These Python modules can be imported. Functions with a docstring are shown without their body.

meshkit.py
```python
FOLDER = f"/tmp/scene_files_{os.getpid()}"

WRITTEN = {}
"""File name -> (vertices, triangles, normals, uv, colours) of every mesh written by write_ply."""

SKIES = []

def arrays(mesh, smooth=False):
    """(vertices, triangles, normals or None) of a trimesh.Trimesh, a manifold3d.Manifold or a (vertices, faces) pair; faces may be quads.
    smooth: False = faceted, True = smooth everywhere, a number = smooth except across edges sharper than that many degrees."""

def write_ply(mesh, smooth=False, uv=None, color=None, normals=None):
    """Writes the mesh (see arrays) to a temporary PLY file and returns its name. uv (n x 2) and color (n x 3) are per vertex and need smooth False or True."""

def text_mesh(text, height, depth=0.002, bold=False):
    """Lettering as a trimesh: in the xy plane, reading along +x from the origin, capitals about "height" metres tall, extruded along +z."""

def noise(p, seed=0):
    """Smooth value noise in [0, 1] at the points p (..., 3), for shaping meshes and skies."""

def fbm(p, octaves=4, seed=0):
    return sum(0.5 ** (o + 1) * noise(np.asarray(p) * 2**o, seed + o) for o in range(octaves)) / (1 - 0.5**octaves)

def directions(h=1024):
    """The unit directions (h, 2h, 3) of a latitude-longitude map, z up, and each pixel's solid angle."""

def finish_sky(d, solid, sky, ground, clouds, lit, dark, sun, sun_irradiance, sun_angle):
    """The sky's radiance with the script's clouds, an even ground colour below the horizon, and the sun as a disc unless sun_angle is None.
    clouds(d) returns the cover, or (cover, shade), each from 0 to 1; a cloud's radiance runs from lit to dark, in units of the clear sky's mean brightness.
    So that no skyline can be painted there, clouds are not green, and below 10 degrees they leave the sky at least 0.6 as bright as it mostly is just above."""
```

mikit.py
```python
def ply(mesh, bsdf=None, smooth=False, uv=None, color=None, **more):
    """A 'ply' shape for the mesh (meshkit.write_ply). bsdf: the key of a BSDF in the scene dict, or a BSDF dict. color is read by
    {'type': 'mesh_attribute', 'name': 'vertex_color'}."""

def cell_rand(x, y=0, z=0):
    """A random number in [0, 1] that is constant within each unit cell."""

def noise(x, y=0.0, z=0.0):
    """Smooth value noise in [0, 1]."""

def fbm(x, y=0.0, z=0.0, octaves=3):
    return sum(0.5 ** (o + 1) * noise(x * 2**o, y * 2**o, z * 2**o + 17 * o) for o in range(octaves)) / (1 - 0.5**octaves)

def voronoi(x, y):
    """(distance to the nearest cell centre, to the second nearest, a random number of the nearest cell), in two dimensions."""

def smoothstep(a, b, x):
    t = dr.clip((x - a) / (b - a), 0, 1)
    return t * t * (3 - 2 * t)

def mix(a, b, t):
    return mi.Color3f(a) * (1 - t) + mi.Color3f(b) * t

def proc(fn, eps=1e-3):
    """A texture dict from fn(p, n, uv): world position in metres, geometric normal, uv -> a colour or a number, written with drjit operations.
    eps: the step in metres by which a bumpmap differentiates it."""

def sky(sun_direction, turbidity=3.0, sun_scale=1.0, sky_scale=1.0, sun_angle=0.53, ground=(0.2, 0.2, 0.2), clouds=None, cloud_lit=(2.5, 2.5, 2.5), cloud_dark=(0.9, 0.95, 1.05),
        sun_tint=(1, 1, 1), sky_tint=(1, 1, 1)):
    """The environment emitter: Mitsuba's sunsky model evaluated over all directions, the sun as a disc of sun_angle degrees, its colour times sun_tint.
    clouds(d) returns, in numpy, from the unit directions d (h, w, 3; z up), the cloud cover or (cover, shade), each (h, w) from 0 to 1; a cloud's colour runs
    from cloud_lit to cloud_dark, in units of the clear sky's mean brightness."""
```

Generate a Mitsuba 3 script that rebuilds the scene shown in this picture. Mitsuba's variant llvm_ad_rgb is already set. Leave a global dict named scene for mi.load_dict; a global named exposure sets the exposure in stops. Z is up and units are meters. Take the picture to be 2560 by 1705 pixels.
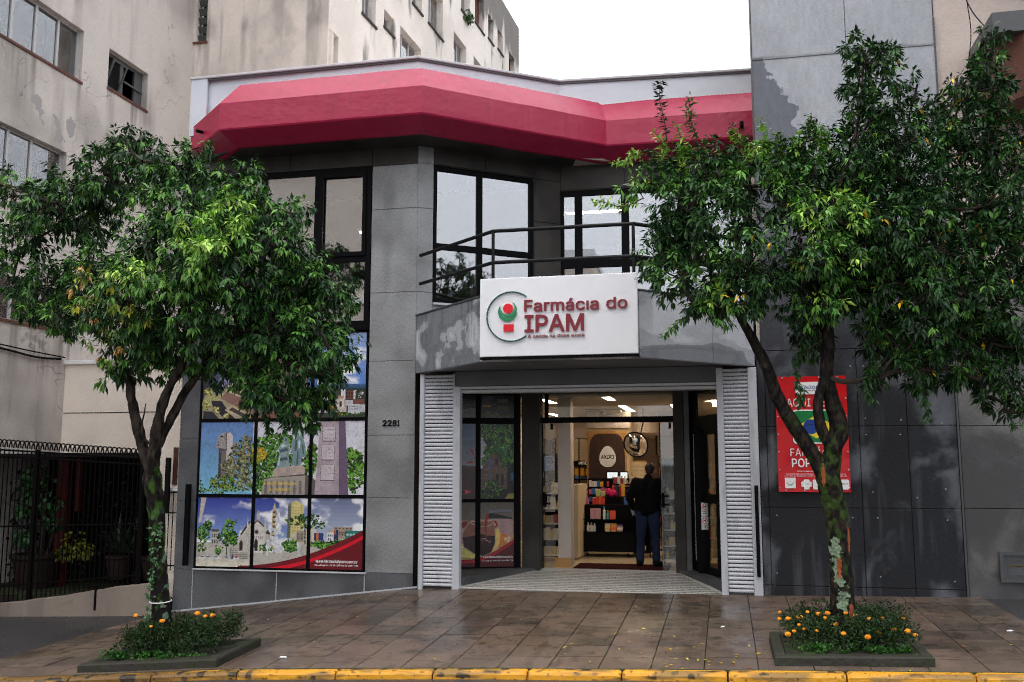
import math, random, numpy as np, trimesh, mitsuba as mi, mikit, meshkit
import drjit as dr
import manifold3d as m3
import shapely
from shapely.geometry import Polygon, box as sbox, Point, LineString
from shapely import affinity
from mikit import noise, fbm, voronoi, cell_rand, smoothstep, mix

T = mi.ScalarTransform4f
rng = np.random.default_rng(11)
scene, labels = {}, {}

# ------------------------------------------------------------------ camera, sky, exposure
YAW, PITCH = math.radians(12.5), math.radians(7.448)
fwd = np.array([-math.sin(YAW) * math.cos(PITCH), math.cos(YAW) * math.cos(PITCH), math.sin(PITCH)])
EYE = np.array([0, 0, 1.72])
scene['camera'] = {'type': 'perspective', 'fov': 56.54, 'fov_axis': 'x', 'near_clip': 0.1, 'far_clip': 900.0,
                   'to_world': T().look_at(origin=EYE.tolist(), target=(EYE + fwd).tolist(), up=[0, 0, 1])}
scene['sky'] = mikit.sky([-0.30, -0.45, 0.95], turbidity=4, sun_scale=0.06, sun_angle=40, ground=(0.12, 0.12, 0.12),
                         clouds=lambda d: (1.0, np.clip(.92 * (1 - np.clip(d[..., 2], 0, 1)) + .25 * (meshkit.fbm(d * 2.2 + 5, 3, 4) - .5), 0, 1)),
                         cloud_lit=(3.05, 3.12, 3.26), cloud_dark=(1.24, 1.27, 1.34))
exposure = 2.95


# ------------------------------------------------------------------ helpers
def lin(r, g, b, k=1.0):
    c = np.array([r, g, b]) / 255.0
    return tuple((np.where(c <= 0.04045, c / 12.92, ((c + 0.055) / 1.055) ** 2.4) * k).tolist())


def num(key):
    k, i = key, 0
    while k in scene or k in labels:
        i += 1
        k = f'{key}_{i:03d}'
    return k


def add(key, mesh, bsdf, smooth=False, color=None, **more):
    k0, i = key, 0
    while key in scene:
        i += 1
        key = f'{k0}_{i:03d}'
    scene[key] = mikit.ply(mesh, bsdf, smooth, color=color, **more)
    return key


def lab(key, label=None, cat=None, group=None, kind=None):
    d = labels.setdefault(key, {})
    for k, v in (('label', label), ('category', cat), ('group', group), ('kind', kind)):
        if v:
            d[k] = v
    return key


def thing(key, label, cat, group=None):
    return lab(num(key), label, cat, group)


def cat_(ms):
    ms = [m for m in ms if m is not None]
    return trimesh.util.concatenate(ms) if len(ms) > 1 else ms[0]


def hull(pts):
    return trimesh.convex.convex_hull(np.asarray(pts, float))


def box(x0, x1, y0, y1, z0, z1, ch=0.0):
    if ch <= 0:
        m = trimesh.creation.box([x1 - x0, y1 - y0, z1 - z0])
        m.apply_translation([(x0 + x1) / 2, (y0 + y1) / 2, (z0 + z1) / 2])
        return m
    p = []
    for x, sx in ((x0, 1), (x1, -1)):
        for y, sy in ((y0, 1), (y1, -1)):
            for z, sz in ((z0, 1), (z1, -1)):
                p += [(x, y + sy * ch, z + sz * ch), (x + sx * ch, y, z + sz * ch), (x + sx * ch, y + sy * ch, z)]
    return hull(p)


def frame(o, u, w=(0, 0, 1)):
    """local (u along, v up, n = u x v towards the viewer) -> world"""
    u, w = np.array(u, float), np.array(w, float)
    u /= np.linalg.norm(u)
    w /= np.linalg.norm(w)
    M = np.eye(4)
    M[:3, 0], M[:3, 1], M[:3, 2], M[:3, 3] = u, w, np.cross(u, w), o
    return M


def at(mesh, M):
    m = mesh.copy()
    m.apply_transform(M)
    return m


def lbox(M, u0, u1, v0, v1, n0, n1, ch=0.0):
    return at(box(u0, u1, v0, v1, n0, n1, ch), M)


def prism(pts, z0, z1):
    m = trimesh.creation.extrude_polygon(Polygon(pts), z1 - z0, engine='earcut')
    m.apply_translation([0, 0, z0])
    return m


def extr(poly, depth, M):
    gs = getattr(poly, 'geoms', [poly])
    return at(cat_([trimesh.creation.extrude_polygon(g, depth, engine='earcut') for g in gs if g.area > 1e-8]), M)


def tube(path, rad, n=8, cap=True, jitter=0.0, seed=0):
    path = np.asarray(path, float)
    k = len(path)
    rad = np.broadcast_to(np.asarray(rad, float), (k,))
    tan = np.gradient(path, axis=0)
    tan /= np.linalg.norm(tan, axis=1, keepdims=True) + 1e-12
    a = np.cross(tan[0], [0.31, 0.17, 0.93] if abs(tan[0][2]) < .95 else [1, 0.1, 0])
    ang = np.arange(n) * 2 * np.pi / n
    V = []
    for i in range(k):
        a = a - tan[i] * (a @ tan[i])
        a /= np.linalg.norm(a)
        b = np.cross(tan[i], a)
        r = rad[i] * np.ones(n)
        ring = path[i] + r[:, None] * (np.cos(ang)[:, None] * a + np.sin(ang)[:, None] * b)
        V.append(ring)
    V = np.vstack(V)
    F = []
    for i in range(k - 1):
        for j in range(n):
            p, q = i * n + j, i * n + (j + 1) % n
            F += [(p, q, q + n), (p, q + n, p + n)]
    if cap:
        V = np.vstack([V, path[0], path[-1]])
        for j in range(n):
            F += [(k * n, (j + 1) % n, j), (k * n + 1, (k - 1) * n + j, (k - 1) * n + (j + 1) % n)]
    if jitter:
        V = V + (meshkit.fbm(V * 9 + seed, 3, seed)[:, None] - .5) * 2 * jitter * np.array([1, 1, .3])
    return trimesh.Trimesh(V, np.array(F), process=False)


def spline(pts, n=6):
    """Catmull-Rom through the points (any number of columns)."""
    p = np.asarray(pts, float)
    p = np.vstack([2 * p[0] - p[1], p, 2 * p[-1] - p[-2]])
    out = []
    for i in range(1, len(p) - 2):
        for t in np.linspace(0, 1, n, endpoint=False):
            a, b, c, d = p[i - 1], p[i], p[i + 1], p[i + 2]
            out.append(.5 * (2 * b + (c - a) * t + (2 * a - 5 * b + 4 * c - d) * t * t + (3 * b - a - 3 * c + d) * t ** 3))
    return np.array(out + [p[-2]])


def text(s, h, M, depth=0.004, bold=False, width=None, mirror=False):
    m = meshkit.text_mesh(s, h, depth, bold)
    if width:
        k = width / (m.bounds[1][0] - m.bounds[0][0])
        m.apply_scale([k, 1, 1])
    m.apply_translation([-m.bounds[0][0], 0, 0])
    if mirror:
        w = m.bounds[1][0]
        m.vertices[:, 0] = w - m.vertices[:, 0]
        m.invert()
    return at(m, M)


FX = (1, 0, 0)


def zc(X):
    return np.interp(X, [-20, -8, -5.2, -2.5, 2.5, 12], [-1.25, -.65, -.43, -.3, -.12, .2])


def zf(X):
    return np.interp(X, [-20, -12, -8.76, -4.6, .5, 3.15, 12], [-.9, -.74, -.62, -.125, -.09, -.04, .2])


KY, FY = 9.6, 14.2      # kerb line and facade line


def gz(X, Y):
    t = (np.asarray(Y) - KY) / (FY - KY)
    return zc(X) * (1 - t) + zf(X) * t


def sheet(xs, ys, zfn):
    gx, gy = np.meshgrid(xs, ys, indexing='ij')
    V = np.stack([gx, gy, zfn(gx, gy)], -1).reshape(-1, 3)
    ny = len(ys)
    i, j = np.meshgrid(np.arange(len(xs) - 1), np.arange(ny - 1), indexing='ij')
    a = (i * ny + j).ravel()
    F = np.vstack([np.stack([a, a + ny, a + ny + 1], 1), np.stack([a, a + ny + 1, a + 1], 1)])
    return trimesh.Trimesh(V, F, process=False)


# ------------------------------------------------------------------ materials
def pr(fn_or_col, rough=.5, spec=.5, metallic=0.0, bump=None, bscale=.003, two=False, **kw):
    col = mikit.proc(fn_or_col) if callable(fn_or_col) else {'type': 'rgb', 'value': list(fn_or_col)}
    b = {'type': 'principled', 'base_color': col, 'roughness': mikit.proc(rough) if callable(rough) else rough, 'specular': spec, 'metallic': metallic, **kw}
    if bump:
        b = {'type': 'bumpmap', 'arbitrary': mikit.proc(bump, 2e-3), 'scale': bscale, 'bsdf': b}
    return {'type': 'twosided', 'bsdf': b} if two else b


def mat(key, *a, **k):
    scene[key] = pr(*a, **k)
    return key


def granite(c0, c1, stain=.0, fine=.35, wet=None, wscale=1.1):
    c0, c1 = [float(v) for v in c0], [float(v) for v in c1]

    def f(p, n, uv):
        a = fbm(p.x * 1.3 + 4, p.y * 1.3, p.z * 1.3, 3)
        g = noise(p.x * 75, p.y * 75, p.z * 75) * .6 + noise(p.x * 160, p.y * 160, p.z * 160) * .4
        c = mix(c0, c1, smoothstep(.3, .7, a)) * (1 - fine + 2 * fine * g)
        if stain:
            s = smoothstep(.55, .75, fbm(p.x * 2.6, p.y * 2.6 + 9, p.z * .9, 3))
            c = c * (1 - stain * s)
        if wet is not None:
            w = smoothstep(.44, .62, fbm(p.x * wscale + 31 + 1.5 * a, p.y * wscale, p.z * wscale * .6 + 1.5 * a, 5))
            c = mix(c, mi.Color3f(wet) * (.75 + .5 * g), w)
        return c
    return f


mat('m_granite', granite(lin(122, 123, 124), lin(146, 147, 149), .25), rough=.55, spec=.4)
mat('m_granite_dark', granite(lin(72, 74, 77), lin(98, 100, 104), .3), rough=.5, spec=.4)
mat('m_granite_wall', granite(lin(46, 44, 42), lin(64, 61, 58), .3), rough=.6, spec=.3)  # dark stone that also carries the shade under the eaves in its colour


def balcony_c(p, n, uv):
    g = noise(p.x * 90, p.y * 90, p.z * 90)
    q = p.x - .6 * p.y
    wx, wz = fbm(q * 1.6 + 5, p.z * 1.6, 2, 3) - .5, fbm(q * 1.6, p.z * 1.6 + 9, 7, 3) - .5
    f1 = fbm(q * 1.9 + 3 + .8 * wx, p.z * 2.2 + .8 * wz, 1, 6)
    c = mix(mix(lin(166, 169, 174), lin(190, 193, 198), smoothstep(.46, .40, f1)), lin(122, 126, 132), smoothstep(.505, .53, f1))
    edge = smoothstep(.56, .60, f1) * smoothstep(.70, .62, f1)
    run = smoothstep(.62, .8, noise(q * 22, .3, p.z * .5)) * smoothstep(3.15, 4.05, p.z) * .35
    return c * (.86 + .28 * g) * (1 - .18 * edge) * (1 - run)


mat('m_balcony', balcony_c, rough=.45, spec=.45)


def tower_dry(p, n, uv):
    g = noise(p.x * 80, p.y * 80, p.z * 80) * .6 + noise(p.x * 26, p.z * 9, 3) * .4
    f1 = fbm(p.x * 1.1 + 7, p.z * 1.0 + 3, 1, 3)
    # the tall dark wet patch that hangs below the second joint at the tower's left edge
    edge = .50 + .42 * smoothstep(7.8, 6.3, p.z) + (fbm(p.z * 2.6 + 1, p.x * 1.6, 5, 3) - .5) * .6 + (fbm(p.z * 9, p.x * 9, 2, 4) - .5) * .22
    wet = dr.maximum(smoothstep(.018, -.018, (p.x - .35) - edge) * smoothstep(7.86, 7.80, p.z), smoothstep(.55, .75, f1) * .25)
    c = mix(lin(150, 153, 160), lin(172, 174, 180), f1)
    c = mix(c, lin(98, 101, 110), wet)
    line = smoothstep(.05, .01, dr.abs(p.z - 7.79 - .03 * noise(p.x * 3, 1, 1)))
    return c * (.8 + .4 * g) * (1 - .35 * line)


mat('m_tower_dry', tower_dry, rough=.55, spec=.35)


def tower_wet_shade(p, n, uv):  # wet stone, with the shade of the tree put into the colour
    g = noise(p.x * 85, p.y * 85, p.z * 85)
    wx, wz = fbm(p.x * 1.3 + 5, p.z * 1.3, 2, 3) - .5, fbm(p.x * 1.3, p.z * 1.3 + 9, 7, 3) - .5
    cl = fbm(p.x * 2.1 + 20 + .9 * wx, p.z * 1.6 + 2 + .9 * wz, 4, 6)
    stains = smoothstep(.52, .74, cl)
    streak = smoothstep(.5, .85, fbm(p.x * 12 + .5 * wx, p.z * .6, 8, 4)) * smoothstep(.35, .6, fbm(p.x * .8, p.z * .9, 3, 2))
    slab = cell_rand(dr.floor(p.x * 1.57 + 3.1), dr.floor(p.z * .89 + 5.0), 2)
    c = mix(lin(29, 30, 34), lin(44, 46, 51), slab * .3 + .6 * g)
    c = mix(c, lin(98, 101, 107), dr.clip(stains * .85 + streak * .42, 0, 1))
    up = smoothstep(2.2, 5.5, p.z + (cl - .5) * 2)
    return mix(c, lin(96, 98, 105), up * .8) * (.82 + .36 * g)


mat('m_tower_wet', tower_wet_shade, rough=lambda p, n, uv: .45 + .3 * fbm(p.x * 1.7 + 20, p.z * 1.5 + 2, 4, 3), spec=.22)
mat('m_tower_side', granite(lin(70, 70, 72), lin(110, 108, 106), .5, wet=lin(66, 65, 66), wscale=1.9), rough=.5, spec=.4)


def fascia_c(p, n, uv):
    c = mix(lin(156, 16, 58), lin(166, 22, 67), fbm(p.x * 2, p.y * 2, p.z * 3, 3))
    c = c * (1 - .12 * smoothstep(.5, .8, fbm(p.x * 12, p.y * 12, p.z * .9, 4)))
    st = smoothstep(.55, .8, fbm(p.x * 9, p.y * 9, p.z * .8, 3))
    return mix(c, lin(206, 96, 122), st * .08)


mat('m_fascia', fascia_c, rough=.42, spec=.5, bump=lambda p, n, uv: fbm(p.x * 16, p.y * 16, p.z * 16, 3), bscale=.006)
mat('m_parapet', lambda p, n, uv: mix(lin(196, 203, 212), lin(212, 218, 226), fbm(p.x * 2, p.y * 2, p.z * 4, 4)), rough=.7, spec=.3, bump=lambda p, n, uv: fbm(p.x * 22, p.y * 22, p.z * 22, 3), bscale=.006)
mat('m_soffit', lambda p, n, uv: mix(lin(158, 146, 138), lin(176, 164, 156), fbm(p.x * 2, p.y * 2, 1, 3)), rough=.8, spec=.2)


def plaster(base, dark, streak=.5, peel=False, mould=0.0, crack=.0, sills=()):
    def f(p, n, uv):
        a = fbm(p.x * .5 + 2, p.y * .5, p.z * .45, 4)
        s = fbm(p.x * 3.1, p.y * 3.1 + 4, p.z * .35, 4)
        c = mix(base, dark, smoothstep(.42, .68, a) * .55 + smoothstep(.5, .8, s) * streak)
        c = c * (.93 + .14 * noise(p.x * 38, p.y * 38, p.z * 38))
        for zs, ya, yb in sills:
            run = smoothstep(.45, .8, fbm(p.y * 6 + zs, .5, p.z * .25, 3)) * smoothstep(zs - 1.5, zs, p.z) * dr.select((p.z < zs) & (p.y > ya) & (p.y < yb), mi.Float(1), mi.Float(0))
            c = mix(c, lin(96, 90, 85), run * .75)
        if crack:
            v = voronoi(p.x * .55 + p.y * .55 + fbm(p.x * 2, p.y * 2, p.z * 2, 3) * .9, p.z * .6 + 5)
            c = c * (1 - crack * smoothstep(.018, .004, v[1] - v[0]) * smoothstep(.45, .6, noise(p.y * .7, p.z * .7, 9)))
        if peel:
            d = mi.Float(9.)
            for (y, z, r) in ((15.05, 8.95, .06), (15.48, 8.80, .15), (15.62, 8.58, .10), (16.08, 8.62, .14), (16.16, 8.36, .14), (16.5, 8.68, .15), (16.92, 8.40, .06), (17.0, 8.5, .08)):
                d = dr.minimum(d, dr.sqrt(dr.square(p.y - y) * 1.4 + dr.square(p.z - z) * .8) - r)
            d = d + (fbm(p.y * 7, p.z * 7, 3, 3) - .5) * .34
            c = mix(c, lin(150, 146, 144), smoothstep(.01, -.01, d))
        if mould:
            m = smoothstep(.44, .66, fbm(p.x * 2.2, p.y * 2.2, p.z * .5 + 3, 4) + mould * smoothstep(17.6, 21.0, p.z) * smoothstep(29, 39, p.y + (p.z - 19) * .6) - .12)
            c = mix(c, lin(70, 68, 66), m * .8)
        return c
    return f


mat('m_beige', plaster(lin(190, 183, 177), lin(128, 122, 117), .45, peel=True, crack=.35, sills=((9.72, 12, 16.8), (9.96, 17.6, 19.1), (6.95, 12, 16.5), (4.42, 12, 16.9))), rough=.85, spec=.2)
mat('m_annex', plaster(lin(242, 230, 217), lin(222, 208, 196), .12), rough=.85, spec=.2)
mat('m_back_pale', plaster(lin(224, 216, 208), lin(194, 186, 177), .18, mould=.55, crack=.3), rough=.85, spec=.2)


def stained_back(p, n, uv):
    c = plaster(lin(210, 200, 192), lin(160, 153, 146), .4)(p, n, uv)
    w = fbm(p.x * 1.6, p.z * 1.1 + 2, 4, 4)
    line = smoothstep(.05, .0, dr.abs(fbm(p.x * .9 + 3, p.z * 1.3, 5, 4) - .5)) * smoothstep(.45, .6, noise(p.x * .9, p.z * .9, 2))
    return mix(c, lin(88, 86, 82), dr.clip(smoothstep(.5, .8, fbm(p.x * 5, 1, p.z * .4, 4)) * .4 + smoothstep(.48, .8, w) * .35, 0, 1))


mat('m_back_stained', stained_back, rough=.85, spec=.2)
mat('m_neighbour', plaster(lin(198, 184, 176), lin(178, 164, 156), .2), rough=.85, spec=.2)
mat('m_brown', plaster(lin(96, 62, 52), lin(64, 38, 32), .5), rough=.7, spec=.3)
mat('m_opposite', plaster(lin(218, 204, 190), lin(196, 182, 168), .1), rough=.85, spec=.2)
mat('m_black', (.004, .004, .005), rough=.5, spec=.06)
mat('m_black_matt', (.006, .006, .007), rough=.7, spec=.1)
mat('m_rail', lambda p, n, uv: mix((.005, .005, .006), (.012, .012, .014), noise(p.x * 40, p.y * 40, p.z * 40)), rough=.35, spec=.15)
mat('m_iron', (.005, .004, .004), rough=.6, spec=.05)
mat('m_redpost', lin(84, 12, 12), rough=.5)
mat('m_shutter', lambda p, n, uv: mix(lin(196, 199, 206), lin(212, 214, 220), noise(p.x * 9, p.y * 9, p.z * 30)) * (1 - .25 * smoothstep(.6, .9, fbm(p.x * 7, 2, p.z * 2.2, 3))), rough=.35, spec=.5)
mat('m_jamb', lambda p, n, uv: mix(lin(190, 193, 200), lin(170, 173, 178), smoothstep(.5, .8, fbm(p.x * 8, 1, p.z * 1.5, 3))), rough=.4, spec=.5)
mat('m_lintel', granite(lin(84, 85, 88), lin(96, 97, 100), .1, fine=.2), rough=.5)
mat('m_alu', lin(182, 184, 188), rough=.35, spec=.6)
mat('m_alu_window', lin(168, 168, 168), rough=.4, spec=.5)
mat('m_steel_dark', lin(70, 72, 74), rough=.45, spec=.5)
mat('m_sign', lambda p, n, uv: mix(lin(234, 235, 239), lin(226, 227, 232), fbm(p.x * 1.2, p.z * 1.2, 1, 2)), rough=.3, spec=.5)
mat('m_maroon', lin(124, 22, 38), rough=.3, spec=.5)
mat('m_logo_red', lin(222, 6, 32), rough=.3, spec=.5)
mat('m_logo_green', lin(14, 132, 84), rough=.3, spec=.5)
mat('m_logo_teal', lin(12, 72, 66), rough=.3, spec=.5)
mat('m_white', lin(232, 232, 232), rough=.5)
mat('m_yellow', lin(235, 205, 40), rough=.5)
mat('m_ink', lin(22, 22, 24), rough=.5)
mat('m_red_banner', lambda p, n, uv: mix(lin(208, 14, 24), lin(190, 8, 18), fbm(p.x * 3, p.z * 3, 1, 3)), rough=.32, spec=.5, bump=lambda p, n, uv: fbm(p.x * 5, 1, p.z * 2, 3), bscale=.03)


# printed vinyl: the flat colour of each printed shape, with the fine grain of the picture (uv.x: 0 plain, 1 sky, 2 leaves) printed over it
def grain_w(p, n, uv):
    a = p.x + .4 * p.y
    sky = smoothstep(.43, .60, fbm(a * 3.0 + 7 + .8 * fbm(a * 5, p.z * 5, 1, 2), p.z * 4.6 + 3, 2, 4))
    leaf = smoothstep(.40, .66, .55 * noise(a * 62, p.z * 62, 3) + .45 * fbm(a * 17, p.z * 17, 5, 2))
    plain = .30 * smoothstep(.3, .8, .5 * noise(a * 70, p.z * 70, 9) + .5 * fbm(a * 14, p.z * 14, 2, 2))
    return dr.select(uv.x > 1.5, leaf, dr.select(uv.x > .5, sky, plain))


def grain_c(p, n, uv):
    a = p.x + .4 * p.y
    sh = fbm(a * 5 + 2, p.z * 8, 4, 4)
    sky = mix(lin(136, 146, 188), lin(250, 250, 254), smoothstep(.30, .62, sh))
    leaf = mix(lin(8, 26, 10), lin(120, 172, 58), smoothstep(.42, .62, noise(a * 47 + 3, p.z * 47, 8)))
    return dr.select(uv.x > 1.5, leaf, dr.select(uv.x > .5, sky, mi.Color3f(.05, .045, .045)))


scene['m_print'] = {'type': 'blendbsdf', 'weight': mikit.proc(grain_w),
                    'a': {'type': 'principled', 'base_color': {'type': 'mesh_attribute', 'name': 'vertex_color'}, 'roughness': .28, 'specular': .4},
                    'b': {'type': 'principled', 'base_color': mikit.proc(grain_c), 'roughness': .28, 'specular': .4}}
scene['m_goods'] = {'type': 'principled', 'base_color': {'type': 'mesh_attribute', 'name': 'vertex_color'}, 'roughness': .4, 'specular': .4}
scene['m_leaf'] = {'type': 'twosided', 'bsdf': {'type': 'principled', 'base_color': {'type': 'mesh_attribute', 'name': 'vertex_color'}, 'roughness': .42, 'specular': .3}}
scene['m_glass'] = {'type': 'blendbsdf', 'weight': .55, 'a': {'type': 'thindielectric', 'int_ior': 1.5, 'specular_transmittance': {'type': 'rgb', 'value': [.55, .56, .58]}},
                    'b': {'type': 'conductor', 'material': 'none', 'specular_reflectance': {'type': 'rgb', 'value': [.62, .64, .67]}}}
scene['m_glass_far'] = {'type': 'blendbsdf', 'weight': .13, 'a': {'type': 'thindielectric', 'int_ior': 1.5, 'specular_transmittance': {'type': 'rgb', 'value': [.6, .6, .62]}},
                        'b': {'type': 'conductor', 'material': 'none', 'specular_reflectance': {'type': 'rgb', 'value': [.75, .79, .86]}}}
scene['m_door_glass'] = {'type': 'thindielectric', 'int_ior': 1.5, 'specular_transmittance': {'type': 'rgb', 'value': [.86, .88, .86]}}
scene['m_mirror'] = {'type': 'roughconductor', 'material': 'none', 'alpha': .02, 'specular_reflectance': {'type': 'rgb', 'value': [.85, .85, .85]}}


def slab_c(seed):
    r = np.random.default_rng(seed)
    a, b = np.array(lin(94, 80, 69)) * r.uniform(.95, 1.06), np.array(lin(68, 59, 51)) * r.uniform(.95, 1.06)
    a = a * [1 + r.uniform(-.02, .06), 1, 1 + r.uniform(-.06, .04)]
    if seed == 5:
        a, b = lin(102, 85, 74), lin(76, 64, 56)
    a, b = [float(v) for v in a], [float(v) for v in b]

    def f(p, n, uv):
        w = fbm(p.x * 1.6 + seed, p.y * 1.6, 3, 4)
        c = mix(b, a, smoothstep(.32, .66, w)) * (.8 + .4 * noise(p.x * 60, p.y * 60, 1))
        c = c * (1 - .45 * smoothstep(.55, .75, fbm(p.x * 7, p.y * 7 + seed, 7, 4))) * (1 - .5 * smoothstep(.86, .9, noise(p.x * 17, p.y * 17, 31)))
        return mix(c, lin(110, 94, 82), smoothstep(10.9, 9.7, p.y) * .35)
    return f


def wet_rough(p, n, uv):
    return .17 + .32 * smoothstep(.38, .66, fbm(p.x * .9 + 3, p.y * 1.1, 2, 4)) + .1 * smoothstep(12.4, 10., p.y)


for _i in range(4):
    mat(f'm_slab_{_i}', slab_c(_i if _i < 3 else 5), rough=wet_rough, spec=.5, bump=lambda p, n, uv: fbm(p.x * 30, p.y * 30, 1, 3), bscale=.004)
mat('m_mortar', lambda p, n, uv: mix(lin(34, 30, 27), lin(48, 52, 30), smoothstep(.55, .7, fbm(p.x * 2.5, p.y * 2.5, 1, 3))), rough=.6)
mat('m_asphalt', lambda p, n, uv: mix(lin(44, 43, 44), lin(62, 60, 60), fbm(p.x * 1.2, p.y * 1.2, 1, 4)) * (.65 + .7 * noise(p.x * 70, p.y * 70, 1)), rough=lambda p, n, uv: .25 + .4 * fbm(p.x * .8, p.y * .8, 4, 3), spec=.5, bump=lambda p, n, uv: noise(p.x * 60, p.y * 60, 1), bscale=.006)


def kerb_c(p, n, uv):
    c = mix(lin(222, 160, 36), lin(204, 142, 40), fbm(p.x * 4, p.y * 8, p.z * 8, 3))
    worn = smoothstep(.43, .60, fbm(p.x * 2.2, p.y * 9 + 3, p.z * 9, 4) + .10 * smoothstep(-5.0, -7.0, p.x))
    worn = dr.maximum(worn, smoothstep(-4.9, -6.0, p.x) * smoothstep(.30, .52, fbm(p.x * 3, p.y * 6, p.z * 6, 4)))
    drip = smoothstep(.5, .75, fbm(p.x * 9, 1, p.z * 2, 3)) * smoothstep(-.06, -.12, p.z - (-.3 + .05 * p.x))
    speck = smoothstep(.72, .78, noise(p.x * 30, p.y * 30, p.z * 30))
    c = mix(c, mix(lin(120, 96, 56), lin(52, 46, 38), smoothstep(-4.9, -6.0, p.x)), worn * .8)
    return mix(c, lin(40, 34, 26), dr.clip(speck * .6 + worn * smoothstep(.6, .75, noise(p.x * 11, p.y * 11, p.z * 11)) * .9, 0, 1))


mat('m_kerb', kerb_c, rough=.45, spec=.45, bump=lambda p, n, uv: fbm(p.x * 18, p.y * 18, p.z * 18, 3), bscale=.012)
mat('m_planter', lambda p, n, uv: mix(mix(lin(32, 30, 26), lin(52, 49, 42), fbm(p.x * 5, p.y * 5, p.z * 5, 3)), lin(34, 42, 18), smoothstep(.46, .66, fbm(p.x * 7, p.y * 7 + 4, p.z * 12, 4)) * .8), rough=.7, bump=lambda p, n, uv: fbm(p.x * 25, p.y * 25, p.z * 25, 3), bscale=.01)
mat('m_soil', lambda p, n, uv: mix(lin(30, 26, 20), lin(38, 50, 22), smoothstep(.45, .6, fbm(p.x * 9, p.y * 9, 1, 3))), rough=.9)
mat('m_lowwall', plaster(lin(140, 128, 118), lin(104, 94, 86), .4, crack=.6), rough=.8)
mat('m_moss', lambda p, n, uv: mix(lin(34, 44, 16), lin(62, 80, 26), noise(p.x * 30, p.y * 30, p.z * 30)), rough=.9)


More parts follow.
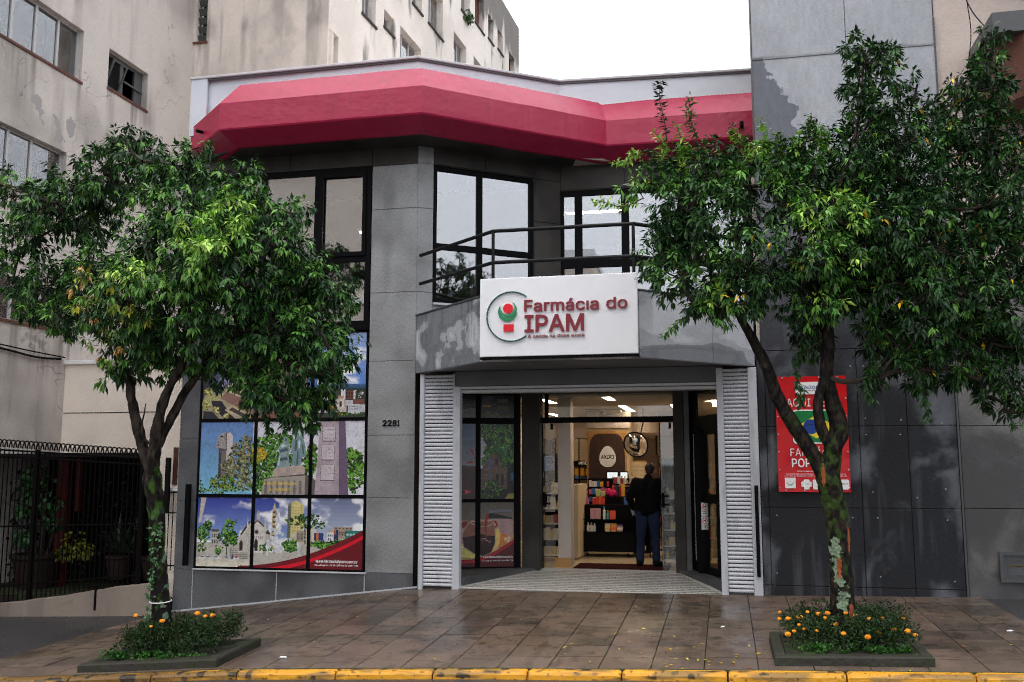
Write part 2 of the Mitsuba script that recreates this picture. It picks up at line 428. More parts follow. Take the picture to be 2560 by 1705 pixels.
def bark_l(p, n, uv):
    g = fbm(p.x * 22, p.y * 22, p.z * 7, 3)
    c = mix(lin(13, 11, 9), lin(56, 48, 42), smoothstep(.35, .75, g) * smoothstep(1.1, 1.9, p.z + (g - .5)) + .12 * g)
    m = smoothstep(.52, .66, fbm(p.x * 14 + 3, p.y * 14, p.z * 6, 4)) * smoothstep(2.0, 1.5, p.z)
    c = mix(c, lin(52, 84, 22), m * .85)
    li = smoothstep(.60, .66, fbm(p.x * 13, p.y * 13 + 5, p.z * 9, 3)) * smoothstep(1.3, .9, p.z)
    return mix(c, lin(108, 132, 112), li * .7)


mat('m_bark_l', bark_l, rough=.8, spec=.2, bump=lambda p, n, uv: fbm(p.x * 30, p.y * 30, p.z * 10, 3), bscale=.04)


def bark_r(p, n, uv):
    g = fbm(p.x * 26, p.y * 26, p.z * 9, 3)
    c = mix(lin(12, 9, 7), lin(52, 40, 32), smoothstep(.42, .8, g))
    m = smoothstep(.54, .70, fbm(p.x * 16 + 3, p.y * 16, p.z * 9, 4) + .12 * smoothstep(.5, .1, dr.abs(p.z - 1.35))) * smoothstep(2.6, 1.9, p.z) * smoothstep(.2, .9, p.z)
    c = mix(c, lin(48, 70, 20), m * .8)
    rough = fbm(p.x * 24, p.y * 24, p.z * 24, 3) - .5
    d = mi.Float(9.)
    for (x, z, rx, rz) in ((1.09, .86, .05, .11), (1.11, .54, .045, .06), (1.14, .36, .055, .12), (1.09, .68, .02, .08)):
        d = dr.minimum(d, dr.sqrt(dr.square((p.x - x) / rx) + dr.square((p.z - z) / rz)) - 1)
    c = mix(c, mix(lin(66, 86, 64), lin(140, 160, 134), noise(p.x * 60, p.y * 60, p.z * 60)), smoothstep(.05, -.05, d + rough * 2.4))
    d2 = mi.Float(9.)
    for (x, z, rx, rz) in ((1.12, .68, .022, .10), (1.22, .18, .03, .14), (1.0, 1.62, .02, .10), (1.23, .95, .012, .14)):
        d2 = dr.minimum(d2, dr.sqrt(dr.square((p.x - x) / rx) + dr.square((p.z - z) / rz)) - 1)
    return mix(c, lin(150, 78, 44), smoothstep(.08, -.08, d2 + rough * 1.3) * .9)


mat('m_bark_r', bark_r, rough=.75, spec=.25, bump=lambda p, n, uv: fbm(p.x * 34, p.y * 34, p.z * 12, 3), bscale=.045)
mat('m_twig', lin(48, 40, 32), rough=.8)
mat('m_flower', lambda p, n, uv: mix(lin(226, 112, 4), lin(252, 178, 24), noise(p.x * 110, p.y * 110, p.z * 110)) * (.75 + .4 * noise(p.x * 9, p.y * 9, 1)), rough=.7)
# interior
mat('m_ceiling', lin(196, 184, 170), rough=.9, spec=.1)
mat('m_inwall', lin(206, 194, 184), rough=.8, spec=.2)
mat('m_floor_in', lambda p, n, uv: mix(lin(206, 188, 160), lin(196, 178, 150), fbm(p.x * 2, p.y * 2, 1, 3)), rough=.18, spec=.5)
mat('m_wood', lambda p, n, uv: mix(lin(46, 26, 15), lin(70, 42, 26), fbm(p.x * 30, p.y * 30, p.z * 2, 3)) * (.55 + .45 * smoothstep(.0, .25, dr.abs(dr.sin(p.x * 105)))), rough=.5)
mat('m_wood_light', lambda p, n, uv: mix(lin(196, 148, 88), lin(170, 122, 66), fbm(p.x * 4, p.y * 4, p.z * 40, 3)), rough=.45)
mat('m_cream', lin(196, 178, 146), rough=.6)
mat('m_mat', lin(54, 20, 20), rough=.95, spec=.1)
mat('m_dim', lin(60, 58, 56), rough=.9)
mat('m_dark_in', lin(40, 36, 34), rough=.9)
mat('m_strip_white', lin(196, 194, 188), rough=.4)
mat('m_groove', lin(14, 14, 14), rough=.6)
mat('m_skin', lin(188, 138, 112), rough=.5)
mat('m_jacket', (.004, .004, .005), rough=.8, spec=.1)
mat('m_jeans', lambda p, n, uv: mix(lin(22, 30, 50), lin(46, 60, 92), fbm(p.x * 9, p.y * 9, p.z * 5, 3)), rough=.85, spec=.2)
mat('m_hair', lin(36, 28, 24), rough=.6)
mat('m_paper_blue', lin(150, 170, 205), rough=.6)
mat('m_terracotta', lin(34, 18, 14), rough=.8)  # clay darkened, garden shade put into the colour
mat('m_garden_dark', lin(20, 17, 16), rough=.9)  # near-black: the darkness behind the fence is painted into the walls
scene['m_lamp'] = {'type': 'diffuse', 'reflectance': {'type': 'rgb', 'value': [.8, .8, .8]}}


def lamp(key, mesh, rad):
    key = num(key)
    scene[key] = mikit.ply(mesh, 'm_lamp', emitter={'type': 'area', 'radiance': {'type': 'rgb', 'value': list(rad)}})
    return key


# ------------------------------------------------------------------ ground, road, kerb, pavement
def struct(key, mesh, bsdf, **k):
    return lab(add(key, mesh, bsdf, **k), kind='structure')


far = 400
gm = sheet(np.array([-far, -60, -20, 0, 12, 60, far]), np.array([-far, -60, 0, 60, far]), lambda x, y: zc(np.clip(x, -20, 12)) - .45)
struct('ground', gm, 'm_asphalt')
XS = np.array([-60, -20, -16, -12, -10, -8, -6.6, -5.2, -3.8, -2.5, 0, 2.5, 6, 12, 60])
struct('road', sheet(XS, np.array([-2.0, 2, 6, KY - .16]), lambda x, y: zc(np.clip(x, -20, 12)) - .072 - .012 * (KY - y) * (y < KY) + 0 * y), 'm_asphalt')
SX0, SX1 = -8.92, 3.32
struct('driveway', sheet(np.array([-30, -20, -16, -13, -12, -11, -10, SX0]), np.array([KY, 10.6, 11.6, 12.6, 13.9, 17.2]), lambda x, y: gz(np.clip(x, -20, 12), np.minimum(y, FY)) - .004 * 1), 'm_asphalt')
struct('driveway', sheet(np.array([SX1, 4, 6, 9, 14, 40]), np.array([KY, 11, 12.5, FY + .3]), lambda x, y: gz(np.clip(x, -20, 12), np.minimum(y, FY)) - .02), 'm_asphalt')
# kerb stones
kerb = thing('kerb', None, None)
lab(kerb, kind='structure')
x = -14.0
while x < 9:
    ln = rng.uniform(.92, 1.12)
    x0, x1 = x + .008, x + ln - .008
    prof = [(-.15, -.17), (-.15, -.03), (-.135, -.008), (-.11, .004), (-.02, .004), (.0, -.01), (.0, -.17)]
    V = []
    for xx, sgn in ((x0, 1), (x0 + .025, 0), (x1 - .025, 0), (x1, 1)):
        for (py, pz) in prof:
            k = .012 if sgn else 0
            V.append((xx, KY + py + (k if py < -.07 else -k), float(zc(xx)) + pz - k + rng.uniform(-.002, .002)))
    add('kerb__kerb_stone', hull(V), 'm_kerb')
    x += ln
# paving slabs
struct('pavement', sheet(np.linspace(SX0, SX1, 40), np.linspace(KY, FY + .05, 8), lambda x, y: gz(x, y) - .016), 'm_mortar')
PLANTERS = [[(-7.12, 9.70), (-5.42, 9.70), (-5.42, 10.72), (-7.12, 10.72)], [(.42, 9.80), (1.86, 9.80), (1.86, 11.05), (.42, 11.05)]]
TW, TD = .495, .511
cuts = [Polygon(p).buffer(.004) for p in PLANTERS]
nx = int((SX1 - SX0) / TW)
TW = (SX1 - SX0) / nx
tr = np.random.default_rng(5)
for j in range(9):
    for i in range(nx):
        x0, y0 = SX0 + i * TW, KY + .03 + j * (FY - KY - .05) / 9
        y1 = KY + .03 + (j + 1) * (FY - KY - .05) / 9
        q = sbox(x0 + .004, y0 + .004, x0 + TW - .004, y1 - .004)
        for c in cuts:
            q = q.difference(c)
        if q.is_empty or q.area < .01:
            continue
        pieces = [q]
        if (j == 0 and -5.3 < x0 < -1.2 and tr.random() < .75) or tr.random() < .04:
            a, b = tr.uniform(.1, .9), tr.uniform(.1, .9)
            ln = LineString([(x0 - .1, y0 + a * (y1 - y0)), (x0 + TW * .5, y0 + tr.uniform(.3, .7) * (y1 - y0)), (x0 + TW + .1, y0 + b * (y1 - y0))])
            pieces = list(getattr(q.difference(ln.buffer(.004)), 'geoms', [q]))
        for q in pieces:
            if q.geom_type != 'Polygon':
                q = max(q.geoms, key=lambda g: g.area)
            q = q.simplify(.001)
            m = trimesh.creation.extrude_polygon(q, .03, engine='earcut')
            dz, tx, ty = tr.normal(0, .0014), tr.normal(0, .003), tr.normal(0, .003)
            v = m.vertices
            cx, cy = q.centroid.x, q.centroid.y
            top = v[:, 2] > .015
            v[:, 2] += gz(v[:, 0], v[:, 1]) - .03 + dz + (v[:, 0] - cx) * tx + (v[:, 1] - cy) * ty
            v[top, 0] -= np.sign(v[top, 0] - cx) * .002
            m.vertices = v
            near = j == 0 or tr.random() < .12 + .2 * (j < 2)
            add('pavement__paving_slab', m, f'm_slab_{3 if near else tr.integers(0, 3)}')
# moss and grit between the slabs and the kerb
mv, mf = [], []
for k in range(900):
    x = tr.uniform(-8.8, 3.2)
    y = KY + abs(tr.normal(.012, .012))
    if tr.random() < .3:
        x = SX0 + TW * tr.integers(0, nx) + tr.normal(0, .004)
        y = KY + tr.uniform(0, .9) ** 2
    m = trimesh.creation.icosphere(0, tr.uniform(.005, .013))
    m.vertices *= [1.6, 1, .5]
    mv.append(m.vertices + [x, y, float(gz(x, y)) - .003])
    mf.append(m.faces + 12 * k)
lab(add('moss', trimesh.Trimesh(np.vstack(mv), np.vstack(mf), process=False), 'm_moss'), 'dark green moss in the joints behind the yellow kerb', 'moss', kind='stuff')

# ------------------------------------------------------------------ pharmacy: shell
W0, W1, W2, W3 = (-8.76, 14.2), (-4.70, 14.2), (-2.64, 15.78), (.58, 15.85)
ph = thing('pharmacy_building', 'grey stone two-storey pharmacy with pink fascia band and printed photo windows', 'building')
P_ = ph + '__'
YB = 27.0
shell = [prism([(-8.70, 14.6), (-4.6, 14.6), (-2.6, 16.1), (.54, 16.15), (.54, YB), (-8.70, YB)], 7.45, 7.60),     # roof slab
         prism([(-8.70, 14.5), (-4.66, 14.5), (-4.2, 14.7), (-2.64, 15.9), (.54, 15.9), (.54, YB), (-8.70, YB)], 2.98, 3.24),  # storey slab
         box(-8.74, -8.56, 14.5, YB, -.8, 8.2), box(.40, .55, 16.2, YB, -.3, 7.4), box(-8.70, .5, YB, YB + .2, -.3, 8.2),
         box(-8.55, -4.75, 14.75, 14.85, -.7, 3.0), box(.56, 1.3, 15.72, 16.2, -.3, 7.3)]
add(P_ + 'structure', cat_(shell), 'm_inwall')
lab(P_ + 'structure', 'inner walls and slabs')
# parapet and cap
par = [prism([W0, (-4.70, 14.15), (-4.64, 14.35), (-8.76, 14.35)], 7.3, 8.30)]
MD = frame((-4.70, 14.15, 0), (2.08, 1.45, 0))
MD2 = frame((-2.62, 15.60, 0), (3.20, .22, 0))
Ld, Ld2 = math.hypot(2.08, 1.45), math.hypot(3.2, .22) + .5
par += [lbox(MD, 0, Ld, 7.3, 8.30, -.2, 0), lbox(MD2, 0, Ld2, 7.3, 8.30, -.2, 0), box(-8.78, -8.48, 14.11, 14.15, 7.3, 8.30)]
add(P_ + 'parapet', cat_(par), 'm_parapet')
cap = [box(-8.80, -4.68, 14.09, 14.40, 8.30, 8.345, .008), lbox(MD, -.02, Ld, 8.301, 8.346, -.25, .05, .008), lbox(MD2, 0, Ld2, 8.302, 8.347, -.25, .05, .008)]
add(P_ + 'parapet_cap', cat_(cap), 'm_alu')
add(P_ + 'parapet_flashing', cat_([box(-8.79, -4.685, 14.12, 14.15, 8.27, 8.299), lbox(MD, 0, Ld, 8.27, 8.299, -.05, .03), lbox(MD2, 0, Ld2, 8.27, 8.299, -.05, .03)]), 'm_steel_dark')
# pink fascia: a profile swept along the plan path with mitred corners
path = np.array([(-8.80, 14.2), (-7.72, 13.25), (-4.34, 13.25), (-1.78, 15.33), (1.0, 15.40)])
tans = np.diff(path, axis=0)
tans /= np.linalg.norm(tans, axis=1, keepdims=True)
nrm = np.stack([tans[:, 1], -tans[:, 0]], 1)
mit = []
for i in range(len(path)):
    a, b = nrm[max(i - 1, 0)], nrm[min(i, len(nrm) - 1)]
    m = (a + b) / (1 + a @ b)
    mit.append(m)
mit = np.array(mit)
prof = [(-.75, 7.62), (-.38, 7.90), (-.36, 7.905), (-.015, 7.48), (0, 7.46), (0, 7.04), (-.012, 7.015), (-.34, 6.845), (-.37, 6.84), (-.42, 6.845)]
rows = []
for i in range(len(path) - 1):
    for t in np.linspace(0, 1, 25)[(0 if i == 0 else 1):]:
        rows.append((path[i] * (1 - t) + path[i + 1] * t, mit[i] * (1 - t) + mit[i + 1] * t))
dense = []
for a, b in zip(prof[:-1], prof[1:]):
    n = 6 if abs(a[1] - b[1]) > .1 else 1
    dense += [(a[0] + (b[0] - a[0]) * t, a[1] + (b[1] - a[1]) * t) for t in np.linspace(0, 1, n, endpoint=False)]
dense.append(prof[-1])
V = np.array([[*(p + m * o), z] for p, m in rows for o, z in dense])
bump = (meshkit.fbm(V * [1.1, 1.1, 4], 3, 3) - .5) * .016 + (meshkit.noise(V * [.5, .5, 9], 8) - .5) * .008
mm = np.repeat(np.array([m / np.linalg.norm(m) for _, m in rows]), len(dense), 0)
V[:, :2] += mm * bump[:, None]
V[:, 2] += (meshkit.noise(V * [2.5, 2.5, 2.5], 5) - .5) * .012
nd = len(dense)
F = [(i * nd + j, (i + 1) * nd + j, (i + 1) * nd + j + 1, i * nd + j + 1) for i in range(len(rows) - 1) for j in range(nd - 1)]
F = np.array(F)
F = np.vstack([F[:, [0, 2, 1]], F[:, [0, 3, 2]]])
add(P_ + 'fascia', trimesh.Trimesh(V, F, process=False), 'm_fascia', smooth=14)
lab(P_ + 'fascia', 'pink painted folded fascia band')
scene[P_ + 'fascia']['bsdf'] = {'type': 'ref', 'id': 'm_fascia_2'}
scene['m_fascia_2'] = {'type': 'twosided', 'bsdf': scene['m_fascia']}
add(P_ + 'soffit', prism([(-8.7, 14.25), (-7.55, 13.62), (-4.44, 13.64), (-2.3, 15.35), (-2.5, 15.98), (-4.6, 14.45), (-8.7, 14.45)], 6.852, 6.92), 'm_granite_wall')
add(P_ + 'soffit', prism([(-2.29, 15.36), (-1.6, 15.74), (.5, 15.80), (.5, 16.1), (-2.49, 15.98)], 6.853, 6.92), 'm_soffit')
add(P_ + 'drain_spout', tube([(-8.32, 13.80, 7.22), (-8.36, 13.66, 7.20)], .028, 8), 'm_black')
add(P_ + 'drain_spout', tube([(.42, 15.45, 7.2), (.42, 15.22, 7.2)], .035, 8), 'm_black')

# ------------------------------------------------------------------ pharmacy: stone cladding
MF = frame((0, FY, 0), FX)            # u = X, v = Z, n towards the street
def slabs(parent, M, us, vs, th, bs, gap=.006, seed=0, name='stone_slab', skew=None):
    r = np.random.default_rng(seed)
    for i in range(len(us) - 1):
        for j in range(len(vs) - 1):
            b = bs if isinstance(bs, str) else bs(i, j)
            d = r.uniform(-.0015, .0015)
            add(parent + name, lbox(M, us[i] + gap / 2, us[i + 1] - gap / 2, vs[j] + gap / 2, vs[j + 1] - gap / 2, -.02, th + d, .004), b)


core = [box(-8.74, -8.40, 14.225, 14.5, -.8, 7.35), box(-5.47, -4.72, 14.225, 14.5, -.5, 7.35), box(-8.40, -5.47, 14.225, 14.5, -.75, .05), box(-8.40, -5.47, 14.225, 14.5, 6.57, 7.35)]
DV = np.array([2.06, 1.58])
LD = float(np.hypot(*DV))
MW = frame((W1[0], W1[1], 0), (*DV, 0))   # upper diagonal wall
core += [lbox(MW, .02, .27, 3.2, 7.35, -.25, -.025), lbox(MW, 2.08, LD, 3.2, 7.35, -.3, -.025), lbox(MW, .27, 2.08, 6.58, 7.35, -.25, -.025), lbox(MW, .27, 2.08, 3.2, 4.30, -.25, -.025)]
MB = frame((W2[0], W2[1], 0), (3.22, .07, 0))  # upper back wall
core += [lbox(MB, -.05, 3.22, 6.42, 7.35, -.25, -.02)]
add(P_ + 'wall', cat_(core), 'm_mortar')
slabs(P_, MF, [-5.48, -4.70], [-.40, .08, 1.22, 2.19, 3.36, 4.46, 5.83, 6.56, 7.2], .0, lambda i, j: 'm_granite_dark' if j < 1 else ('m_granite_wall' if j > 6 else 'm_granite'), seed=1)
slabs(P_, MF, [-8.76, -8.41], [-.78, .06, 1.15, 2.15, 3.3, 4.5, 5.7, 6.9], .0, 'm_granite_dark', seed=2)
for i, (a, b) in enumerate(zip([-8.41, -6.95, -5.484], [-6.95, -5.484])):
    add(P_ + 'plinth_slab', lbox(MF, a + .004, b - .004, -.75, .055, -.02, .002, .004), 'm_granite_dark')
gx = np.linspace(-8.76, -4.62, 40)
gp = [(x_, 14.17, float(zf(x_)) + .002) for x_ in gx]
gl_ = np.array([(x_, y_, z_ + dz) for x_, y_, z_ in gp for y_, dz in ((14.165, 0), (14.165, .022), (14.20, .022))])
gf_ = [f for i in range(39) for f in ((3 * i, 3 * i + 3, 3 * i + 4), (3 * i, 3 * i + 4, 3 * i + 1), (3 * i + 1, 3 * i + 4, 3 * i + 5), (3 * i + 1, 3 * i + 5, 3 * i + 2))]
add(P_ + 'base_grout', trimesh.Trimesh(gl_, gf_, process=False), 'm_alu')
for x_ in (-8.411, -6.95, -5.482):
    add(P_ + 'joint_grout', box(x_ - .006, x_ + .006, 14.192, 14.21, -.62, .056), 'm_alu')
add(P_ + 'sill', box(-8.41, -5.45, 14.15, 14.24, .058, .082, .006), 'm_alu')
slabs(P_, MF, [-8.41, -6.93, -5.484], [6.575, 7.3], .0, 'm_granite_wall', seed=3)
slabs(P_, MW, [.0, .27], [3.25, 4.46, 5.83, 6.58, 7.2], .0, 'm_granite', seed=4)
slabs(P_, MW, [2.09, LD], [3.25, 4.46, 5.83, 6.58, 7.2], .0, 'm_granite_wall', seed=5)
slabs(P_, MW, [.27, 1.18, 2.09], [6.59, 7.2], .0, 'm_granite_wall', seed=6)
slabs(P_, MW, [.27, 1.18, 2.09], [3.25, 4.28], .0, 'm_granite', seed=7)
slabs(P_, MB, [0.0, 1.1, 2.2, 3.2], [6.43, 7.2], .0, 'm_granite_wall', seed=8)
for k, ch in enumerate('2281'):
    add(P_ + 'house_number', text(ch, .088, at_ := frame((-5.225 + .082 * k, FY - .006, 2.335), FX), .014, bold=True, width=.068 if ch != '1' else .03), 'm_black')


def window(parent, M, us, vs, fw, th=.07, pane='m_glass', bsdf='m_black', name='window', outer=None, inset=.03):
    """one mesh of frame with real openings, and a pane for each opening"""
    outer = outer or fw
    hs = []
    for i in range(len(us) - 1):
        for j in range(len(vs) - 1):
            l = outer if i == 0 else fw / 2
            r_ = outer if i == len(us) - 2 else fw / 2
            b = outer if j == 0 else fw / 2
            t = outer if j == len(vs) - 2 else fw / 2
            hs.append((us[i] + l, vs[j] + b, us[i + 1] - r_, vs[j + 1] - t))
    poly = sbox(us[0], vs[0], us[-1], vs[-1])
    for h in hs:
        poly = poly.difference(sbox(*h))
    w = add(parent + name, extr(poly, th, M @ trimesh.transformations.translation_matrix([0, 0, -th])), bsdf)
    for h in hs:
        if pane:
            q = trimesh.Trimesh([(h[0], h[1], -inset), (h[2], h[1], -inset), (h[2], h[3], -inset), (h[0], h[3], -inset)], [(0, 1, 2), (0, 2, 3)])
            add(w + '__pane', at(q, M), pane)
    return w, hs


MFw = frame((0, FY - .01, 0), FX)
UL = [-8.40, -7.39, -6.425, -5.49]
w, _ = window(P_, MFw, UL, [3.93, 5.04, 6.565], .10, outer=.09)
lab(w, 'black framed upper storey window left of the pillar')
add(w + '__transom', lbox(MFw, -8.40, -5.49, 3.86, 3.93, -.05, .05, .01), 'm_black')
add(w + '__casement', extr(sbox(-6.38, 5.08, -5.57, 6.48).difference(sbox(-6.31, 5.15, -5.63, 6.41)), .03, MFw), 'm_black')
w, _ = window(P_, frame((W1[0], W1[1], 0), (*DV, 0)) @ trimesh.transformations.translation_matrix([0, 0, -.04]), [.275, 1.10, 2.085], [4.30, 5.24, 6.57], .10, outer=.07)
lab(w, 'angled black framed window behind the balcony')
add(P_ + 'window_sill', lbox(MW, .275, 2.085, 4.26, 4.30, -.1, .05, .006), 'm_alu')
w, _ = window(P_, MB @ trimesh.transformations.translation_matrix([0, 0, -.04]), [-.04, .30, 1.10, 2.05, 3.2], [3.25, 5.13, 6.42], .13, outer=.09)
lab(w, 'black framed balcony window behind the railing')
# upper room behind the glass
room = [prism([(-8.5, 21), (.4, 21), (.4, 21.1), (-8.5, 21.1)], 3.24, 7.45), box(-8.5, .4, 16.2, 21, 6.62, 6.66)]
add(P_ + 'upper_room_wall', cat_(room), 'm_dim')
for k, (xa, xb, y, z) in enumerate(((-6.15, -5.25, 15.4, 5.78), (-2.72, -1.66, 17.0, 6.34))):
    t = lab(num('tube_lamp'), ('short lit tube lamp behind the upper left window', 'long lit tube lamp behind the balcony window')[k], 'lamp')
    add(t + '__housing', box(xa - .03, xb + .03, y - .04, y + .04, z + .022, z + .07), 'm_white')
    for s in (0, 1):
        add(t + '__hanger', tube([(xa + .1 + s * (xb - xa - .2), y, z + .07), (xa + .1 + s * (xb - xa - .2), y, 6.7)], .005, 4), 'm_black')
    lamp(t + '__tube', tube([(xa, y, z), (xb, y, z)], .02, 8), (14, 14, 15))

# ------------------------------------------------------------------ balcony, sign, railing
bal = [(-4.69, 14.2), (-3.22, 12.72), (-1.08, 12.72), (.46, 14.2), (.54, 15.75), (-2.6, 15.75), (-4.64, 14.22)]
add(P_ + 'balcony_floor', prism(bal, 3.17, 3.30), 'm_lintel')
Ml = frame((-4.69, 14.2, 0), (1.47, -1.48, 0))
Mr = frame((-1.08, 12.72, 0), (1.54, 1.48, 0))
ll, lr = math.hypot(1.47, 1.48), math.hypot(1.54, 1.48)
add(P_ + 'balcony_slab', lbox(Ml, 0.0, ll - .01, 3.15, 4.06, -.1, 0.012, .005), 'm_balcony')
add(P_ + 'balcony_slab', box(-3.215, -1.085, 12.70, 12.82, 3.15, 4.06, .005), 'm_balcony')
add(P_ + 'balcony_slab', lbox(Mr, 0.01, lr * .62, 3.15, 4.06, -.1, 0.012, .005), 'm_balcony')
add(P_ + 'balcony_slab', lbox(Mr, lr * .62 + .006, lr, 3.15, 4.06, -.1, 0.011, .005), 'm_balcony')
add(P_ + 'balcony_coping', lbox(Ml, 0, ll, 4.062, 4.085, -.12, .03, .004), 'm_steel_dark')
add(P_ + 'balcony_coping', lbox(Mr, 0, lr, 4.062, 4.085, -.12, .03, .004), 'm_steel_dark')
sg = thing('shop_sign', 'white sign board with maroon lettering and round emblem mounted on the balcony front', 'sign')
MS = frame((-3.245, 12.585, 3.195), FX)
SW, SH = 2.165, 1.09
add(sg + '__panel', box(-3.245, -3.245 + SW, 12.585, 12.69, 3.195, 3.195 + SH, .006), 'm_sign')
add(sg + '__edge_trim', box(-3.25, -3.24 + SW, 12.60, 12.72, 3.165, 3.188), 'm_black')
# lettering placed in fractions measured on the board (from its left and bottom edges)
def sx(c): return (c - 929) / (1945 - 929) * SW
def sz(c): return SH - (c - 372) / (885 - 372) * SH
def on_sign(u, v): return MS @ trimesh.transformations.translation_matrix([u, v, .010])
def lettering(s, u, v, h, width, bold, bs):
    add(sg + '__lettering', text(s, h, on_sign(u, v), .022, bold, width), bs)
lettering('Farmácıa', sx(1225), SH * .559, .152, sx(1705) - sx(1225), True, 'm_maroon')
lettering('do', sx(1752), SH * .563, .148, sx(1885) - sx(1752), True, 'm_maroon')
lettering('IPAM', sx(1227), SH * .300, .224, sx(1610) - sx(1227), True, 'm_maroon')
lettering('A saúde na dose exata', sx(1248), SH * .226, .042, sx(1612) - sx(1248), False, 'm_maroon')
def ring(c, ro, ri, a0, a1, n=48):
    a = np.radians(np.linspace(a0, a1, n))
    o = [(c[0] + ro * math.cos(t), c[1] + ro * math.sin(t)) for t in a]
    i = [(c[0] + ri * math.cos(t), c[1] + ri * math.sin(t)) for t in a[::-1]]
    return Polygon(o + i)
cc = (sx(1140), SH * .50)
add(sg + '__emblem_ring', extr(ring(cc, .350, .333, 52, 308), .022, on_sign(0, 0)), 'm_logo_teal')
hc = (sx(1119), SH * .602)
cA = Point(hc[0] + .008, hc[1] - .012)
crescent1 = cA.buffer(.112, 24).difference(Point(hc[0] - .006, hc[1] + .012).buffer(.097, 24)).difference(sbox(hc[0] - .5, hc[1] + .092, hc[0] + .5, hc[1] + .5))
crescent2 = Point(hc[0] - .008, hc[1] - .045).buffer(.131, 24).difference(cA.buffer(.122, 24)).difference(sbox(hc[0] - .5, hc[1] + .03, hc[0] + .5, hc[1] + .5))
add(sg + '__emblem_leaf', extr(crescent1, .02, on_sign(0, 0)), 'm_logo_green')
add(sg + '__emblem_leaf', extr(crescent2, .024, on_sign(0, 0)), 'm_logo_green')
add(sg + '__emblem_head', extr(Point(*hc).buffer(.068, 24), .028, on_sign(0, 0)), 'm_logo_red')
add(sg + '__emblem_base', extr(sbox(sx(1089), SH * .312, sx(1155), SH * .402), .022, on_sign(0, 0)), 'm_logo_red')
rl = thing('balcony_railing', 'black tubular steel railing bent around the balcony above the sign', 'railing')
RP = [(-4.62, 14.13), (-3.12, 12.84), (-1.14, 12.84), (.36, 14.12), (.40, 14.16)]
for z in (5.02, 4.565):
    pts = [(x_, y_, z) for x_, y_ in RP]
    add(rl + '__rail', cat_([tube(pts[i:i + 2], .027, 10) for i in range(3)] + [trimesh.creation.icosphere(2, .027).apply_translation(p) for p in pts[1:3]]), 'm_rail', smooth=40)
for x_, y_ in (RP[1], RP[2]):
    add(rl + '__post', tube([(x_, y_, 4.0), (x_, y_, 5.02)], .024, 10), 'm_rail', smooth=40)

# ------------------------------------------------------------------ shutter panels and entrance frame
for k, (ja, a, b, jb, name) in enumerate(((-4.60, -4.53, -4.065, -3.95, 'left'), (-.09, .005, .355, .48, 'right'))):
    sh = thing('roller_shutter', f'white slatted shutter panel on the {name} side of the pharmacy entrance', 'shutter', None)
    zb = float(gz(a, FY)) + .02
    add(sh + '__jamb', box(ja, a, 14.13, 14.26, zb - .05, 3.13, .006), 'm_jamb')
    add(sh + '__jamb', box(b, jb, 14.13, 14.26, zb - .05, 3.13 if k else 2.93, .006), 'm_jamb')
    if not k:
        add(sh + '__jamb', box(b, b + .02, 14.13, 14.26, 2.93, 3.13), 'm_jamb')
    n = 55
    p = (3.12 - zb) / n
    for i in range(n):
        z = zb + i * p
        y = 14.165
        prof = [(y + .022, z + .22 * p), (y + .004, z + .28 * p), (y, z + .5 * p), (y, z + .72 * p), (y + .010, z + .92 * p), (y + .03, z + .99 * p), (y + .03, z + .22 * p)]
        V = np.array([(xx, py, pz) for xx in (a + .003, b - .003) for py, pz in prof])
        add(sh + '__slat', hull(V), 'm_shutter')
    add(sh + '__backing', box(a, b, 14.2, 14.25, zb - .04, 3.12), 'm_steel_dark')  # dark sheet added behind the gaps to draw the shade between slats
for key, (xa, xb, za, zb2) in (('a', (.40, .45, .17, 1.44)), ('b', (-8.53, -8.45, .13, 1.42))):
    t = thing('wall_rail', 'black vertical rail bolted beside the right shutter panel' if key == 'a' else 'black vertical rail bolted on the stone left of the printed windows', 'rail')
    add(t, box(xa, xb, 14.06, 14.128, za, zb2, .006), 'm_black')
add(P_ + 'lintel', box(-4.045, .003, 14.16, 14.42, 2.93, 3.165, .006), 'm_lintel')
add(P_ + 'lintel_track', cat_([box(-3.95, -.09, 14.15, 14.40, 2.885, 2.925, .004), box(-3.95, -.09, 14.18, 14.40, 2.83, 2.875, .004)]), 'm_alu')
add(P_ + 'entrance_ceiling', box(-4.6, .5, 14.42, 16.1, 2.93, 2.98), 'm_dim')
ef = lab(add('entrance_floor', prism([(-4.6, 14.16), (.4, 14.16), (.4, 16.1), (-4.6, 16.1)], -.4, -.13), 'm_groove'), kind='structure')
sl = (0 + .105) / (16.0 - 14.16)
efm = sheet(np.array([-4.6, .4]), np.array([14.16, 16.0]), lambda x, y: -.105 + (y - 14.16) * sl - .0015)
scene[ef] = mikit.ply(efm, 'm_groove')
nb = 13
pit = (16.0 - 14.17) / nb
trap = Polygon([(-3.97, 14.165), (-.06, 14.165), (-.80, 16.0), (-3.05, 16.0)])
add(ef + '__floor_border', extr(trap.buffer(.06, join_style=2).difference(trap.buffer(-.02, join_style=2)).intersection(sbox(-5, 14.15, 1, 16)), .01, np.array([[1, 0, 0, 0], [0, 1, 0, 0], [0, sl, 1, -.105 - 14.16 * sl - .006], [0, 0, 0, 1.0]])), 'm_strip_white')
for i in range(nb):
    y0 = 14.17 + i * pit
    q = sbox(-5, y0, 1, y0 + pit * .58).intersection(trap.buffer(-.03, join_style=2))
    if q.is_empty:
        continue
    m = trimesh.creation.extrude_polygon(q, .014, engine='earcut')
    m.vertices[:, 2] += -.105 + (m.vertices[:, 1] - 14.16) * sl - .012
    add(ef + '__floor_strip', m, 'm_strip_white')
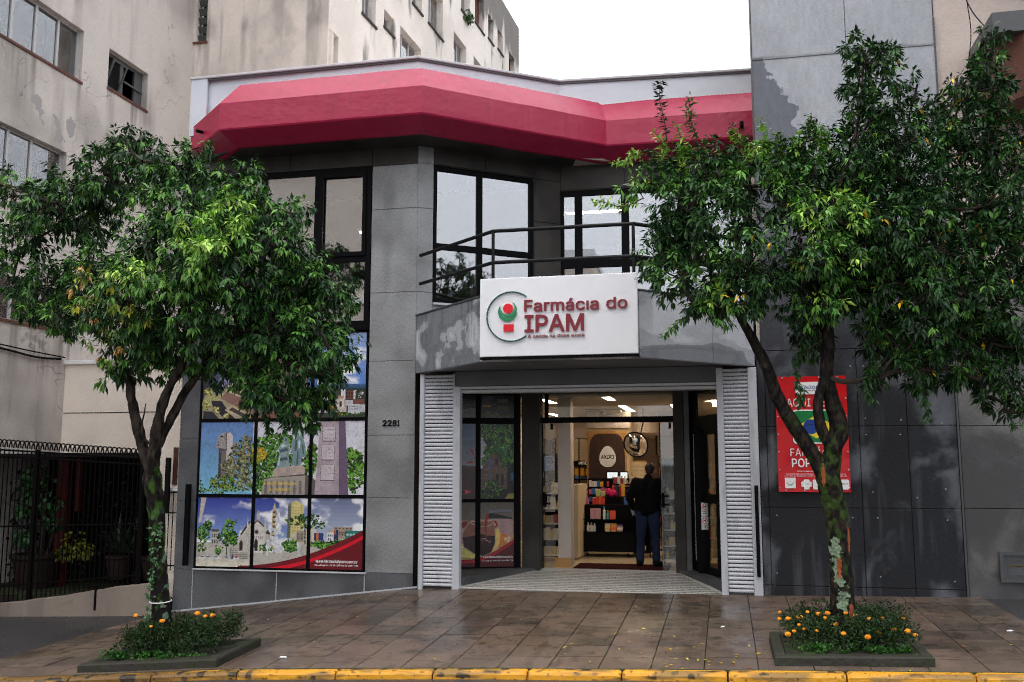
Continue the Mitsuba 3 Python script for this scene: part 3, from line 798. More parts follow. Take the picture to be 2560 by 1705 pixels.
add(P_ + 'entrance_ledge', prism([(-4.45, 15.62), (-4.25, 14.42), (-4.0, 14.30), (-3.93, 14.33), (-3.06, 15.97), (-3.36, 15.99)], -.3, .035), 'm_granite_dark')
add(P_ + 'entrance_ledge', prism([(-.79, 15.98), (-.02, 14.3), (.3, 14.3), (.3, 15.9)], -.3, .05), 'm_granite_dark')
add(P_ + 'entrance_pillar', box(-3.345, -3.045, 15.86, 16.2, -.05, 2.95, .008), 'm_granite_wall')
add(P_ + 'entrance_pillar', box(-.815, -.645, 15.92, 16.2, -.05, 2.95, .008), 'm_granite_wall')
add(P_ + 'entrance_pillar', box(-.638, -.55, 15.86, 16.2, -.05, 2.95, .008), 'm_granite_dark')


# ------------------------------------------------------------------ printed vinyl pictures (flat prints made of flat coloured shapes)
class Print:
    def __init__(s, x0, x1, y0, y1, seed):
        s.b = (x0, x1, y0, y1)
        s.it = []
        s.k = 0
        s.r = np.random.default_rng(seed)

    def g(s, pts, c):
        p = Polygon(pts)
        s.it.append((p if p.is_valid else p.buffer(0), lin(*c), s.k))

    def q(s, x0, y0, x1, y1, c):
        s.g([(x0, y0), (x1, y0), (x1, y1), (x0, y1)], c)

    def grad(s, x0, y0, x1, y1, c0, c1, n=14, sky=0):
        for i in range(n):
            t = i / (n - 1)
            s.k = sky
            s.q(x0, y0 + (y1 - y0) * i / n, x1, y0 + (y1 - y0) * (i + 1) / n + .5, [a + (b - a) * t for a, b in zip(c0, c1)])
        s.k = 0

    def blob(s, x, y, rx, ry, c, n=9, wob=.25):
        a = np.arange(n) * 2 * np.pi / n + s.r.uniform(0, 6)
        k = 1 + s.r.uniform(-wob, wob, n)
        s.g(np.stack([x + rx * k * np.cos(a), y + ry * k * np.sin(a)], 1), c)

    def many(s, x, y, rx, ry, n, size, cols, flat=1.0):
        """blobs over an ellipse, dark first and light last: foliage or cloud"""
        leafy = cols[-1][1] > max(cols[-1][0], cols[-1][2])
        if leafy and flat > .55:
            n = int(n * .8)
            s.k = 2
        for i in range(n):
            a, d = s.r.uniform(0, 6.283), math.sqrt(s.r.random())
            c = cols[min(int((i / n) ** 1.7 * len(cols)), len(cols) - 1)]
            k = s.r.uniform(.5, 1.25) * size * .8
            s.blob(x + rx * d * math.cos(a), y + ry * d * math.sin(a) - (ry * .12 * i / n), k, k * flat, np.clip(np.array(c) + s.r.normal(0, 6, 3), 0, 255))
        s.k = 0

    def line(s, pts, w, c):
        s.it.append((LineString(pts).buffer(w / 2, cap_style=2), lin(*c), 0))

    def done(s):
        """front to back in small tiles: what a later shape covers is cut away from the earlier ones"""
        ps = np.array([p for p, _, _ in s.it], dtype=object)
        bb = shapely.bounds(ps)
        x0, x1, y0, y1 = s.b
        out, st = [], 62.0
        for tx in np.arange(x0, x1, st):
            for ty in np.arange(y0, y1, st):
                tile = sbox(tx, ty, tx + st, ty + st)
                hit = np.nonzero((bb[:, 0] < tx + st) & (bb[:, 2] > tx) & (bb[:, 1] < ty + st) & (bb[:, 3] > ty))[0]
                free = tile
                for i in hit[::-1]:
                    v = free.intersection(ps[i])
                    if v.is_empty:
                        continue
                    out.append((v, s.it[i][1], s.it[i][2]))
                    free = free.difference(ps[i])
                    if free.area < .5:
                        break
        return out


def pane_mesh(shapes, win, M, mp):
    """the part of the picture inside win (picture units) as one flat mesh; mp maps picture to local metres"""
    V, F, C, K, k = [], [], [], [], 0
    wb = sbox(*win)
    for p, c, kind in shapes:
        a, b, c_, d = p.bounds
        if a > win[2] or c_ < win[0] or b > win[3] or d < win[1]:
            continue
        if not (a >= win[0] and c_ <= win[2] and b >= win[1] and d <= win[3]):
            p = p.intersection(wb)
        for g in getattr(p, 'geoms', [p]):
            if g.geom_type != 'Polygon' or g.area < 2e-3:
                continue
            v, f = trimesh.creation.triangulate_polygon(g, engine='earcut')
            if len(f) == 0:
                continue
            v = mp(np.asarray(v))
            e1, e2 = v[f[:, 1]] - v[f[:, 0]], v[f[:, 2]] - v[f[:, 0]]
            f = np.where((e1[:, :1] * e2[:, 1:] - e1[:, 1:] * e2[:, :1]) > 0, f, f[:, ::-1])
            V.append(np.column_stack([v, np.zeros(len(v))]))
            F.append(f + k)
            C.append(np.tile(c, (len(v), 1)))
            K.append(np.full((len(v), 2), kind))
            k += len(v)
    m = trimesh.Trimesh(np.vstack(V), np.vstack(F), process=False)
    m.vertices = trimesh.transform_points(m.vertices, M)
    return m, np.vstack(C), np.vstack(K).astype(float)


GR = [(8, 30, 14), (16, 52, 20), (30, 82, 26), (54, 118, 36), (104, 166, 58)]
WAVE = lambda x0, x1, base, amp: [(x0 + (x1 - x0) * t, base - amp * (t ** 1.9)) for t in np.linspace(0, 1, 22)]

# -- bottom row: church square, fountain, town
A = Print(120, 1745, 795, 1470, 1)
A.grad(100, 780, 1760, 1240, (52, 66, 160), (150, 178, 226), 16, 1)
A.grad(1190, 780, 1760, 1240, (112, 122, 156), (190, 200, 222), 12, 1)
A.q(100, 1235, 1760, 1480, (196, 192, 182))
WH = [(146, 160, 214), (186, 196, 228), (220, 226, 242), (242, 244, 250)]
A.g([(150, 790), (205, 790), (158, 1030), (135, 1060)], (216, 204, 192))
A.q(265, 1130, 345, 1310, (196, 190, 182)); A.q(270, 1105, 340, 1132, (96, 88, 84))
for k in range(4):
    for j in range(2):
        A.q(276 + k * 18, 1150 + j * 60, 286 + k * 18, 1185 + j * 60, (88, 84, 84))
A.q(120, 1300, 660, 1420, (196, 194, 184)); A.grad(120, 1380, 700, 1475, (214, 206, 190), (232, 226, 206), 4)
A.q(460, 1290, 640, 1390, (150, 146, 138))
for k in range(5):
    A.q(470, 1300 + 18 * k, 640, 1306 + 18 * k, (204, 200, 190))
# church
A.g([(540, 1170), (565, 1140), (640, 1040), (720, 1010), (800, 1085), (855, 1130), (855, 1330), (540, 1330)], (206, 202, 194))
A.g([(556, 1150), (640, 1020), (652, 1040), (570, 1160)], (72, 62, 58))
A.g([(655, 1075), (722, 1005), (795, 1068), (795, 1085), (722, 1025), (655, 1095)], (88, 74, 66))
A.g([(660, 1095), (722, 1030), (790, 1090), (790, 1330), (660, 1330)], (226, 222, 214))
A.q(800, 1140, 858, 1330, (190, 186, 178)); A.g([(800, 1140), (830, 1100), (858, 1150)], (60, 54, 54))
A.blob(718, 1126, 23, 23, (150, 140, 132), 14, .02); A.blob(718, 1126, 16, 16, (58, 52, 56), 12, .02)
for cx, w, t in ((715, 17, 1205), (568, 15, 1220), (815, 12, 1235)):
    A.g([(cx - w - 5, 1310), (cx - w - 5, t + 12), (cx, t - 22), (cx + w + 5, t + 12), (cx + w + 5, 1310)], (168, 160, 150))
    A.g([(cx - w, 1310), (cx - w, t + 12), (cx, t - 12), (cx + w, t + 12), (cx + w, 1310)], (40, 34, 34))
for cx, t in ((628, 1000), (800, 985)):
    A.g([(cx - 9, 1320), (cx - 8, t + 70), (cx, t - 25), (cx + 8, t + 70), (cx + 9, 1320)], (212, 208, 198))
A.g([(722, 1015), (714, 985), (722, 930), (734, 905), (742, 930), (748, 990), (742, 1020)], (196, 192, 184))
A.line([(735, 945), (735, 895)], 4, (70, 66, 66)); A.line([(725, 908), (745, 908)], 4, (70, 66, 66))
for k in range(6):
    A.q(672 + k * 20, 1166, 684 + k * 20, 1190, (180, 172, 164))
# bell tower
A.g([(858, 1330), (868, 930), (876, 880), (888, 836), (900, 880), (910, 930), (900, 1330)], (206, 188, 142))
A.g([(892, 1330), (896, 900), (910, 930), (900, 1330)], (156, 138, 100))
for k in range(7):
    A.q(874, 925 + k * 46, 896, 945 + k * 46, (52, 44, 40))
# fountain
for i in range(60):
    t = A.r.random()
    A.blob(925 + A.r.normal(0, 8 + 34 * t), 940 + 380 * t, 9 + 10 * t, 18, np.array((232, 236, 242)) - A.r.uniform(0, 26), 7)
A.many(980, 1240, 70, 50, 60, 16, [(206, 212, 218), (226, 230, 236), (240, 242, 246)])
# tall yellow building
A.g([(1015, 1180), (1020, 860), (1095, 815), (1175, 862), (1170, 1180)], (222, 208, 140))
A.g([(1015, 1180), (1020, 860), (1052, 842), (1050, 1180)], (120, 128, 112))
for k in range(12):
    A.q(1022, 880 + k * 24, 1046, 890 + k * 24, (66, 78, 82))
for k in range(10):
    for j in range(4):
        A.q(1066 + j * 26, 884 + k * 27, 1076 + j * 26, 894 + k * 27, (176, 160, 104))
A.g([(1050, 1190), (1060, 1150), (1150, 1100), (1300, 1090), (1310, 1240), (1050, 1240)], (214, 206, 186))
A.q(1110, 1110, 1180, 1215, (168, 158, 140))
for k in range(5):
    A.q(1116 + k * 13, 1130, 1123 + k * 13, 1200, (104, 96, 90))
# far right town
for x0, y0, x1, y1, c in ((1280, 1128, 1370, 1200, (44, 62, 120)), (1300, 1128, 1322, 1200, (214, 110, 44)), (1410, 1092, 1475, 1230, (196, 182, 164)), (1405, 1122, 1465, 1235, (234, 234, 234)), (1470, 1068, 1645, 1180, (176, 158, 138)),
                          (1470, 1095, 1512, 1230, (44, 58, 104)), (1475, 1092, 1488, 1140, (214, 110, 44)), (1575, 1100, 1740, 1220, (44, 128, 124))):
    A.q(x0, y0, x1, y1, c)
for k in range(5):
    A.q(1480 + k * 34, 1076, 1500 + k * 34, 1086, (84, 72, 66)); A.q(1520 + k * 14, 1110, 1528 + k * 14, 1150, (84, 72, 66))
    A.q(1590 + k * 30, 1130, 1610 + k * 30, 1148, (200, 226, 226))
    A.q(1414 + (k % 3) * 17, 1140 + (k // 3) * 34, 1424 + (k % 3) * 17, 1160 + (k // 3) * 34, (90, 96, 112))
# araucaria and trees
A.line([(1195, 1240), (1190, 1080), (1180, 1000)], 13, (52, 40, 30))
for a in ((1090, 1020, 90, 35, 50), (1150, 985, 60, 30, 30), (1250, 985, 70, 40, 45), (1320, 1050, 60, 40, 34), (1210, 1070, 60, 24, 22)):
    A.many(*a[:4], a[4], 15, GR[:3] + [(36, 86, 44)], .8)
A.line([(425, 1370), (428, 1200)], 8, (48, 36, 28)); A.line([(160, 1380), (172, 1180)], 5, (200, 200, 200))
for a in ((440, 1150, 60, 130, 170, 15), (385, 1190, 50, 60, 50, 15), (500, 1200, 40, 70, 60, 15), (490, 1030, 35, 20, 16, 10), (190, 1150, 65, 100, 150, 14), (230, 1070, 40, 50, 40, 12), (160, 1290, 60, 40, 40, 12), (350, 1310, 50, 50, 40, 12),
          (815, 1280, 66, 36, 70, 12), (1050, 1255, 75, 60, 130, 14), (1380, 1240, 160, 38, 190, 14), (1530, 1205, 60, 24, 50, 12)):
    A.many(*a[:5], a[5], GR)
A.line([(795, 1340), (800, 1300)], 8, (50, 38, 28))
for x in (690, 835, 1140):
    for i in range(16):
        A.blob(x + A.r.normal(0, 9), A.r.uniform(1210, 1350), 9, 16, np.array((228, 234, 240)) - A.r.uniform(0, 20), 7)
for x, c in ((180, 230), (240, 210), (320, 226), (420, 200), (520, 234)):
    A.g([(x - 34, 1395), (x - 28, 1378), (x - 10, 1366), (x + 18, 1366), (x + 32, 1380), (x + 36, 1395)], (c, c, c + 4)); A.q(x - 14, 1370, x + 18, 1380, (70, 80, 90))
A.blob(487, 1375, 13, 22, (48, 58, 120)); A.blob(525, 1368, 16, 14, (196, 50, 60)); A.blob(390, 1192, 12, 14, (214, 220, 255), 10, .05)
up = WAVE(545, 1760, 1455, 370)
A.g(up + [(1760, 1500), (545, 1500)], (120, 10, 28))
A.g([(x, y + 26) for x, y in WAVE(640, 1760, 1455, 345)] + [(x, y + 62) for x, y in WAVE(640, 1760, 1455, 345)[::-1]], (226, 10, 40))
A.g([(x, y + 62) for x, y in WAVE(640, 1760, 1455, 345)] + [(1760, 1500), (640, 1500)], (112, 6, 26))

# -- middle row: stone head, monument, obelisk
Bp = Print(145, 1750, 65, 770, 2)
Bp.grad(140, 60, 675, 780, (104, 142, 206), (128, 196, 228), 12)
Bp.grad(670, 60, 1760, 780, (222, 222, 234), (234, 234, 244), 4)
OL = [(40, 44, 24), (70, 74, 40), (104, 108, 64), (140, 140, 92), (168, 166, 120)]
Bp.g([(333, 645), (332, 350), (345, 330), (470, 330), (470, 560), (400, 645)], (124, 116, 116))
Bp.g([(410, 560), (405, 180), (440, 165), (468, 200), (470, 560)], (216, 208, 206))
Bp.g([(333, 645), (333, 340), (358, 350), (362, 645)], (70, 66, 76))
head = [(405, 166), (372, 168), (345, 184), (325, 205), (320, 228), (308, 240), (318, 254), (314, 262), (304, 272), (312, 284), (300, 292), (298, 312), (318, 326), (345, 356), (402, 345), (412, 240)]
Bp.g(head, (176, 168, 168))
Bp.g([(405, 168), (380, 172), (372, 215), (392, 260), (400, 330), (408, 260)], (146, 138, 138))
Bp.line([(405, 170), (402, 240), (410, 345)], 6, (70, 62, 66))
Bp.g([(335, 205), (352, 196), (372, 205), (365, 216), (340, 216)], (58, 52, 58)); Bp.g([(312, 262), (330, 256), (342, 274), (330, 270)], (64, 56, 62)); Bp.g([(306, 288), (330, 282), (340, 300), (316, 296)], (84, 74, 78))
Bp.g([(345, 355), (318, 326), (340, 320), (400, 330), (402, 345)], (92, 84, 90))
for a in ((600, 250, 60, 50, 50), (560, 330, 100, 60, 100), (520, 430, 100, 70, 120), (600, 460, 70, 90, 120), (450, 500, 90, 60, 100), (540, 580, 120, 80, 170), (600, 680, 70, 80, 90)):
    Bp.many(*a[:4], a[4], 14, OL)
for a in ((380, 650, 130, 60, 160), (340, 720, 100, 50, 90), (490, 700, 80, 50, 70)):
    Bp.many(*a[:4], a[4], 13, [(30, 44, 16), (66, 84, 24), (104, 122, 38), (142, 158, 58)])
Bp.many(160, 700, 25, 60, 30, 12, [(20, 40, 24), (50, 76, 50)]); Bp.many(205, 740, 30, 20, 16, 10, [(30, 60, 30)])
for a in ((760, 420, 110, 190, 260), (900, 320, 150, 130, 220), (820, 560, 160, 150, 230), (1000, 260, 60, 70, 70), (1100, 480, 130, 160, 160), (740, 680, 80, 90, 90), (1240, 470, 60, 160, 130), (1260, 330, 45, 50, 40), (1660, 560, 85, 200, 260), (1620, 400, 50, 70, 60), (1700, 420, 40, 50, 30)):
    Bp.many(*a[:4], a[4], 20, GR)
Bp.many(730, 390, 75, 75, 110, 13, [(150, 130, 20), (206, 168, 24), (232, 196, 40)])
Bp.g([(770, 770), (790, 625), (880, 610), (1190, 585), (1220, 585), (1450, 765)], (176, 166, 158))
Bp.g([(1190, 585), (1225, 580), (1460, 770), (1190, 770)], (104, 94, 92))
for k in range(7):
    x = 800 + k * 56
    Bp.g([(x, 640), (x + 18, 636), (x + 24, 765), (x - 4, 765)], (126, 116, 112))
Bp.g([(876, 603), (882, 530), (920, 512), (1150, 490), (1186, 520), (1184, 590)], (196, 176, 168))
Bp.g([(876, 603), (1184, 574), (1184, 590), (876, 608)], (96, 82, 78)); Bp.line([(1015, 520), (1012, 590)], 4, (150, 132, 126))
ST = (142, 166, 170)
Bp.g([(905, 515), (922, 440), (932, 380), (920, 330), (940, 290), (968, 270), (975, 225), (996, 208), (1014, 232), (1016, 262), (1036, 285), (1034, 350), (1024, 400), (1034, 500), (970, 512)], ST)
Bp.g([(1050, 495), (1068, 400), (1048, 350), (1050, 250), (1090, 228), (1105, 185), (1124, 162), (1142, 190), (1166, 240), (1190, 330), (1192, 400), (1150, 420), (1148, 470), (1140, 490)], (128, 154, 160))
for a in (((930, 340), (1010, 320), (1020, 350), (940, 370)), ((940, 420), (1010, 410), (1020, 440), (935, 450)), ((1085, 250), (1105, 240), (1100, 350), (1080, 350)), ((1108, 350), (1120, 350), (1118, 480), (1100, 485)), ((1150, 280), (1164, 300), (1176, 390), (1160, 380)), ((985, 230), (1004, 230), (1000, 262), (986, 262))):
    Bp.g(a, (74, 96, 104))
for a in (((945, 300), (965, 285), (1000, 300), (960, 320)), ((1115, 240), (1135, 250), (1130, 330), (1118, 330)), ((920, 480), (935, 400), (945, 400), (935, 500)), ((1120, 170), (1135, 180), (1130, 205), (1118, 200))):
    Bp.g(a, (204, 222, 224))
Bp.g([(1283, 770), (1322, 60), (1560, 60), (1602, 770)], (186, 170, 180))
Bp.g([(1515, 770), (1500, 60), (1562, 60), (1604, 770)], (112, 92, 120))
for (x0, y0, x1, y1) in ((1352, 122, 1468, 255), (1342, 300, 1464, 436), (1338, 488, 1464, 630)):
    Bp.q(x0 - 4, y0 + 6, x1 + 4, y1 + 8, (96, 86, 92)); Bp.q(x0, y0, x1, y1, (214, 204, 210))
    Bp.many((x0 + x1) / 2, (y0 + y1) / 2, 42, 46, 26, 9, [(160, 150, 158), (190, 180, 188), (232, 226, 230)], .6)
for k in range(8):
    Bp.line([(1300 - k * 2 + k * 0, 150 + k * 84), (1515, 150 + k * 84)], 3, (160, 144, 154))

# -- top row: bird's eye view of a church, hidden middle, sky over the town
C = Print(205, 2075, 190, 1230, 3)
C.q(200, 180, 2100, 1240, (40, 42, 58))
C.many(500, 760, 180, 90, 50, 40, [(60, 64, 90), (150, 140, 180), (80, 84, 110)])
C.g([(210, 1010), (230, 930), (480, 860), (700, 760), (800, 800), (800, 1240), (210, 1240)], (170, 160, 130))
C.g([(225, 1000), (330, 890), (480, 850), (520, 930), (420, 990), (340, 1010)], (186, 182, 122))
C.g([(300, 920), (420, 880), (470, 900), (400, 940)], (150, 146, 146))
C.g([(410, 970), (490, 890), (560, 900), (800, 1000), (800, 1180), (620, 1090), (500, 1020)], (150, 112, 100))
C.g([(480, 890), (640, 770), (800, 900), (800, 1000), (640, 960)], (214, 196, 168))
C.g([(560, 900), (600, 880), (800, 985), (800, 1020)], (96, 72, 66))
for k in range(9):
    C.g([(500 + k * 22, 800 - k * 14), (512 + k * 22, 806 - k * 14), (530 + k * 22, 860 - k * 8), (516 + k * 22, 862 - k * 8)], (232, 220, 196))
C.g([(310, 1000), (430, 1010), (480, 1080), (600, 1240), (480, 1240), (330, 1080)], (26, 26, 42))
C.g([(220, 1130), (330, 1140), (420, 1240), (220, 1240)], (34, 36, 52))
C.g([(470, 1120), (560, 1060), (800, 1200), (800, 1240), (620, 1240)], (196, 180, 150)); C.g([(520, 1120), (560, 1090), (760, 1200), (700, 1220)], (70, 62, 60))
for a in ((275, 890, 52, 42, 40), (255, 1060, 52, 60, 50), (375, 1130, 42, 46, 36), (495, 1195, 34, 24, 20), (640, 850, 26, 20, 12)):
    C.many(*a[:4], a[4], 16, [(84, 88, 40), (140, 142, 70), (184, 182, 104), (208, 206, 132)])
C.q(800, 180, 1440, 1240, (120, 100, 96)); C.g([(800, 1240), (1000, 1150), (1440, 1180), (1440, 1240)], (140, 92, 80))
C.grad(1430, 180, 2100, 840, (150, 170, 214), (96, 140, 214), 10, 1)
C.grad(1430, 825, 2100, 910, (70, 110, 160), (34, 62, 70), 5)
C.q(1430, 880, 2100, 1240, (56, 66, 56))
C.many(1960, 960, 130, 50, 90, 12, [(30, 46, 40), (80, 96, 84), (170, 176, 176), (216, 218, 220)], .7)
for x0, y0, x1, y1, c in ((1800, 890, 1850, 1010, (220, 222, 230)), (1848, 905, 1945, 1010, (112, 74, 64)), (1940, 905, 1960, 1010, (214, 208, 206)), (1770, 965, 1830, 1000, (200, 150, 130)), (1720, 1000, 1850, 1100, (196, 176, 172)), (1760, 1000, 1835, 1110, (222, 218, 214)),
                          (1850, 1020, 1935, 1090, (200, 198, 200)), (1935, 1010, 2060, 1070, (120, 78, 70)), (1550, 985, 1680, 1170, (226, 228, 234)), (1550, 1000, 1600, 1140, (74, 84, 110)), (1735, 1100, 1865, 1165, (206, 196, 186)), (1880, 1070, 2010, 1190, (206, 206, 214)), (2010, 1075, 2070, 1170, (196, 198, 204))):
    C.q(x0, y0, x1, y1, c)
for k in range(6):
    C.q(1552, 1010 + k * 24, 1602, 1020 + k * 24, (214, 218, 226)); C.q(1600, 1010 + k * 26, 1680, 1014 + k * 26, (180, 184, 194))
    C.q(1856 + (k % 3) * 28, 920 + (k // 3) * 44, 1872 + (k % 3) * 28, 952 + (k // 3) * 44, (66, 40, 38))
    C.q(1892 + k * 18, 1090, 1902 + k * 18, 1104, (116, 116, 128)); C.q(1892 + k * 18, 1124, 1902 + k * 18, 1138, (116, 116, 128))
C.q(1785, 1035, 1812, 1100, (50, 44, 46))
C.many(1700, 1110, 26, 36, 30, 9, [(120, 84, 20), (206, 150, 40)]); C.many(1760, 1190, 40, 16, 24, 9, [(206, 80, 40), (240, 130, 70)]); C.many(1900, 1190, 160, 14, 60, 10, GR[:4])

PW = lab(num(P_ + 'printed_window'), 'tall black framed window covered with printed city photographs')
PROWS = [.085, 1.235, 2.45, 3.86]
wk, hs = window(P_, MFw, UL, PROWS, .055, outer=.03, pane=None, name='printed_window')
pics = [(A.done(), (120, 1745, 1470, 795)), (Bp.done(), (145, 1750, 770, 65)), (C.done(), (205, 2075, 1230, 190))]
names = [['printed pane with park trees and white church wing', 'printed pane with church front, bell tower and fountain', 'printed pane with town buildings and red wave'],
         ['printed pane with stone head against blue sky', 'printed pane with two bronze figures on a pedestal', 'printed pane with purple obelisk'],
         ['printed pane with a bird\'s eye view of a church', 'printed pane behind the tree crown', 'printed pane with clouds over a town']]
MPn = MFw @ trimesh.transformations.translation_matrix([0, 0, -.012])
for j in range(3):
    shp, (xa, xb, ya, yb) = pics[j]
    for i in range(3):
        h = hs[i * 3 + j]
        U0, U1, V0, V1 = UL[0] + .03, UL[-1] - .03, PROWS[j] + .028, PROWS[j + 1] - .028
        to = lambda q: np.column_stack([U0 + (q[:, 0] - xa) / (xb - xa) * (U1 - U0), V0 + (q[:, 1] - ya) / (yb - ya) * (V1 - V0)])
        ix = lambda u: xa + (u - U0) / (U1 - U0) * (xb - xa)
        iy = lambda v: ya + (v - V0) / (V1 - V0) * (yb - ya)
        m, col, kd = pane_mesh(shp, (ix(h[0]), iy(h[3]), ix(h[2]), iy(h[1])), MPn, to)
        lab(add(wk + '__pane', m, 'm_print', color=col, uv=kd), names[j][i])


def wtext(s, h, M, u, v, width, bs='m_white', bold=True, key=None, **k):
    return add(key, text(s, h, M @ trimesh.transformations.translation_matrix([u, v, 0]), .0015, bold, width, **k), bs)


wtext('www.farmaciaipam.com.br', .044, MPn, -6.30, .215, .70, key=wk + '__lettering')
wtext('Tele-entrega 54- 99701-7689 Tel: 54-4009-7700', .022, MPn, -6.32, .165, .73, key=wk + '__lettering')
MPm = MFw @ trimesh.transformations.translation_matrix([0, 0, -.0115])
wtext('A NAÇÃO BRASILEIRA', .045, MPm, -7.22, 1.415, .56, 'm_yellow', False, key=wk + '__lettering')
wtext('AO IMIGRANTE', .045, MPm, -7.12, 1.315, .38, 'm_yellow', False, key=wk + '__lettering')

# -- entrance window: three prints in two columns
E_ = Print(60, 535, 110, 1480, 4)
E_.q(50, 100, 545, 345, (30, 28, 30))
for k in range(5):
    E_.g([(70, 150 + k * 22), (150, 165 + k * 10), (150, 172 + k * 10), (70, 160 + k * 22)], (86, 84, 86))
E_.g([(75, 250), (150, 235), (150, 325), (75, 325)], (120, 112, 108))
for k in range(7):
    E_.q(75, 252 + k * 11, 150, 256 + k * 11, (70, 64, 62))
E_.g([(218, 120), (345, 125), (330, 140), (218, 185)], (70, 70, 90))
for k in range(7):
    E_.g([(220, 205 - k * 10), (345, 200 - k * 9), (345, 203 - k * 9), (220, 209 - k * 10)], (116, 112, 106))
for k in range(6):
    E_.q(366 + k * 18, 150, 378 + k * 18, 186, (134, 128, 120)); E_.q(372 + k * 18, 216, 384 + k * 18, 248, (96, 84, 30))
E_.g([(218, 208), (300, 212), (300, 224), (218, 222)], (190, 150, 20))
E_.many(300, 300, 80, 26, 70, 11, [(30, 40, 16), (70, 80, 24), (130, 130, 34)], .6); E_.many(430, 310, 70, 16, 40, 10, [(20, 26, 12), (56, 64, 24)], .6)
E_.grad(50, 345, 160, 700, (92, 112, 150), (150, 158, 172), 6); E_.q(50, 680, 160, 940, (90, 62, 62)); E_.g([(60, 680), (110, 674), (152, 740), (152, 940), (60, 940)], (74, 50, 52))
E_.q(88, 740, 100, 800, (120, 90, 80))
for a in (((152, 640), (126, 545), (140, 560)), ((152, 600), (104, 580), (120, 590)), ((152, 655), (110, 660), (130, 640)), ((152, 590), (146, 548), (152, 548))):
    E_.g(a, (196, 40, 34))
E_.g([(108, 852), (138, 868), (112, 890)], (232, 80, 110))
E_.q(195, 345, 545, 940, (14, 18, 14)); E_.q(200, 360, 260, 700, (206, 210, 216)); E_.many(330, 440, 30, 40, 14, 22, [(190, 196, 204)]); E_.many(440, 540, 30, 34, 14, 18, [(200, 206, 208)])
E_.g([(205, 860), (205, 720), (275, 620), (330, 560), (400, 580), (465, 680), (465, 850)], (104, 84, 74))
for i in range(150):
    E_.blob(E_.r.uniform(210, 460), E_.r.uniform(640, 850), 9, 5, np.array((128, 106, 92)) + E_.r.uniform(-50, 34), 6)
E_.g([(330, 570), (345, 540), (410, 575), (470, 690), (455, 690)], (64, 40, 38)); E_.q(285, 620, 302, 710, (58, 104, 190)); E_.q(345, 620, 372, 668, (34, 28, 30))
E_.q(276, 730, 312, 800, (96, 100, 112)); E_.q(352, 740, 384, 830, (40, 32, 30)); E_.q(404, 745, 432, 820, (40, 32, 30)); E_.q(270, 715, 460, 728, (120, 96, 70)); E_.q(500, 730, 526, 790, (40, 90, 140))
for a in ((300, 430, 90, 80, 50), (370, 500, 110, 90, 60), (250, 400, 40, 40, 20), (450, 440, 80, 80, 40), (500, 560, 40, 110, 40)):
    E_.many(*a[:4], a[4], 27, [(8, 30, 12), (10, 56, 22), (16, 86, 34), (30, 110, 46)])
for a in ((230, 620, 26, 50, 12), (430, 620, 24, 60, 14), (270, 570, 24, 40, 10), (460, 500, 16, 50, 10)):
    E_.many(*a[:4], a[4], 22, [(14, 90, 40), (40, 140, 70)])
E_.many(320, 850, 100, 60, 120, 13, [(8, 22, 14), (18, 46, 26), (36, 74, 40)]); E_.many(240, 905, 60, 20, 30, 12, [(30, 70, 20), (70, 110, 30)], .5); E_.g([(440, 925), (480, 885), (530, 885), (530, 925)], (150, 140, 80))
E_.grad(50, 945, 545, 1110, (94, 88, 80), (120, 108, 98), 5); E_.g([(60, 1095), (200, 1100), (360, 1085), (520, 1090), (530, 1180), (500, 1260), (340, 1340), (60, 1390)], (184, 150, 148))
E_.many(230, 1130, 130, 26, 40, 26, [(150, 40, 30), (196, 110, 90), (214, 160, 150)])
E_.g([(285, 1320), (330, 1180), (380, 1160), (400, 1200), (390, 1300), (340, 1340)], (240, 206, 116)); E_.g([(380, 1340), (400, 1200), (470, 1215), (500, 1270), (430, 1320)], (206, 130, 60)); E_.many(470, 1255, 30, 20, 20, 14, [(220, 160, 110), (240, 210, 190)])
E_.g([(60, 1395), (62, 1260), (110, 1300), (150, 1360), (150, 1400)], (226, 222, 120)); E_.many(110, 1330, 40, 30, 20, 14, [(206, 210, 100), (240, 236, 150)])
gl = [(128, 1110), (106, 1180), (98, 1240), (106, 1310), (145, 1368), (230, 1390), (310, 1360), (345, 1290), (350, 1210), (338, 1150), (328, 1110)]
E_.g(gl, (150, 96, 80)); E_.g([(104, 1235), (190, 1205), (260, 1220), (350, 1225), (344, 1290), (310, 1358), (230, 1388), (145, 1366), (106, 1310)], (46, 8, 16))
E_.many(240, 1262, 80, 18, 30, 8, [(120, 20, 30), (200, 150, 150), (236, 220, 220)], .5)
E_.line([(128, 1112), (160, 1098), (228, 1094), (300, 1098), (328, 1112), (300, 1140), (228, 1152), (150, 1136), (126, 1112)], 5, (206, 190, 180)); E_.line(gl, 5, (196, 170, 160))
E_.g([(300, 1055), (300, 1010), (512, 1010), (514, 1026), (330, 1042)], (26, 24, 26)); E_.g([(285, 1012), (512, 1008), (512, 1026), (290, 1040)], (120, 120, 130)); E_.g([(260, 1080), (290, 1040), (380, 1050), (520, 1080), (520, 1085), (290, 1080)], (14, 12, 14))
E_.g([(262, 1040), (284, 1050), (262, 1130), (264, 1240), (256, 1240), (244, 1150), (246, 1080)], (150, 30, 24))
ew = [(60 + 475 * t, 1420 - 170 * t ** 1.7) for t in np.linspace(0, 1, 20)]
E_.g(ew + [(545, 1490), (60, 1490)], (84, 8, 22)); E_.g([(x, y + 8) for x, y in ew] + [(x, y + 28) for x, y in ew[::-1]], (186, 16, 36))
esh = E_.done()
ME = frame((-4.42, 15.43, 0), (1.06, .40, 0))
LE = math.hypot(1.06, .40)
EU, EV = [.0, .385, .43, 1.02], [.05, 1.125, 1.165, 2.44, 2.50, 3.0]
poly = sbox(-.05, .02, LE, 2.95)
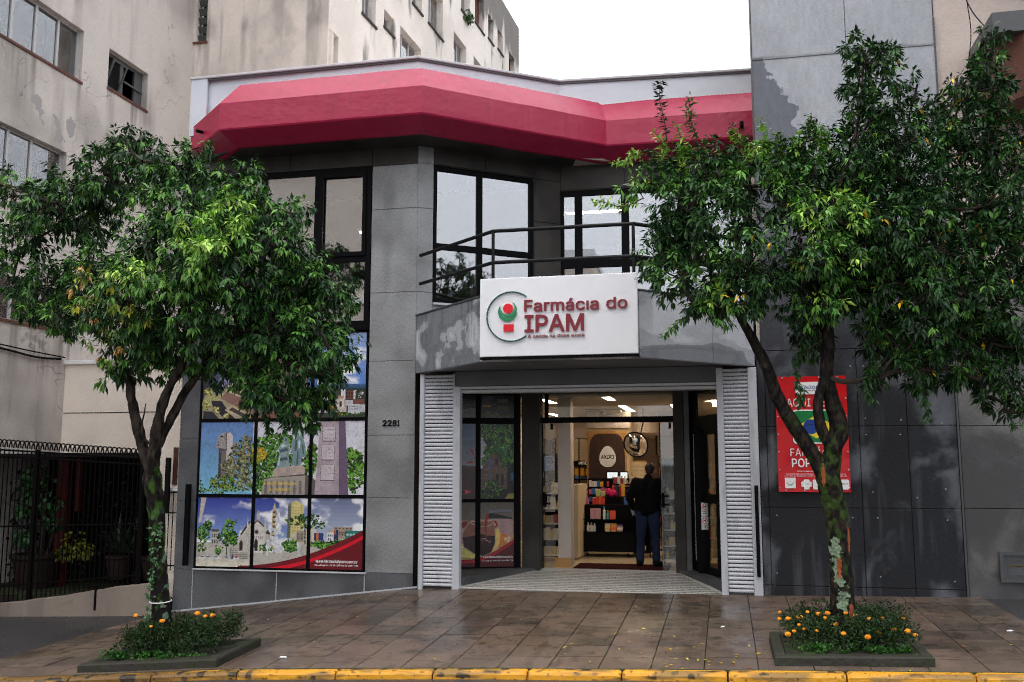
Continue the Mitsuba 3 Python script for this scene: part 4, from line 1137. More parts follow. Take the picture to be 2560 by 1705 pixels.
ehs = []
for (u0, u1) in ((.0, .37), (.455, 1.02)):
    for (v0, v1) in ((.055, 1.11), (1.165, 2.415), (2.515, 2.90)):
        poly = poly.difference(sbox(u0, v0, u1, v1))
        ehs.append((u0, v0, u1, v1))
ek = add(P_ + 'entrance_window', extr(poly, .06, ME @ trimesh.transformations.translation_matrix([0, 0, -.06])), 'm_black')
lab(ek, 'black framed window with printed wine and stone house pictures')
yb = {.055: (950, 1475), 1.165: (362, 925), 2.515: (118, 325)}
xb_ = {.0: (66, 150), .455: (200, 532)}
MEp = ME @ trimesh.transformations.translation_matrix([0, 0, -.012])
for h in ehs:
    (ya, yb2), (xa, xb2) = yb[h[1]], xb_[h[0]]
    to = lambda q: np.column_stack([h[0] + (q[:, 0] - xa) / (xb2 - xa) * (h[2] - h[0]), h[3] - (q[:, 1] - ya) / (yb2 - ya) * (h[3] - h[1])])
    m, col, kd = pane_mesh(esh, (xa, ya, xb2, yb2), MEp, to)
    add(ek + '__pane', m, 'm_print', color=col, uv=kd)
wtext('www.farmaciaipam.com.br', .036, MEp, .50, .20, .50, key=ek + '__lettering')
wtext('Tele-entrega 54- 99701-7689 Tel: 54-4009-7700', .02, MEp, .485, .145, .52, key=ek + '__lettering')


# ------------------------------------------------------------------ entrance door and right entrance window
gd = thing('glass_door', 'frameless glass entrance doors under a black head rail, standing open', 'door')
add(gd + '__head_rail', box(-3.045, -.815, 16.04, 16.12, 2.44, 2.535, .004), 'm_black')
add(gd + '__transom_bar', box(-2.985, -2.925, 16.05, 16.11, 2.535, 2.93), 'm_black')
add(gd + '__transom_pane', box(-2.925, -.815, 16.078, 16.084, 2.535, 2.93), 'm_door_glass')
for nm, xa, ya, xb, yb2 in (('l', -3.03, 16.14, -2.83, 16.16), ('r', -1.04, 16.12, -.83, 16.14)):
    add(gd + '__leaf', box(xa, xb, ya, ya + .010, .02, 2.43), 'm_door_glass')
    hx = xa + .03
    hm = [tube([(hx, ya - .05, 1.03), (hx, ya - .05, 1.27)], .022, 10)] + [tube([(hx - .03, ya - .05, z), (hx + .09, ya - .05, z)], .014, 8) for z in (1.08, 1.22)]
    add(gd + '__handle', cat_(hm), 'm_black')
    add(gd + '__edge_strip', box(xa - .016, xa - .002, ya - .004, ya + .014, .0, 2.43), 'm_black')
    add(gd + '__hinge', box(xb - .07, xb - .03, ya - .03, ya + .03, 2.33, 2.43), 'm_black')
add(gd + '__threshold', box(-3.04, -.82, 16.01, 16.10, -.006, .012), 'm_alu')
dr_ = thing('side_door', 'black framed glazed side leaf right of the entrance with two small warning stickers', 'door')
MD_ = frame((-.545, 16.02, 0), (.50, -1.20, 0))
LDr = 1.30
poly = sbox(0, .06, LDr, 2.92).difference(sbox(.30, 2.50, LDr - .06, 2.88)).difference(sbox(.42, 1.28, 1.12, 2.20)).difference(sbox(.42, .16, 1.12, 1.14))
add(dr_ + '__frame', extr(poly, .07, MD_ @ trimesh.transformations.translation_matrix([0, 0, -.035])), 'm_black')
for q in ((.42, 1.28, 1.12, 2.20), (.42, .16, 1.12, 1.14), (.30, 2.50, LDr - .06, 2.88)):
    add(dr_ + '__pane', lbox(MD_, q[0], q[2], q[1], q[3], -.004, .004), 'm_door_glass')
add(dr_ + '__edge_trim', lbox(MD_, .24, .252, .22, 2.22, .036, .042), 'm_alu')
add(dr_ + '__stile', box(-.455, -.262, 15.50, 15.60, .06, 2.30, .004), 'm_black')
for k, z in enumerate((1.14, .925)):
    st = thing('warning_sticker', ('white no dogs sticker, upper one on the black side door', 'white no smoking sticker, lower one on the black side door')[k], 'sticker')
    Ms = frame((-.385, 15.498, z - .205), FX) @ np.diag([.82, 1, 1, 1.0])
    add(st + '__paper', lbox(Ms, 0, .135, 0, .205, 0, .002), 'm_white')
    add(st + '__ring', extr(Point(.068, .14).buffer(.05, 16).difference(Point(.068, .14).buffer(.041, 16)).union(LineString([(.035, .175), (.10, .105)]).buffer(.005)), .001, Ms @ trimesh.transformations.translation_matrix([0, 0, .0022])), 'm_logo_red')
    add(st + '__pictogram', extr((sbox(.045, .13, .09, .145).union(sbox(.048, .115, .056, .13)).union(sbox(.08, .115, .088, .13)).union(sbox(.084, .14, .1, .158))) if k == 0 else sbox(.04, .134, .098, .146).union(sbox(.09, .15, .096, .165)), .001, Ms @ trimesh.transformations.translation_matrix([0, 0, .0034])), 'm_ink')
    add(st + '__lettering', text(('PROIBIDO', 'PROIBIDO')[k], .018, Ms @ trimesh.transformations.translation_matrix([.012, .06, .0022]), .001, True, .11), 'm_ink')
    add(st + '__lettering', text(('ANIMAIS', 'FUMAR')[k], .018, Ms @ trimesh.transformations.translation_matrix([.02, .03, .0022]), .001, True, .095), 'm_ink')

# ------------------------------------------------------------------ shop interior
IN = P_ + 'shop_'
add(IN + 'floor', box(-8.5, .4, 16.1, YB, -.05, 0.0), 'm_floor_in')
add(IN + 'ceiling', box(-8.5, .4, 16.13, YB, 2.90, 2.955), 'm_ceiling')
add(IN + 'wall', cat_([box(-4.75, -4.65, 16.2, YB, .001, 2.9), box(.28, .39, 16.2, YB, .001, 2.9), box(-4.65, .28, 26.0, 26.1, .001, 2.9)]), 'm_inwall')
add(IN + 'bulkhead', cat_([box(-4.65, -3.0, 24.6, 26.0, 2.42, 2.9), box(-1.9, .28, 22.6, 26.0, 2.42, 2.9)]), 'm_inwall')
add(IN + 'column', box(-2.83, -2.60, 16.42, 16.75, 0.001, 2.9, .006), 'm_inwall')
add(IN + 'column_skirting', cat_([box(-2.87, -2.84, 16.38, 17.1, 0.001, .16), box(-2.84, -2.585, 16.38, 16.41, 0.001, .15)]), 'm_wood_light')
add(IN + 'divider', box(-2.79, -2.665, 17.66, 18.8, .03, 1.37, .004), 'm_cream')
# ceiling lamps
for k, (x0, x1, y0, y1, tag) in enumerate(((-2.03, -1.88, 15.95 + .3, 17.1, 'nearest lit ceiling panel above the shop entrance'), (-2.02, -1.87, 18.75, 20.85, 'second lit ceiling panel in line behind the nearest one'), (-1.62, -1.47, 23.0, 24.4, 'lit ceiling panel right of the mirror'), (-3.9, -3.75, 21.2, 23.6, 'lit ceiling panel left of the wood panelled column'), (-3.2, -3.05, 16.6, 17.8, 'lit ceiling panel behind the left door leaf'), (-.2, -.05, 17.4, 19.4, 'lit ceiling panel behind the side door'), (-1.0, -.85, 18.6, 20.4, 'lit ceiling panel near the right shelf'))):
    t = thing('ceiling_lamp', tag, 'lamp')
    add(t + '__housing', box(x0 - .012, x1 + .012, y0 - .012, y1 + .012, 2.885, 2.9), 'm_white')
    lamp(t + '__diffuser', trimesh.Trimesh([(x0, y0, 2.883), (x0, y1, 2.883), (x1, y1, 2.883), (x1, y0, 2.883)], [(0, 1, 2), (0, 2, 3)]), (2.0, 1.62, 1.15))
    add(t + '__cable', tube([((x0 + x1) / 2, y1, 2.893), ((x0 + x1) / 2 + .02, y1 + .5, 2.893)], .006, 4), 'm_wood_light')
sc = thing('ceiling_cassette', 'pale security camera and vent unit on the shop ceiling', 'camera')
add(sc + '__housing', cat_([box(-2.85, -2.1, 20.0, 20.3, 2.83, 2.885, .01), box(-2.56, -2.42, 19.9, 20.0, 2.78, 2.885, .01)]), 'm_cream')
add(sc + '__lens', trimesh.creation.icosphere(2, .04).apply_translation((-2.49, 19.9, 2.82)), 'm_ink')
# checkout column with wooden panel
ck = thing('checkout_column', 'wood panelled column with a round white checkout sign', 'column')
add(ck + '__core', box(-2.90, -1.98, 20.55, 21.3, 0.001, 2.9), 'm_cream')
add(ck + '__header', box(-2.91, -1.965, 20.49, 20.55, 2.52, 2.9), 'm_inwall')
add(ck + '__wood_surround', box(-2.87, -2.04, 20.51, 20.548, 0.6, 2.46), 'm_wood_light')
def superell(cx, cy, rx, ry, e, n=40):
    a = np.linspace(0, 2 * np.pi, n, endpoint=False)
    return Polygon(np.stack([cx + rx * np.sign(np.cos(a)) * np.abs(np.cos(a)) ** (2 / e), cy + ry * np.sign(np.sin(a)) * np.abs(np.sin(a)) ** (2 / e)], 1))
Mk = frame((0, 20.508, 0), FX)
add(ck + '__wood_panel', extr(superell(-2.46, 1.45, .385, .95, 5), .02, Mk), 'm_wood')
egg = Polygon([(-2.445 + (.175 - .035 * math.sin(t)) * math.cos(t), 1.91 + .225 * math.sin(t)) for t in np.linspace(0, 6.283, 48, endpoint=False)])
add(ck + '__sign_disc', extr(egg, .015, Mk @ trimesh.transformations.translation_matrix([0, 0, .021])), 'm_white')
add(ck + '__lettering', text('CAIXA', .085, frame((-2.585, 20.508 - .0375, 1.86), FX), .004, True, .28, mirror=True), 'm_ink')
# monitors
for k, (xa, xb, rot) in enumerate(((-2.42, -2.16, 0), (-2.14, -1.96, .1))):
    mo = thing('monitor', ('left one of two flat screens in front of the wood panel', 'right one of two flat screens in front of the wood panel')[k], 'monitor')
    add(mo + '__casing', box(xa, xb, 19.98, 20.02, 1.40, 1.60, .006), 'm_black')
    lamp(mo + '__screen', trimesh.Trimesh([(xa + .02, 19.976, 1.43), (xb - .02, 19.976, 1.43), (xb - .02, 19.976, 1.58), (xa + .02, 19.976, 1.58)], [(0, 1, 2), (0, 2, 3)]), (.07, .085, .09))
    add(mo + '__stand', tube([((xa + xb) / 2, 20.03, 1.0), ((xa + xb) / 2, 20.03, 1.42)], .02, 6), 'm_black')
add(P_ + 'checkout_counter', box(-2.85, -1.75, 19.6, 20.45, .001, 1.02), 'm_black_matt')
# convex mirror
cm = thing('convex_mirror', 'round convex security mirror hung under the shop ceiling', 'mirror')
a = np.linspace(0, 2 * np.pi, 41)
Rm, dom = .25, .09
dv = [(0, 0, dom)]
for r_ in np.linspace(.14, 1, 8):
    for t in np.arange(40) * 2 * np.pi / 40:
        dv.append((Rm * r_ * math.cos(t), Rm * r_ * math.sin(t), dom * (1 - r_ * r_)))
df = [(0, 1 + i, 1 + (i + 1) % 40) for i in range(40)] + [f for k in range(7) for i in range(40) for f in ((1 + k * 40 + i, 1 + (k + 1) * 40 + i, 1 + (k + 1) * 40 + (i + 1) % 40), (1 + k * 40 + i, 1 + (k + 1) * 40 + (i + 1) % 40, 1 + k * 40 + (i + 1) % 40))]
Mm = frame((-1.75, 19.5, 2.14), (.86, .18, -.42), (.35, -.32, .88))
add(cm + '__mirror_dome', at(trimesh.Trimesh(dv, df, process=False), Mm), 'm_mirror', smooth=True)
add(cm + '__rim', at(tube([(Rm * math.cos(t), Rm * math.sin(t), 0) for t in a], .016, 8, cap=False), Mm), 'm_black')
add(cm + '__back', at(prism([(Rm * math.cos(t), Rm * math.sin(t)) for t in a[:-1]], -.05, -.01), Mm), 'm_black')
add(cm + '__bracket', tube([(-1.7, 19.62, 2.2), (-1.62, 19.8, 2.6), (-1.62, 19.8, 2.885)], .014, 6), 'm_black')
# curved slatted wall unit
cu = thing('curved_slat_wall', 'curved cream slatwall with a dark wooden end beside the mirror', 'wall unit')
arc = [(-1.86 + .34 * math.cos(t), 21.4 - .34 * math.sin(t)) for t in np.linspace(math.pi * .98, math.pi * .30, 10)]
n = 17
for i in range(n):
    z0 = .2 + i * .094
    pl = [(x_, y_, z0) for x_, y_ in arc] + [(x_, y_, z0 + .086) for x_, y_ in arc]
    k = len(arc)
    add(cu + '__slat', trimesh.Trimesh(pl, [f for j in range(k - 1) for f in ((j, j + 1, k + j + 1), (j, k + j + 1, k + j))], process=False), 'm_cream2')
scene['m_cream2'] = {'type': 'twosided', 'bsdf': scene['m_cream']}
add(cu + '__core', prism([(x_ * 1 + (-1.86 - x_) * .06, y_ + (21.4 - y_) * .06) for x_, y_ in arc] + [(-1.6, 21.8), (-2.1, 21.8)], .1, 1.82), 'm_wood_light')
add(cu + '__wood_end', box(-1.74, -1.42, 21.16, 21.5, .1, 1.95, .02), 'm_wood')
add(cu + '__ceiling_drum', trimesh.creation.cylinder(.30, .46, sections=32).apply_translation((-1.72, 21.5, 2.67)), 'm_inwall')
mt = thing('door_mat', 'dark red rubber mat lying inside the shop door', 'mat')
add(mt, box(-2.55, -.95, 16.25, 17.05, .002, .014, .004), 'm_mat')
# notices on the left leaf
nt = thing('notice', 'pale blue printed notice taped inside the left glass leaf', 'notice')
add(nt + '__paper', box(-3.02, -2.84, 16.155, 16.158, 1.63, 1.88), 'm_paper_blue')
for k, s in enumerate(('ATENÇÃO', 'SORRIA', 'A')):
    add(nt + '__lettering', text(s, (.02, .045, .03)[k], frame((-2.99 + .045 * (k == 2), 16.154, (1.835, 1.755, 1.69)[k]), FX), .001, True, (.11, .13, .03)[k]), 'm_ink')

PAL = [(232, 226, 214), (214, 40, 44), (244, 244, 240), (236, 180, 60), (60, 110, 180), (230, 110, 150), (120, 60, 120), (230, 90, 40), (90, 150, 90), (210, 200, 170), (40, 44, 60), (240, 220, 120)]
WARM = [(236, 228, 210), (226, 214, 190), (240, 240, 236), (206, 170, 110), (214, 196, 160), (180, 60, 50), (90, 84, 110), (240, 214, 130)]


def product(x, y, z, w, d, h, kind, col, col2, label, group, key):
    if kind == 0:
        m = box(x - w / 2, x + w / 2, y - d / 2, y + d / 2, z, z + h, .003)
    elif kind == 1:   # bottle
        pr_ = [(0, 0), (w / 2, 0), (w / 2, h * .62), (w * .42, h * .70), (w * .18, h * .76), (w * .18, h * .84), (w * .24, h * .84), (w * .24, h), (0, h)]
        m = trimesh.creation.revolve(pr_, sections=10).apply_translation((x, y, z))
    else:             # soft pouch with a crimped top
        V = [(sx_ * w / 2 * k, y_ * d / 2 * k2, zz) for k, k2, zz in ((.86, 1, 0), (1, 1, .35 * h), (.95, .5, .82 * h), (1.02, .06, h)) for sx_ in (-1, 1) for y_ in (-1, 1)]
        m = hull(np.array(V) + [x, y, z])
    v = m.vertices
    t = (v[:, 2] - z) / h
    c = np.where(((t > .3) & (t < .75))[:, None], lin(*col2), lin(*col))
    if kind == 1:
        c = np.where((t > .8)[:, None], lin(*col2), lin(*col))
    m = trimesh.Trimesh(v, m.faces, process=False)
    k = add(key, m, 'm_goods', color=c)
    return lab(k, label, 'product', group)


def row(x0, x1, y, z, hmin, hmax, pal, label, group, key='product', wmin=.05, wmax=.11, seed=0, d=.09, fill=.95, kinds=(0, 0, 0, 1)):
    r = np.random.default_rng(seed)
    x_ = x0
    while x_ < x1 - wmin:
        w = min(r.uniform(wmin, wmax), x1 - x_)
        if r.random() < fill:
            c, c2 = r.integers(0, len(pal), 2)
            product(x_ + w / 2, y + r.uniform(-.01, .01), z, w * .93, d, r.uniform(hmin, hmax), kinds[r.integers(0, len(kinds))], pal[c], pal[c2], label, group, key)
        x_ += w


row(-2.82, -1.78, 19.72, 1.021, .08, .26, PAL + [(30, 30, 34)] * 4, 'small item on the checkout counter below the screens', 'small items on the checkout counter', seed=200, wmin=.05, wmax=.1)
row(-2.82, -1.78, 19.9, 1.021, .2, .38, [(60, 40, 30), (230, 220, 200), (170, 40, 50), (40, 40, 50), (120, 80, 50)], 'taller item at the back of the checkout counter', 'taller items on the checkout counter', seed=201, wmin=.05, wmax=.09, fill=.7)
# black gondola display
go = thing('gondola_display', 'black stepped display stand full of small goods facing the shop door', 'display stand')
gx0, gx1, gy = -2.70, -1.72, 18.30
add(go + '__body', cat_([box(gx0, gx1, gy + .16, gy + .75, .10, .97), box(gx0 + .25, gx1 - .25, gy + .4, gy + .75, .97, 1.12), box(gx0, gx1, gy, gy + .16, .10, .46)]), 'm_black_matt')
add(go + '__side_panel', box(gx0 - .015, gx0 - .001, gy, gy + .75, .06, .97), 'm_black_matt')
add(go + '__side_panel', box(gx1 + .001, gx1 + .015, gy, gy + .3, .06, .90), 'm_black_matt')
for z in (.46, .69):
    add(go + '__shelf', box(gx0, gx1, gy - .02, gy + .165, z, z + .014), 'm_black')
for k in range(2):
    add(go + '__caster', trimesh.creation.cylinder(.035, .03, sections=12).apply_transform(trimesh.transformations.rotation_matrix(np.pi / 2, [0, 1, 0])).apply_translation((gx0 + .1 + .78 * k, gy + .08, .036)), 'm_black')
row(gx0 + .03, gx0 + .33, gy + .06, .476, .15, .17, [(236, 232, 224), (214, 206, 196)], 'small white tube on the lower shelf of the black display', 'tubes on the lower shelf of the black display', wmin=.06, wmax=.062, seed=1, kinds=(1,))
row(gx0 + .44, gx1 - .12, gy + .06, .476, .13, .17, [(236, 90, 50), (240, 220, 200), (110, 60, 120), (230, 180, 70)], 'colourful pouch on the lower shelf of the black display', 'pouches on the lower shelf of the black display', wmin=.10, wmax=.13, seed=2, kinds=(2,), fill=1)
row(gx0 + .16, gx0 + .38, gy + .06, .706, .20, .21, [(200, 150, 160), (120, 40, 70)], 'pink lotion pack on the upper shelf of the black display', 'lotion packs on the upper shelf of the black display', wmin=.10, wmax=.11, seed=3, kinds=(0,), fill=1)
product(gx0 + .43, gy + .06, .706, .055, .055, .24, 1, (232, 236, 214), (70, 170, 190), 'tall pale bottle on the upper shelf of the black display', None, 'product')
product(gx0 + .50, gy + .06, .706, .05, .05, .17, 1, (90, 170, 190), (200, 210, 90), 'short blue and green bottle on the upper shelf of the black display', None, 'product')
product(gx0 + .59, gy + .06, .706, .11, .08, .16, 0, (238, 92, 58), (236, 110, 76), 'orange box on the upper shelf of the black display', None, 'product')
row(gx0 + .18, gx0 + .42, gy + .28, .972, .12, .16, [(226, 90, 36), (214, 60, 30), (236, 140, 60)], 'orange pack on top of the black display, left side', 'orange packs on top of the black display', seed=5, kinds=(0, 1), wmin=.05, wmax=.07)
row(gx0 + .22, gx0 + .44, gy + .5, 1.121, .10, .14, [(214, 214, 150), (190, 206, 140)], 'pale green pack on the top step of the black display', 'pale green packs on the top step of the black display', seed=6, wmin=.08, wmax=.1)
for k, (dx, dz, r_) in enumerate(((.47, 1.19, .055), (.52, 1.15, .05), (.57, 1.17, .05))):
    m = trimesh.creation.icosphere(2, r_)
    m.vertices *= [1, .9, 1.25]
    lab(add('product', m.apply_translation((gx0 + dx, gy + .5, dz + .02)), 'm_goods', color=np.tile(lin(226, 30, 110), (len(m.vertices), 1))), 'bright pink plush item on the top step of the black display', 'product', 'pink items on the top step')
row(gx0 + .68, gx1 + .02, gy + .3, .972, .10, .20, [(214, 36, 44), (240, 240, 240), (70, 110, 180), (230, 150, 60)], 'red, white or blue pack on the right top of the black display', 'packs on the right top of the black display', seed=8, wmin=.09, wmax=.13)
row(gx0 + .50, gx1 + .05, gy + .62, 1.121, .10, .28, PAL, 'small hanging goods at the back of the black display', 'goods at the back of the black display', seed=9, wmin=.05, wmax=.08)
row(gx0 + .55, gx1 + .05, gy + .66, 1.36, .10, .16, [(226, 220, 208), (200, 190, 180), (160, 60, 70)], 'hanging card pack on the upper rack behind the black display', 'card packs on the upper rack', seed=10, wmin=.05, wmax=.07, d=.04)
add(go + '__rack', cat_([box(gx0 + .5, gx1 + .06, gy + .70, gy + .72, 1.35, 1.36), box(gx0 + .52, gx0 + .54, gy + .69, gy + .71, .97, 1.5), box(gx1 - .02, gx1, gy + .69, gy + .71, .97, 1.5), box(gx0 + .5, gx1 + .06, gy + .68, gy + .73, 1.335, 1.35)]), 'm_black')
product(gx0 + .04, gy + .4, .972, .10, .08, .12, 0, (226, 130, 170), (120, 190, 210), 'pink and turquoise box at the left end of the black display', None, 'product')
pg = thing('peg_board', 'dark peg board crowded with hanging card packs behind the stepped display', 'display board')
add(pg + '__board', box(gx0 + .02, gx1 + .14, gy + .80, gy + .82, .97, 1.47), 'm_black_matt')
for k, z in enumerate((1.0, 1.15, 1.30)):
    row(gx0 + .04, gx1 + .12, gy + .775, z, .09, .135, PAL + WARM, 'small colourful card pack hanging on the dark peg board', 'card packs on the peg board', seed=220 + k, wmin=.045, wmax=.075, d=.03, kinds=(0,))
# side gondola right of it
g2 = thing('gondola_display', 'narrow black display stand with small pots right of the stepped one', 'display stand')
add(g2 + '__body', cat_([box(-1.69, -1.40, 18.72, 19.2, .08, .80), box(-1.69, -1.66, 18.35, 18.72, .08, .80), box(-1.43, -1.40, 18.35, 18.72, .08, .80), box(-1.66, -1.43, 18.35, 18.72, .08, .12)]), 'm_black_matt')
for k, z in enumerate((.12, .33, .56, .80)):
    if k < 3:
        add(g2 + '__shelf', box(-1.66, -1.43, 18.35, 18.72, z, z + .014), 'm_black')
    row(-1.66, -1.44, 18.42, z + .015, .07, .12, [(206, 190, 120), (190, 140, 60), (226, 220, 200)], 'small amber pot on the narrow black display', 'pots on the narrow black display', seed=20 + k, wmin=.05, wmax=.07, kinds=(1, 0))


def shelf_unit(key, label, x0, x1, y, zs, ytop, depth, pal, seed, back='m_cream', post='m_black', hmax=.2, plabel=None, group=None, shelf='m_white', w=(.05, .11), goods=True, light=False):
    t = thing(key, label, 'shelf')
    add(t + '__back', box(x0, x1, y + depth, y + depth + .02, .05, ytop), back)
    for x_ in (x0, x1 - .02):
        add(t + '__post', box(x_, x_ + .02, y - .005, y + depth, .0, ytop), post)
    for k, z in enumerate(zs):
        add(t + '__shelf', box(x0 + .021, x1 - .021, y, y + depth - .002, z, z + .025), shelf)
        gap = (zs[k + 1] if k + 1 < len(zs) else ytop) - z - .04
        if goods:
            row(x0 + .03, x1 - .03, y + .07, z + .0255, min(gap, hmax) * .55, min(gap, hmax), pal, plabel, group, seed=seed + k, wmin=w[0], wmax=w[1])
    return t


shelf_unit('product_shelf', 'white shelf of creams seen through the left glass leaf', -3.45, -2.92, 17.3, [.10, .38, .66, .93, 1.20], 1.95, .35, WARM, 40, plabel='small pack on the shelf behind the left glass leaf', group='packs on the shelf behind the left glass leaf', back='m_dark_in')
shelf_unit('product_shelf', 'white shelf of packets seen through the right glass leaf', -1.10, -.62, 17.25, [.06, .30, .58, .86, 1.13], 1.85, .35, WARM, 60, plabel='pale packet on the shelf behind the right glass leaf', group='packets on the shelf behind the right glass leaf', back='m_dark_in', hmax=.17)
shelf_unit('product_shelf', 'tall shelf behind the black side door', -.52, .22, 17.2, [.1, .45, .8, 1.15, 1.5], 2.3, .35, PAL, 80, plabel='small pack on the shelf behind the side door', group='packs on the shelf behind the side door', back='m_cream', hmax=.24)
t1 = shelf_unit('product_shelf', 'black framed back wall shelf left of the checkout column with amber boxes', -4.3, -3.02, 24.2, [.1, .45, .80, 1.10, 1.35, 1.72], 2.40, .35, PAL, 100, back='m_cream', plabel='pack on the back wall shelf left of the column', group='packs on the left back wall shelf', hmax=.14, shelf='m_black', w=(.10, .22))
for k in range(4):
    product(-4.2 + .29 * k, 24.35, 1.38, .25, .2, .27, 0, (206, 150, 50), (214, 160, 60), 'amber box in the back wall shelf left of the column', 'amber boxes in the left back wall shelf', 'product')
add(t1 + '__header', box(-4.3, -3.02, 24.17, 24.19, 1.72, 1.84), 'm_black')
add(t1 + '__lettering', text('MEDICAMENTOS', .075, frame((-3.62, 24.168, 1.745), FX), .004, True, .55), 'm_white')
add(t1 + '__post', box(-3.63, -3.60, 24.18, 24.2, 0, 2.40), 'm_black')
t2 = shelf_unit('product_shelf', 'black framed back wall shelf right of the mirror with amber boxes', -1.55, .2, 22.3, [.1, .45, .80, 1.10, 1.40, 1.75], 2.40, .35, PAL, 130, back='m_cream', plabel='pack on the back wall shelf right of the mirror', group='packs on the right back wall shelf', hmax=.14, shelf='m_black', w=(.10, .2))
for k in range(5):
    product(-1.40 + .31 * k, 22.45, 1.43, .26, .2, .26, 0, (206, 150, 50), (214, 160, 60), 'amber box in the back wall shelf right of the mirror', 'amber boxes in the right back wall shelf', 'product')
add(t2 + '__lettering', text('PERFUMAÇÃO', .075, frame((-1.25, 22.29, 1.80), FX), .004, True, .55), 'm_ink')
for k, (x_, y_) in enumerate(((-1.33, 17.9), (-1.36, 18.0), (-1.3, 18.1))):
    product(x_, y_ + .6, (.62, .38, .15)[k], .09, .06, .18, 2, (206, 60, 56), (230, 214, 196), 'red snack pouch on the rack behind the man', 'red snack pouches behind the man', 'product')
rk = thing('wire_rack', 'black wire snack rack standing behind the man', 'rack')
add(rk + '__frame', cat_([tube([(x_, 18.55, 0), (x_, 18.55, 1.1)], .010, 6) for x_ in (-1.42, -1.02)]), 'm_black')
for z in (.15, .38, .62, .9):
    add(rk + '__shelf', box(-1.43, -1.01, 18.38, 18.72, z - .016, z - .002), 'm_black')
row(-1.22, -1.02, 18.5, .15, .14, .2, WARM, 'packet on the snack rack between the man\'s legs', 'packets on the snack rack', seed=170)
row(-1.22, -1.02, 18.5, .38, .14, .2, WARM, 'packet on the snack rack between the man\'s legs', 'packets on the snack rack', seed=171)

# ------------------------------------------------------------------ the man in the doorway
def bones(segs):
    out = m3.Manifold()
    for (a, ra), (b, rb) in segs:
        A_ = m3.Manifold.sphere(ra, 20).translate(list(map(float, a)))
        B_ = m3.Manifold.sphere(rb, 20).translate(list(map(float, b)))
        out = out + m3.Manifold.batch_hull([A_, B_])
    return out


def flesh(man, edge=.02, it=8):
    mm_ = man.refine_to_length(edge).to_mesh()
    t = trimesh.Trimesh(mm_.vert_properties[:, :3], mm_.tri_verts, process=True)
    trimesh.smoothing.filter_taubin(t, .5, .53, iterations=it)
    return t


def turn(m, ang, loc):
    m.apply_transform(trimesh.transformations.rotation_matrix(ang, [0, 0, 1]))
    m.apply_translation(loc)
    return m


pe = thing('person', 'man in black jacket and blue jeans standing in doorway, seen from behind', 'person')
J = dict(ankL=(-.15, .0, .09), ankR=(.13, .03, .09), knL=(-.13, .03, .50), knR=(.12, .05, .50), hipL=(-.10, .0, .92), hipR=(.10, .0, .92), pel=(0, 0, .98), waist=(0, .0, 1.12), chest=(0, .0, 1.33), shL=(-.185, .0, 1.435), shR=(.185, .0, 1.435),
         neck=(.015, .03, 1.50), head=(.04, .08, 1.63), elL=(-.285, -.02, 1.15), elR=(.275, .02, 1.16), wrL=(-.255, .12, .955), wrR=(.14, .24, 1.10))
skin = bones([((J['chest'], .09), (J['neck'], .06)), ((J['neck'], .058), ((.03, .06, 1.58), .062)), (((.04, .055, 1.645), .088), ((.045, .115, 1.60), .068)), (((.04, .05, 1.66), .09), ((.042, .10, 1.66), .085)), (((.045, .13, 1.56), .045), ((.05, .10, 1.555), .05)),
              ((J['chest'], .08), (J['waist'], .08)), ((J['waist'], .08), (J['pel'], .08)), ((J['shL'], .05), (J['elL'], .04)), ((J['elL'], .038), (J['wrL'], .026)), ((J['chest'], .07), (J['shL'], .05)), ((J['chest'], .07), (J['shR'], .05)), ((J['shR'], .05), (J['elR'], .04)), ((J['elR'], .038), (J['wrR'], .026)),
              (((.045, .185, 1.62), .014), ((.045, .192, 1.60), .018)),  # nose
              (((-.045, .09, 1.635), .018), ((-.048, .085, 1.61), .012)), (((.132, .09, 1.635), .018), ((.135, .085, 1.61), .012)),  # ears
              ((J['pel'], .08), (J['hipL'], .07)), ((J['pel'], .08), (J['hipR'], .07)), ((J['hipL'], .07), (J['knL'], .05)), ((J['hipR'], .07), (J['knR'], .05)), ((J['knL'], .05), (J['ankL'], .035)), ((J['knR'], .05), (J['ankR'], .035))])
for wr, dirv, sx_ in (('wrL', np.array([.01, .08, -.16]), 1), ('wrR', np.array([-.14, .06, -.02]), 1)):
    w0 = np.array(J[wr])
    dirv = dirv / np.linalg.norm(dirv)
    side = np.cross(dirv, [0, 0, 1]) if wr == 'wrR' else np.array([0, 1, .45])
    side = side / np.linalg.norm(side)
    palm = w0 + dirv * .085
    skin = skin + bones([((w0, .024), (palm + side * .025, .014)), ((w0, .024), (palm - side * .025, .014)), ((palm + side * .025, .014), (palm - side * .025, .014))])
    nrm_ = np.cross(dirv, side)
    for f_, ln in ((-.03, .062), (-.01, .074), (.01, .070), (.03, .055)):
        a0 = palm + side * f_
        a1 = a0 + dirv * ln * .5 + nrm_ * .006
        a2 = a1 + dirv * ln * .38 + nrm_ * .022
        skin = skin + bones([((a0, .0095), (a1, .0085)), ((a1, .0085), (a2, .0075))])
    th0 = w0 + dirv * .03 + side * .026
    th1 = th0 + side * .03 + dirv * .03
    skin = skin + bones([((th0, .012), (th1, .010)), ((th1, .010), (th1 + dirv * .028 - side * .004, .009))])
PX, PY, PA = -1.32, 16.78, -.12
add(pe + '__body', turn(flesh(skin, .012, 6), PA, (PX, PY, 0)), 'm_skin', smooth=True)
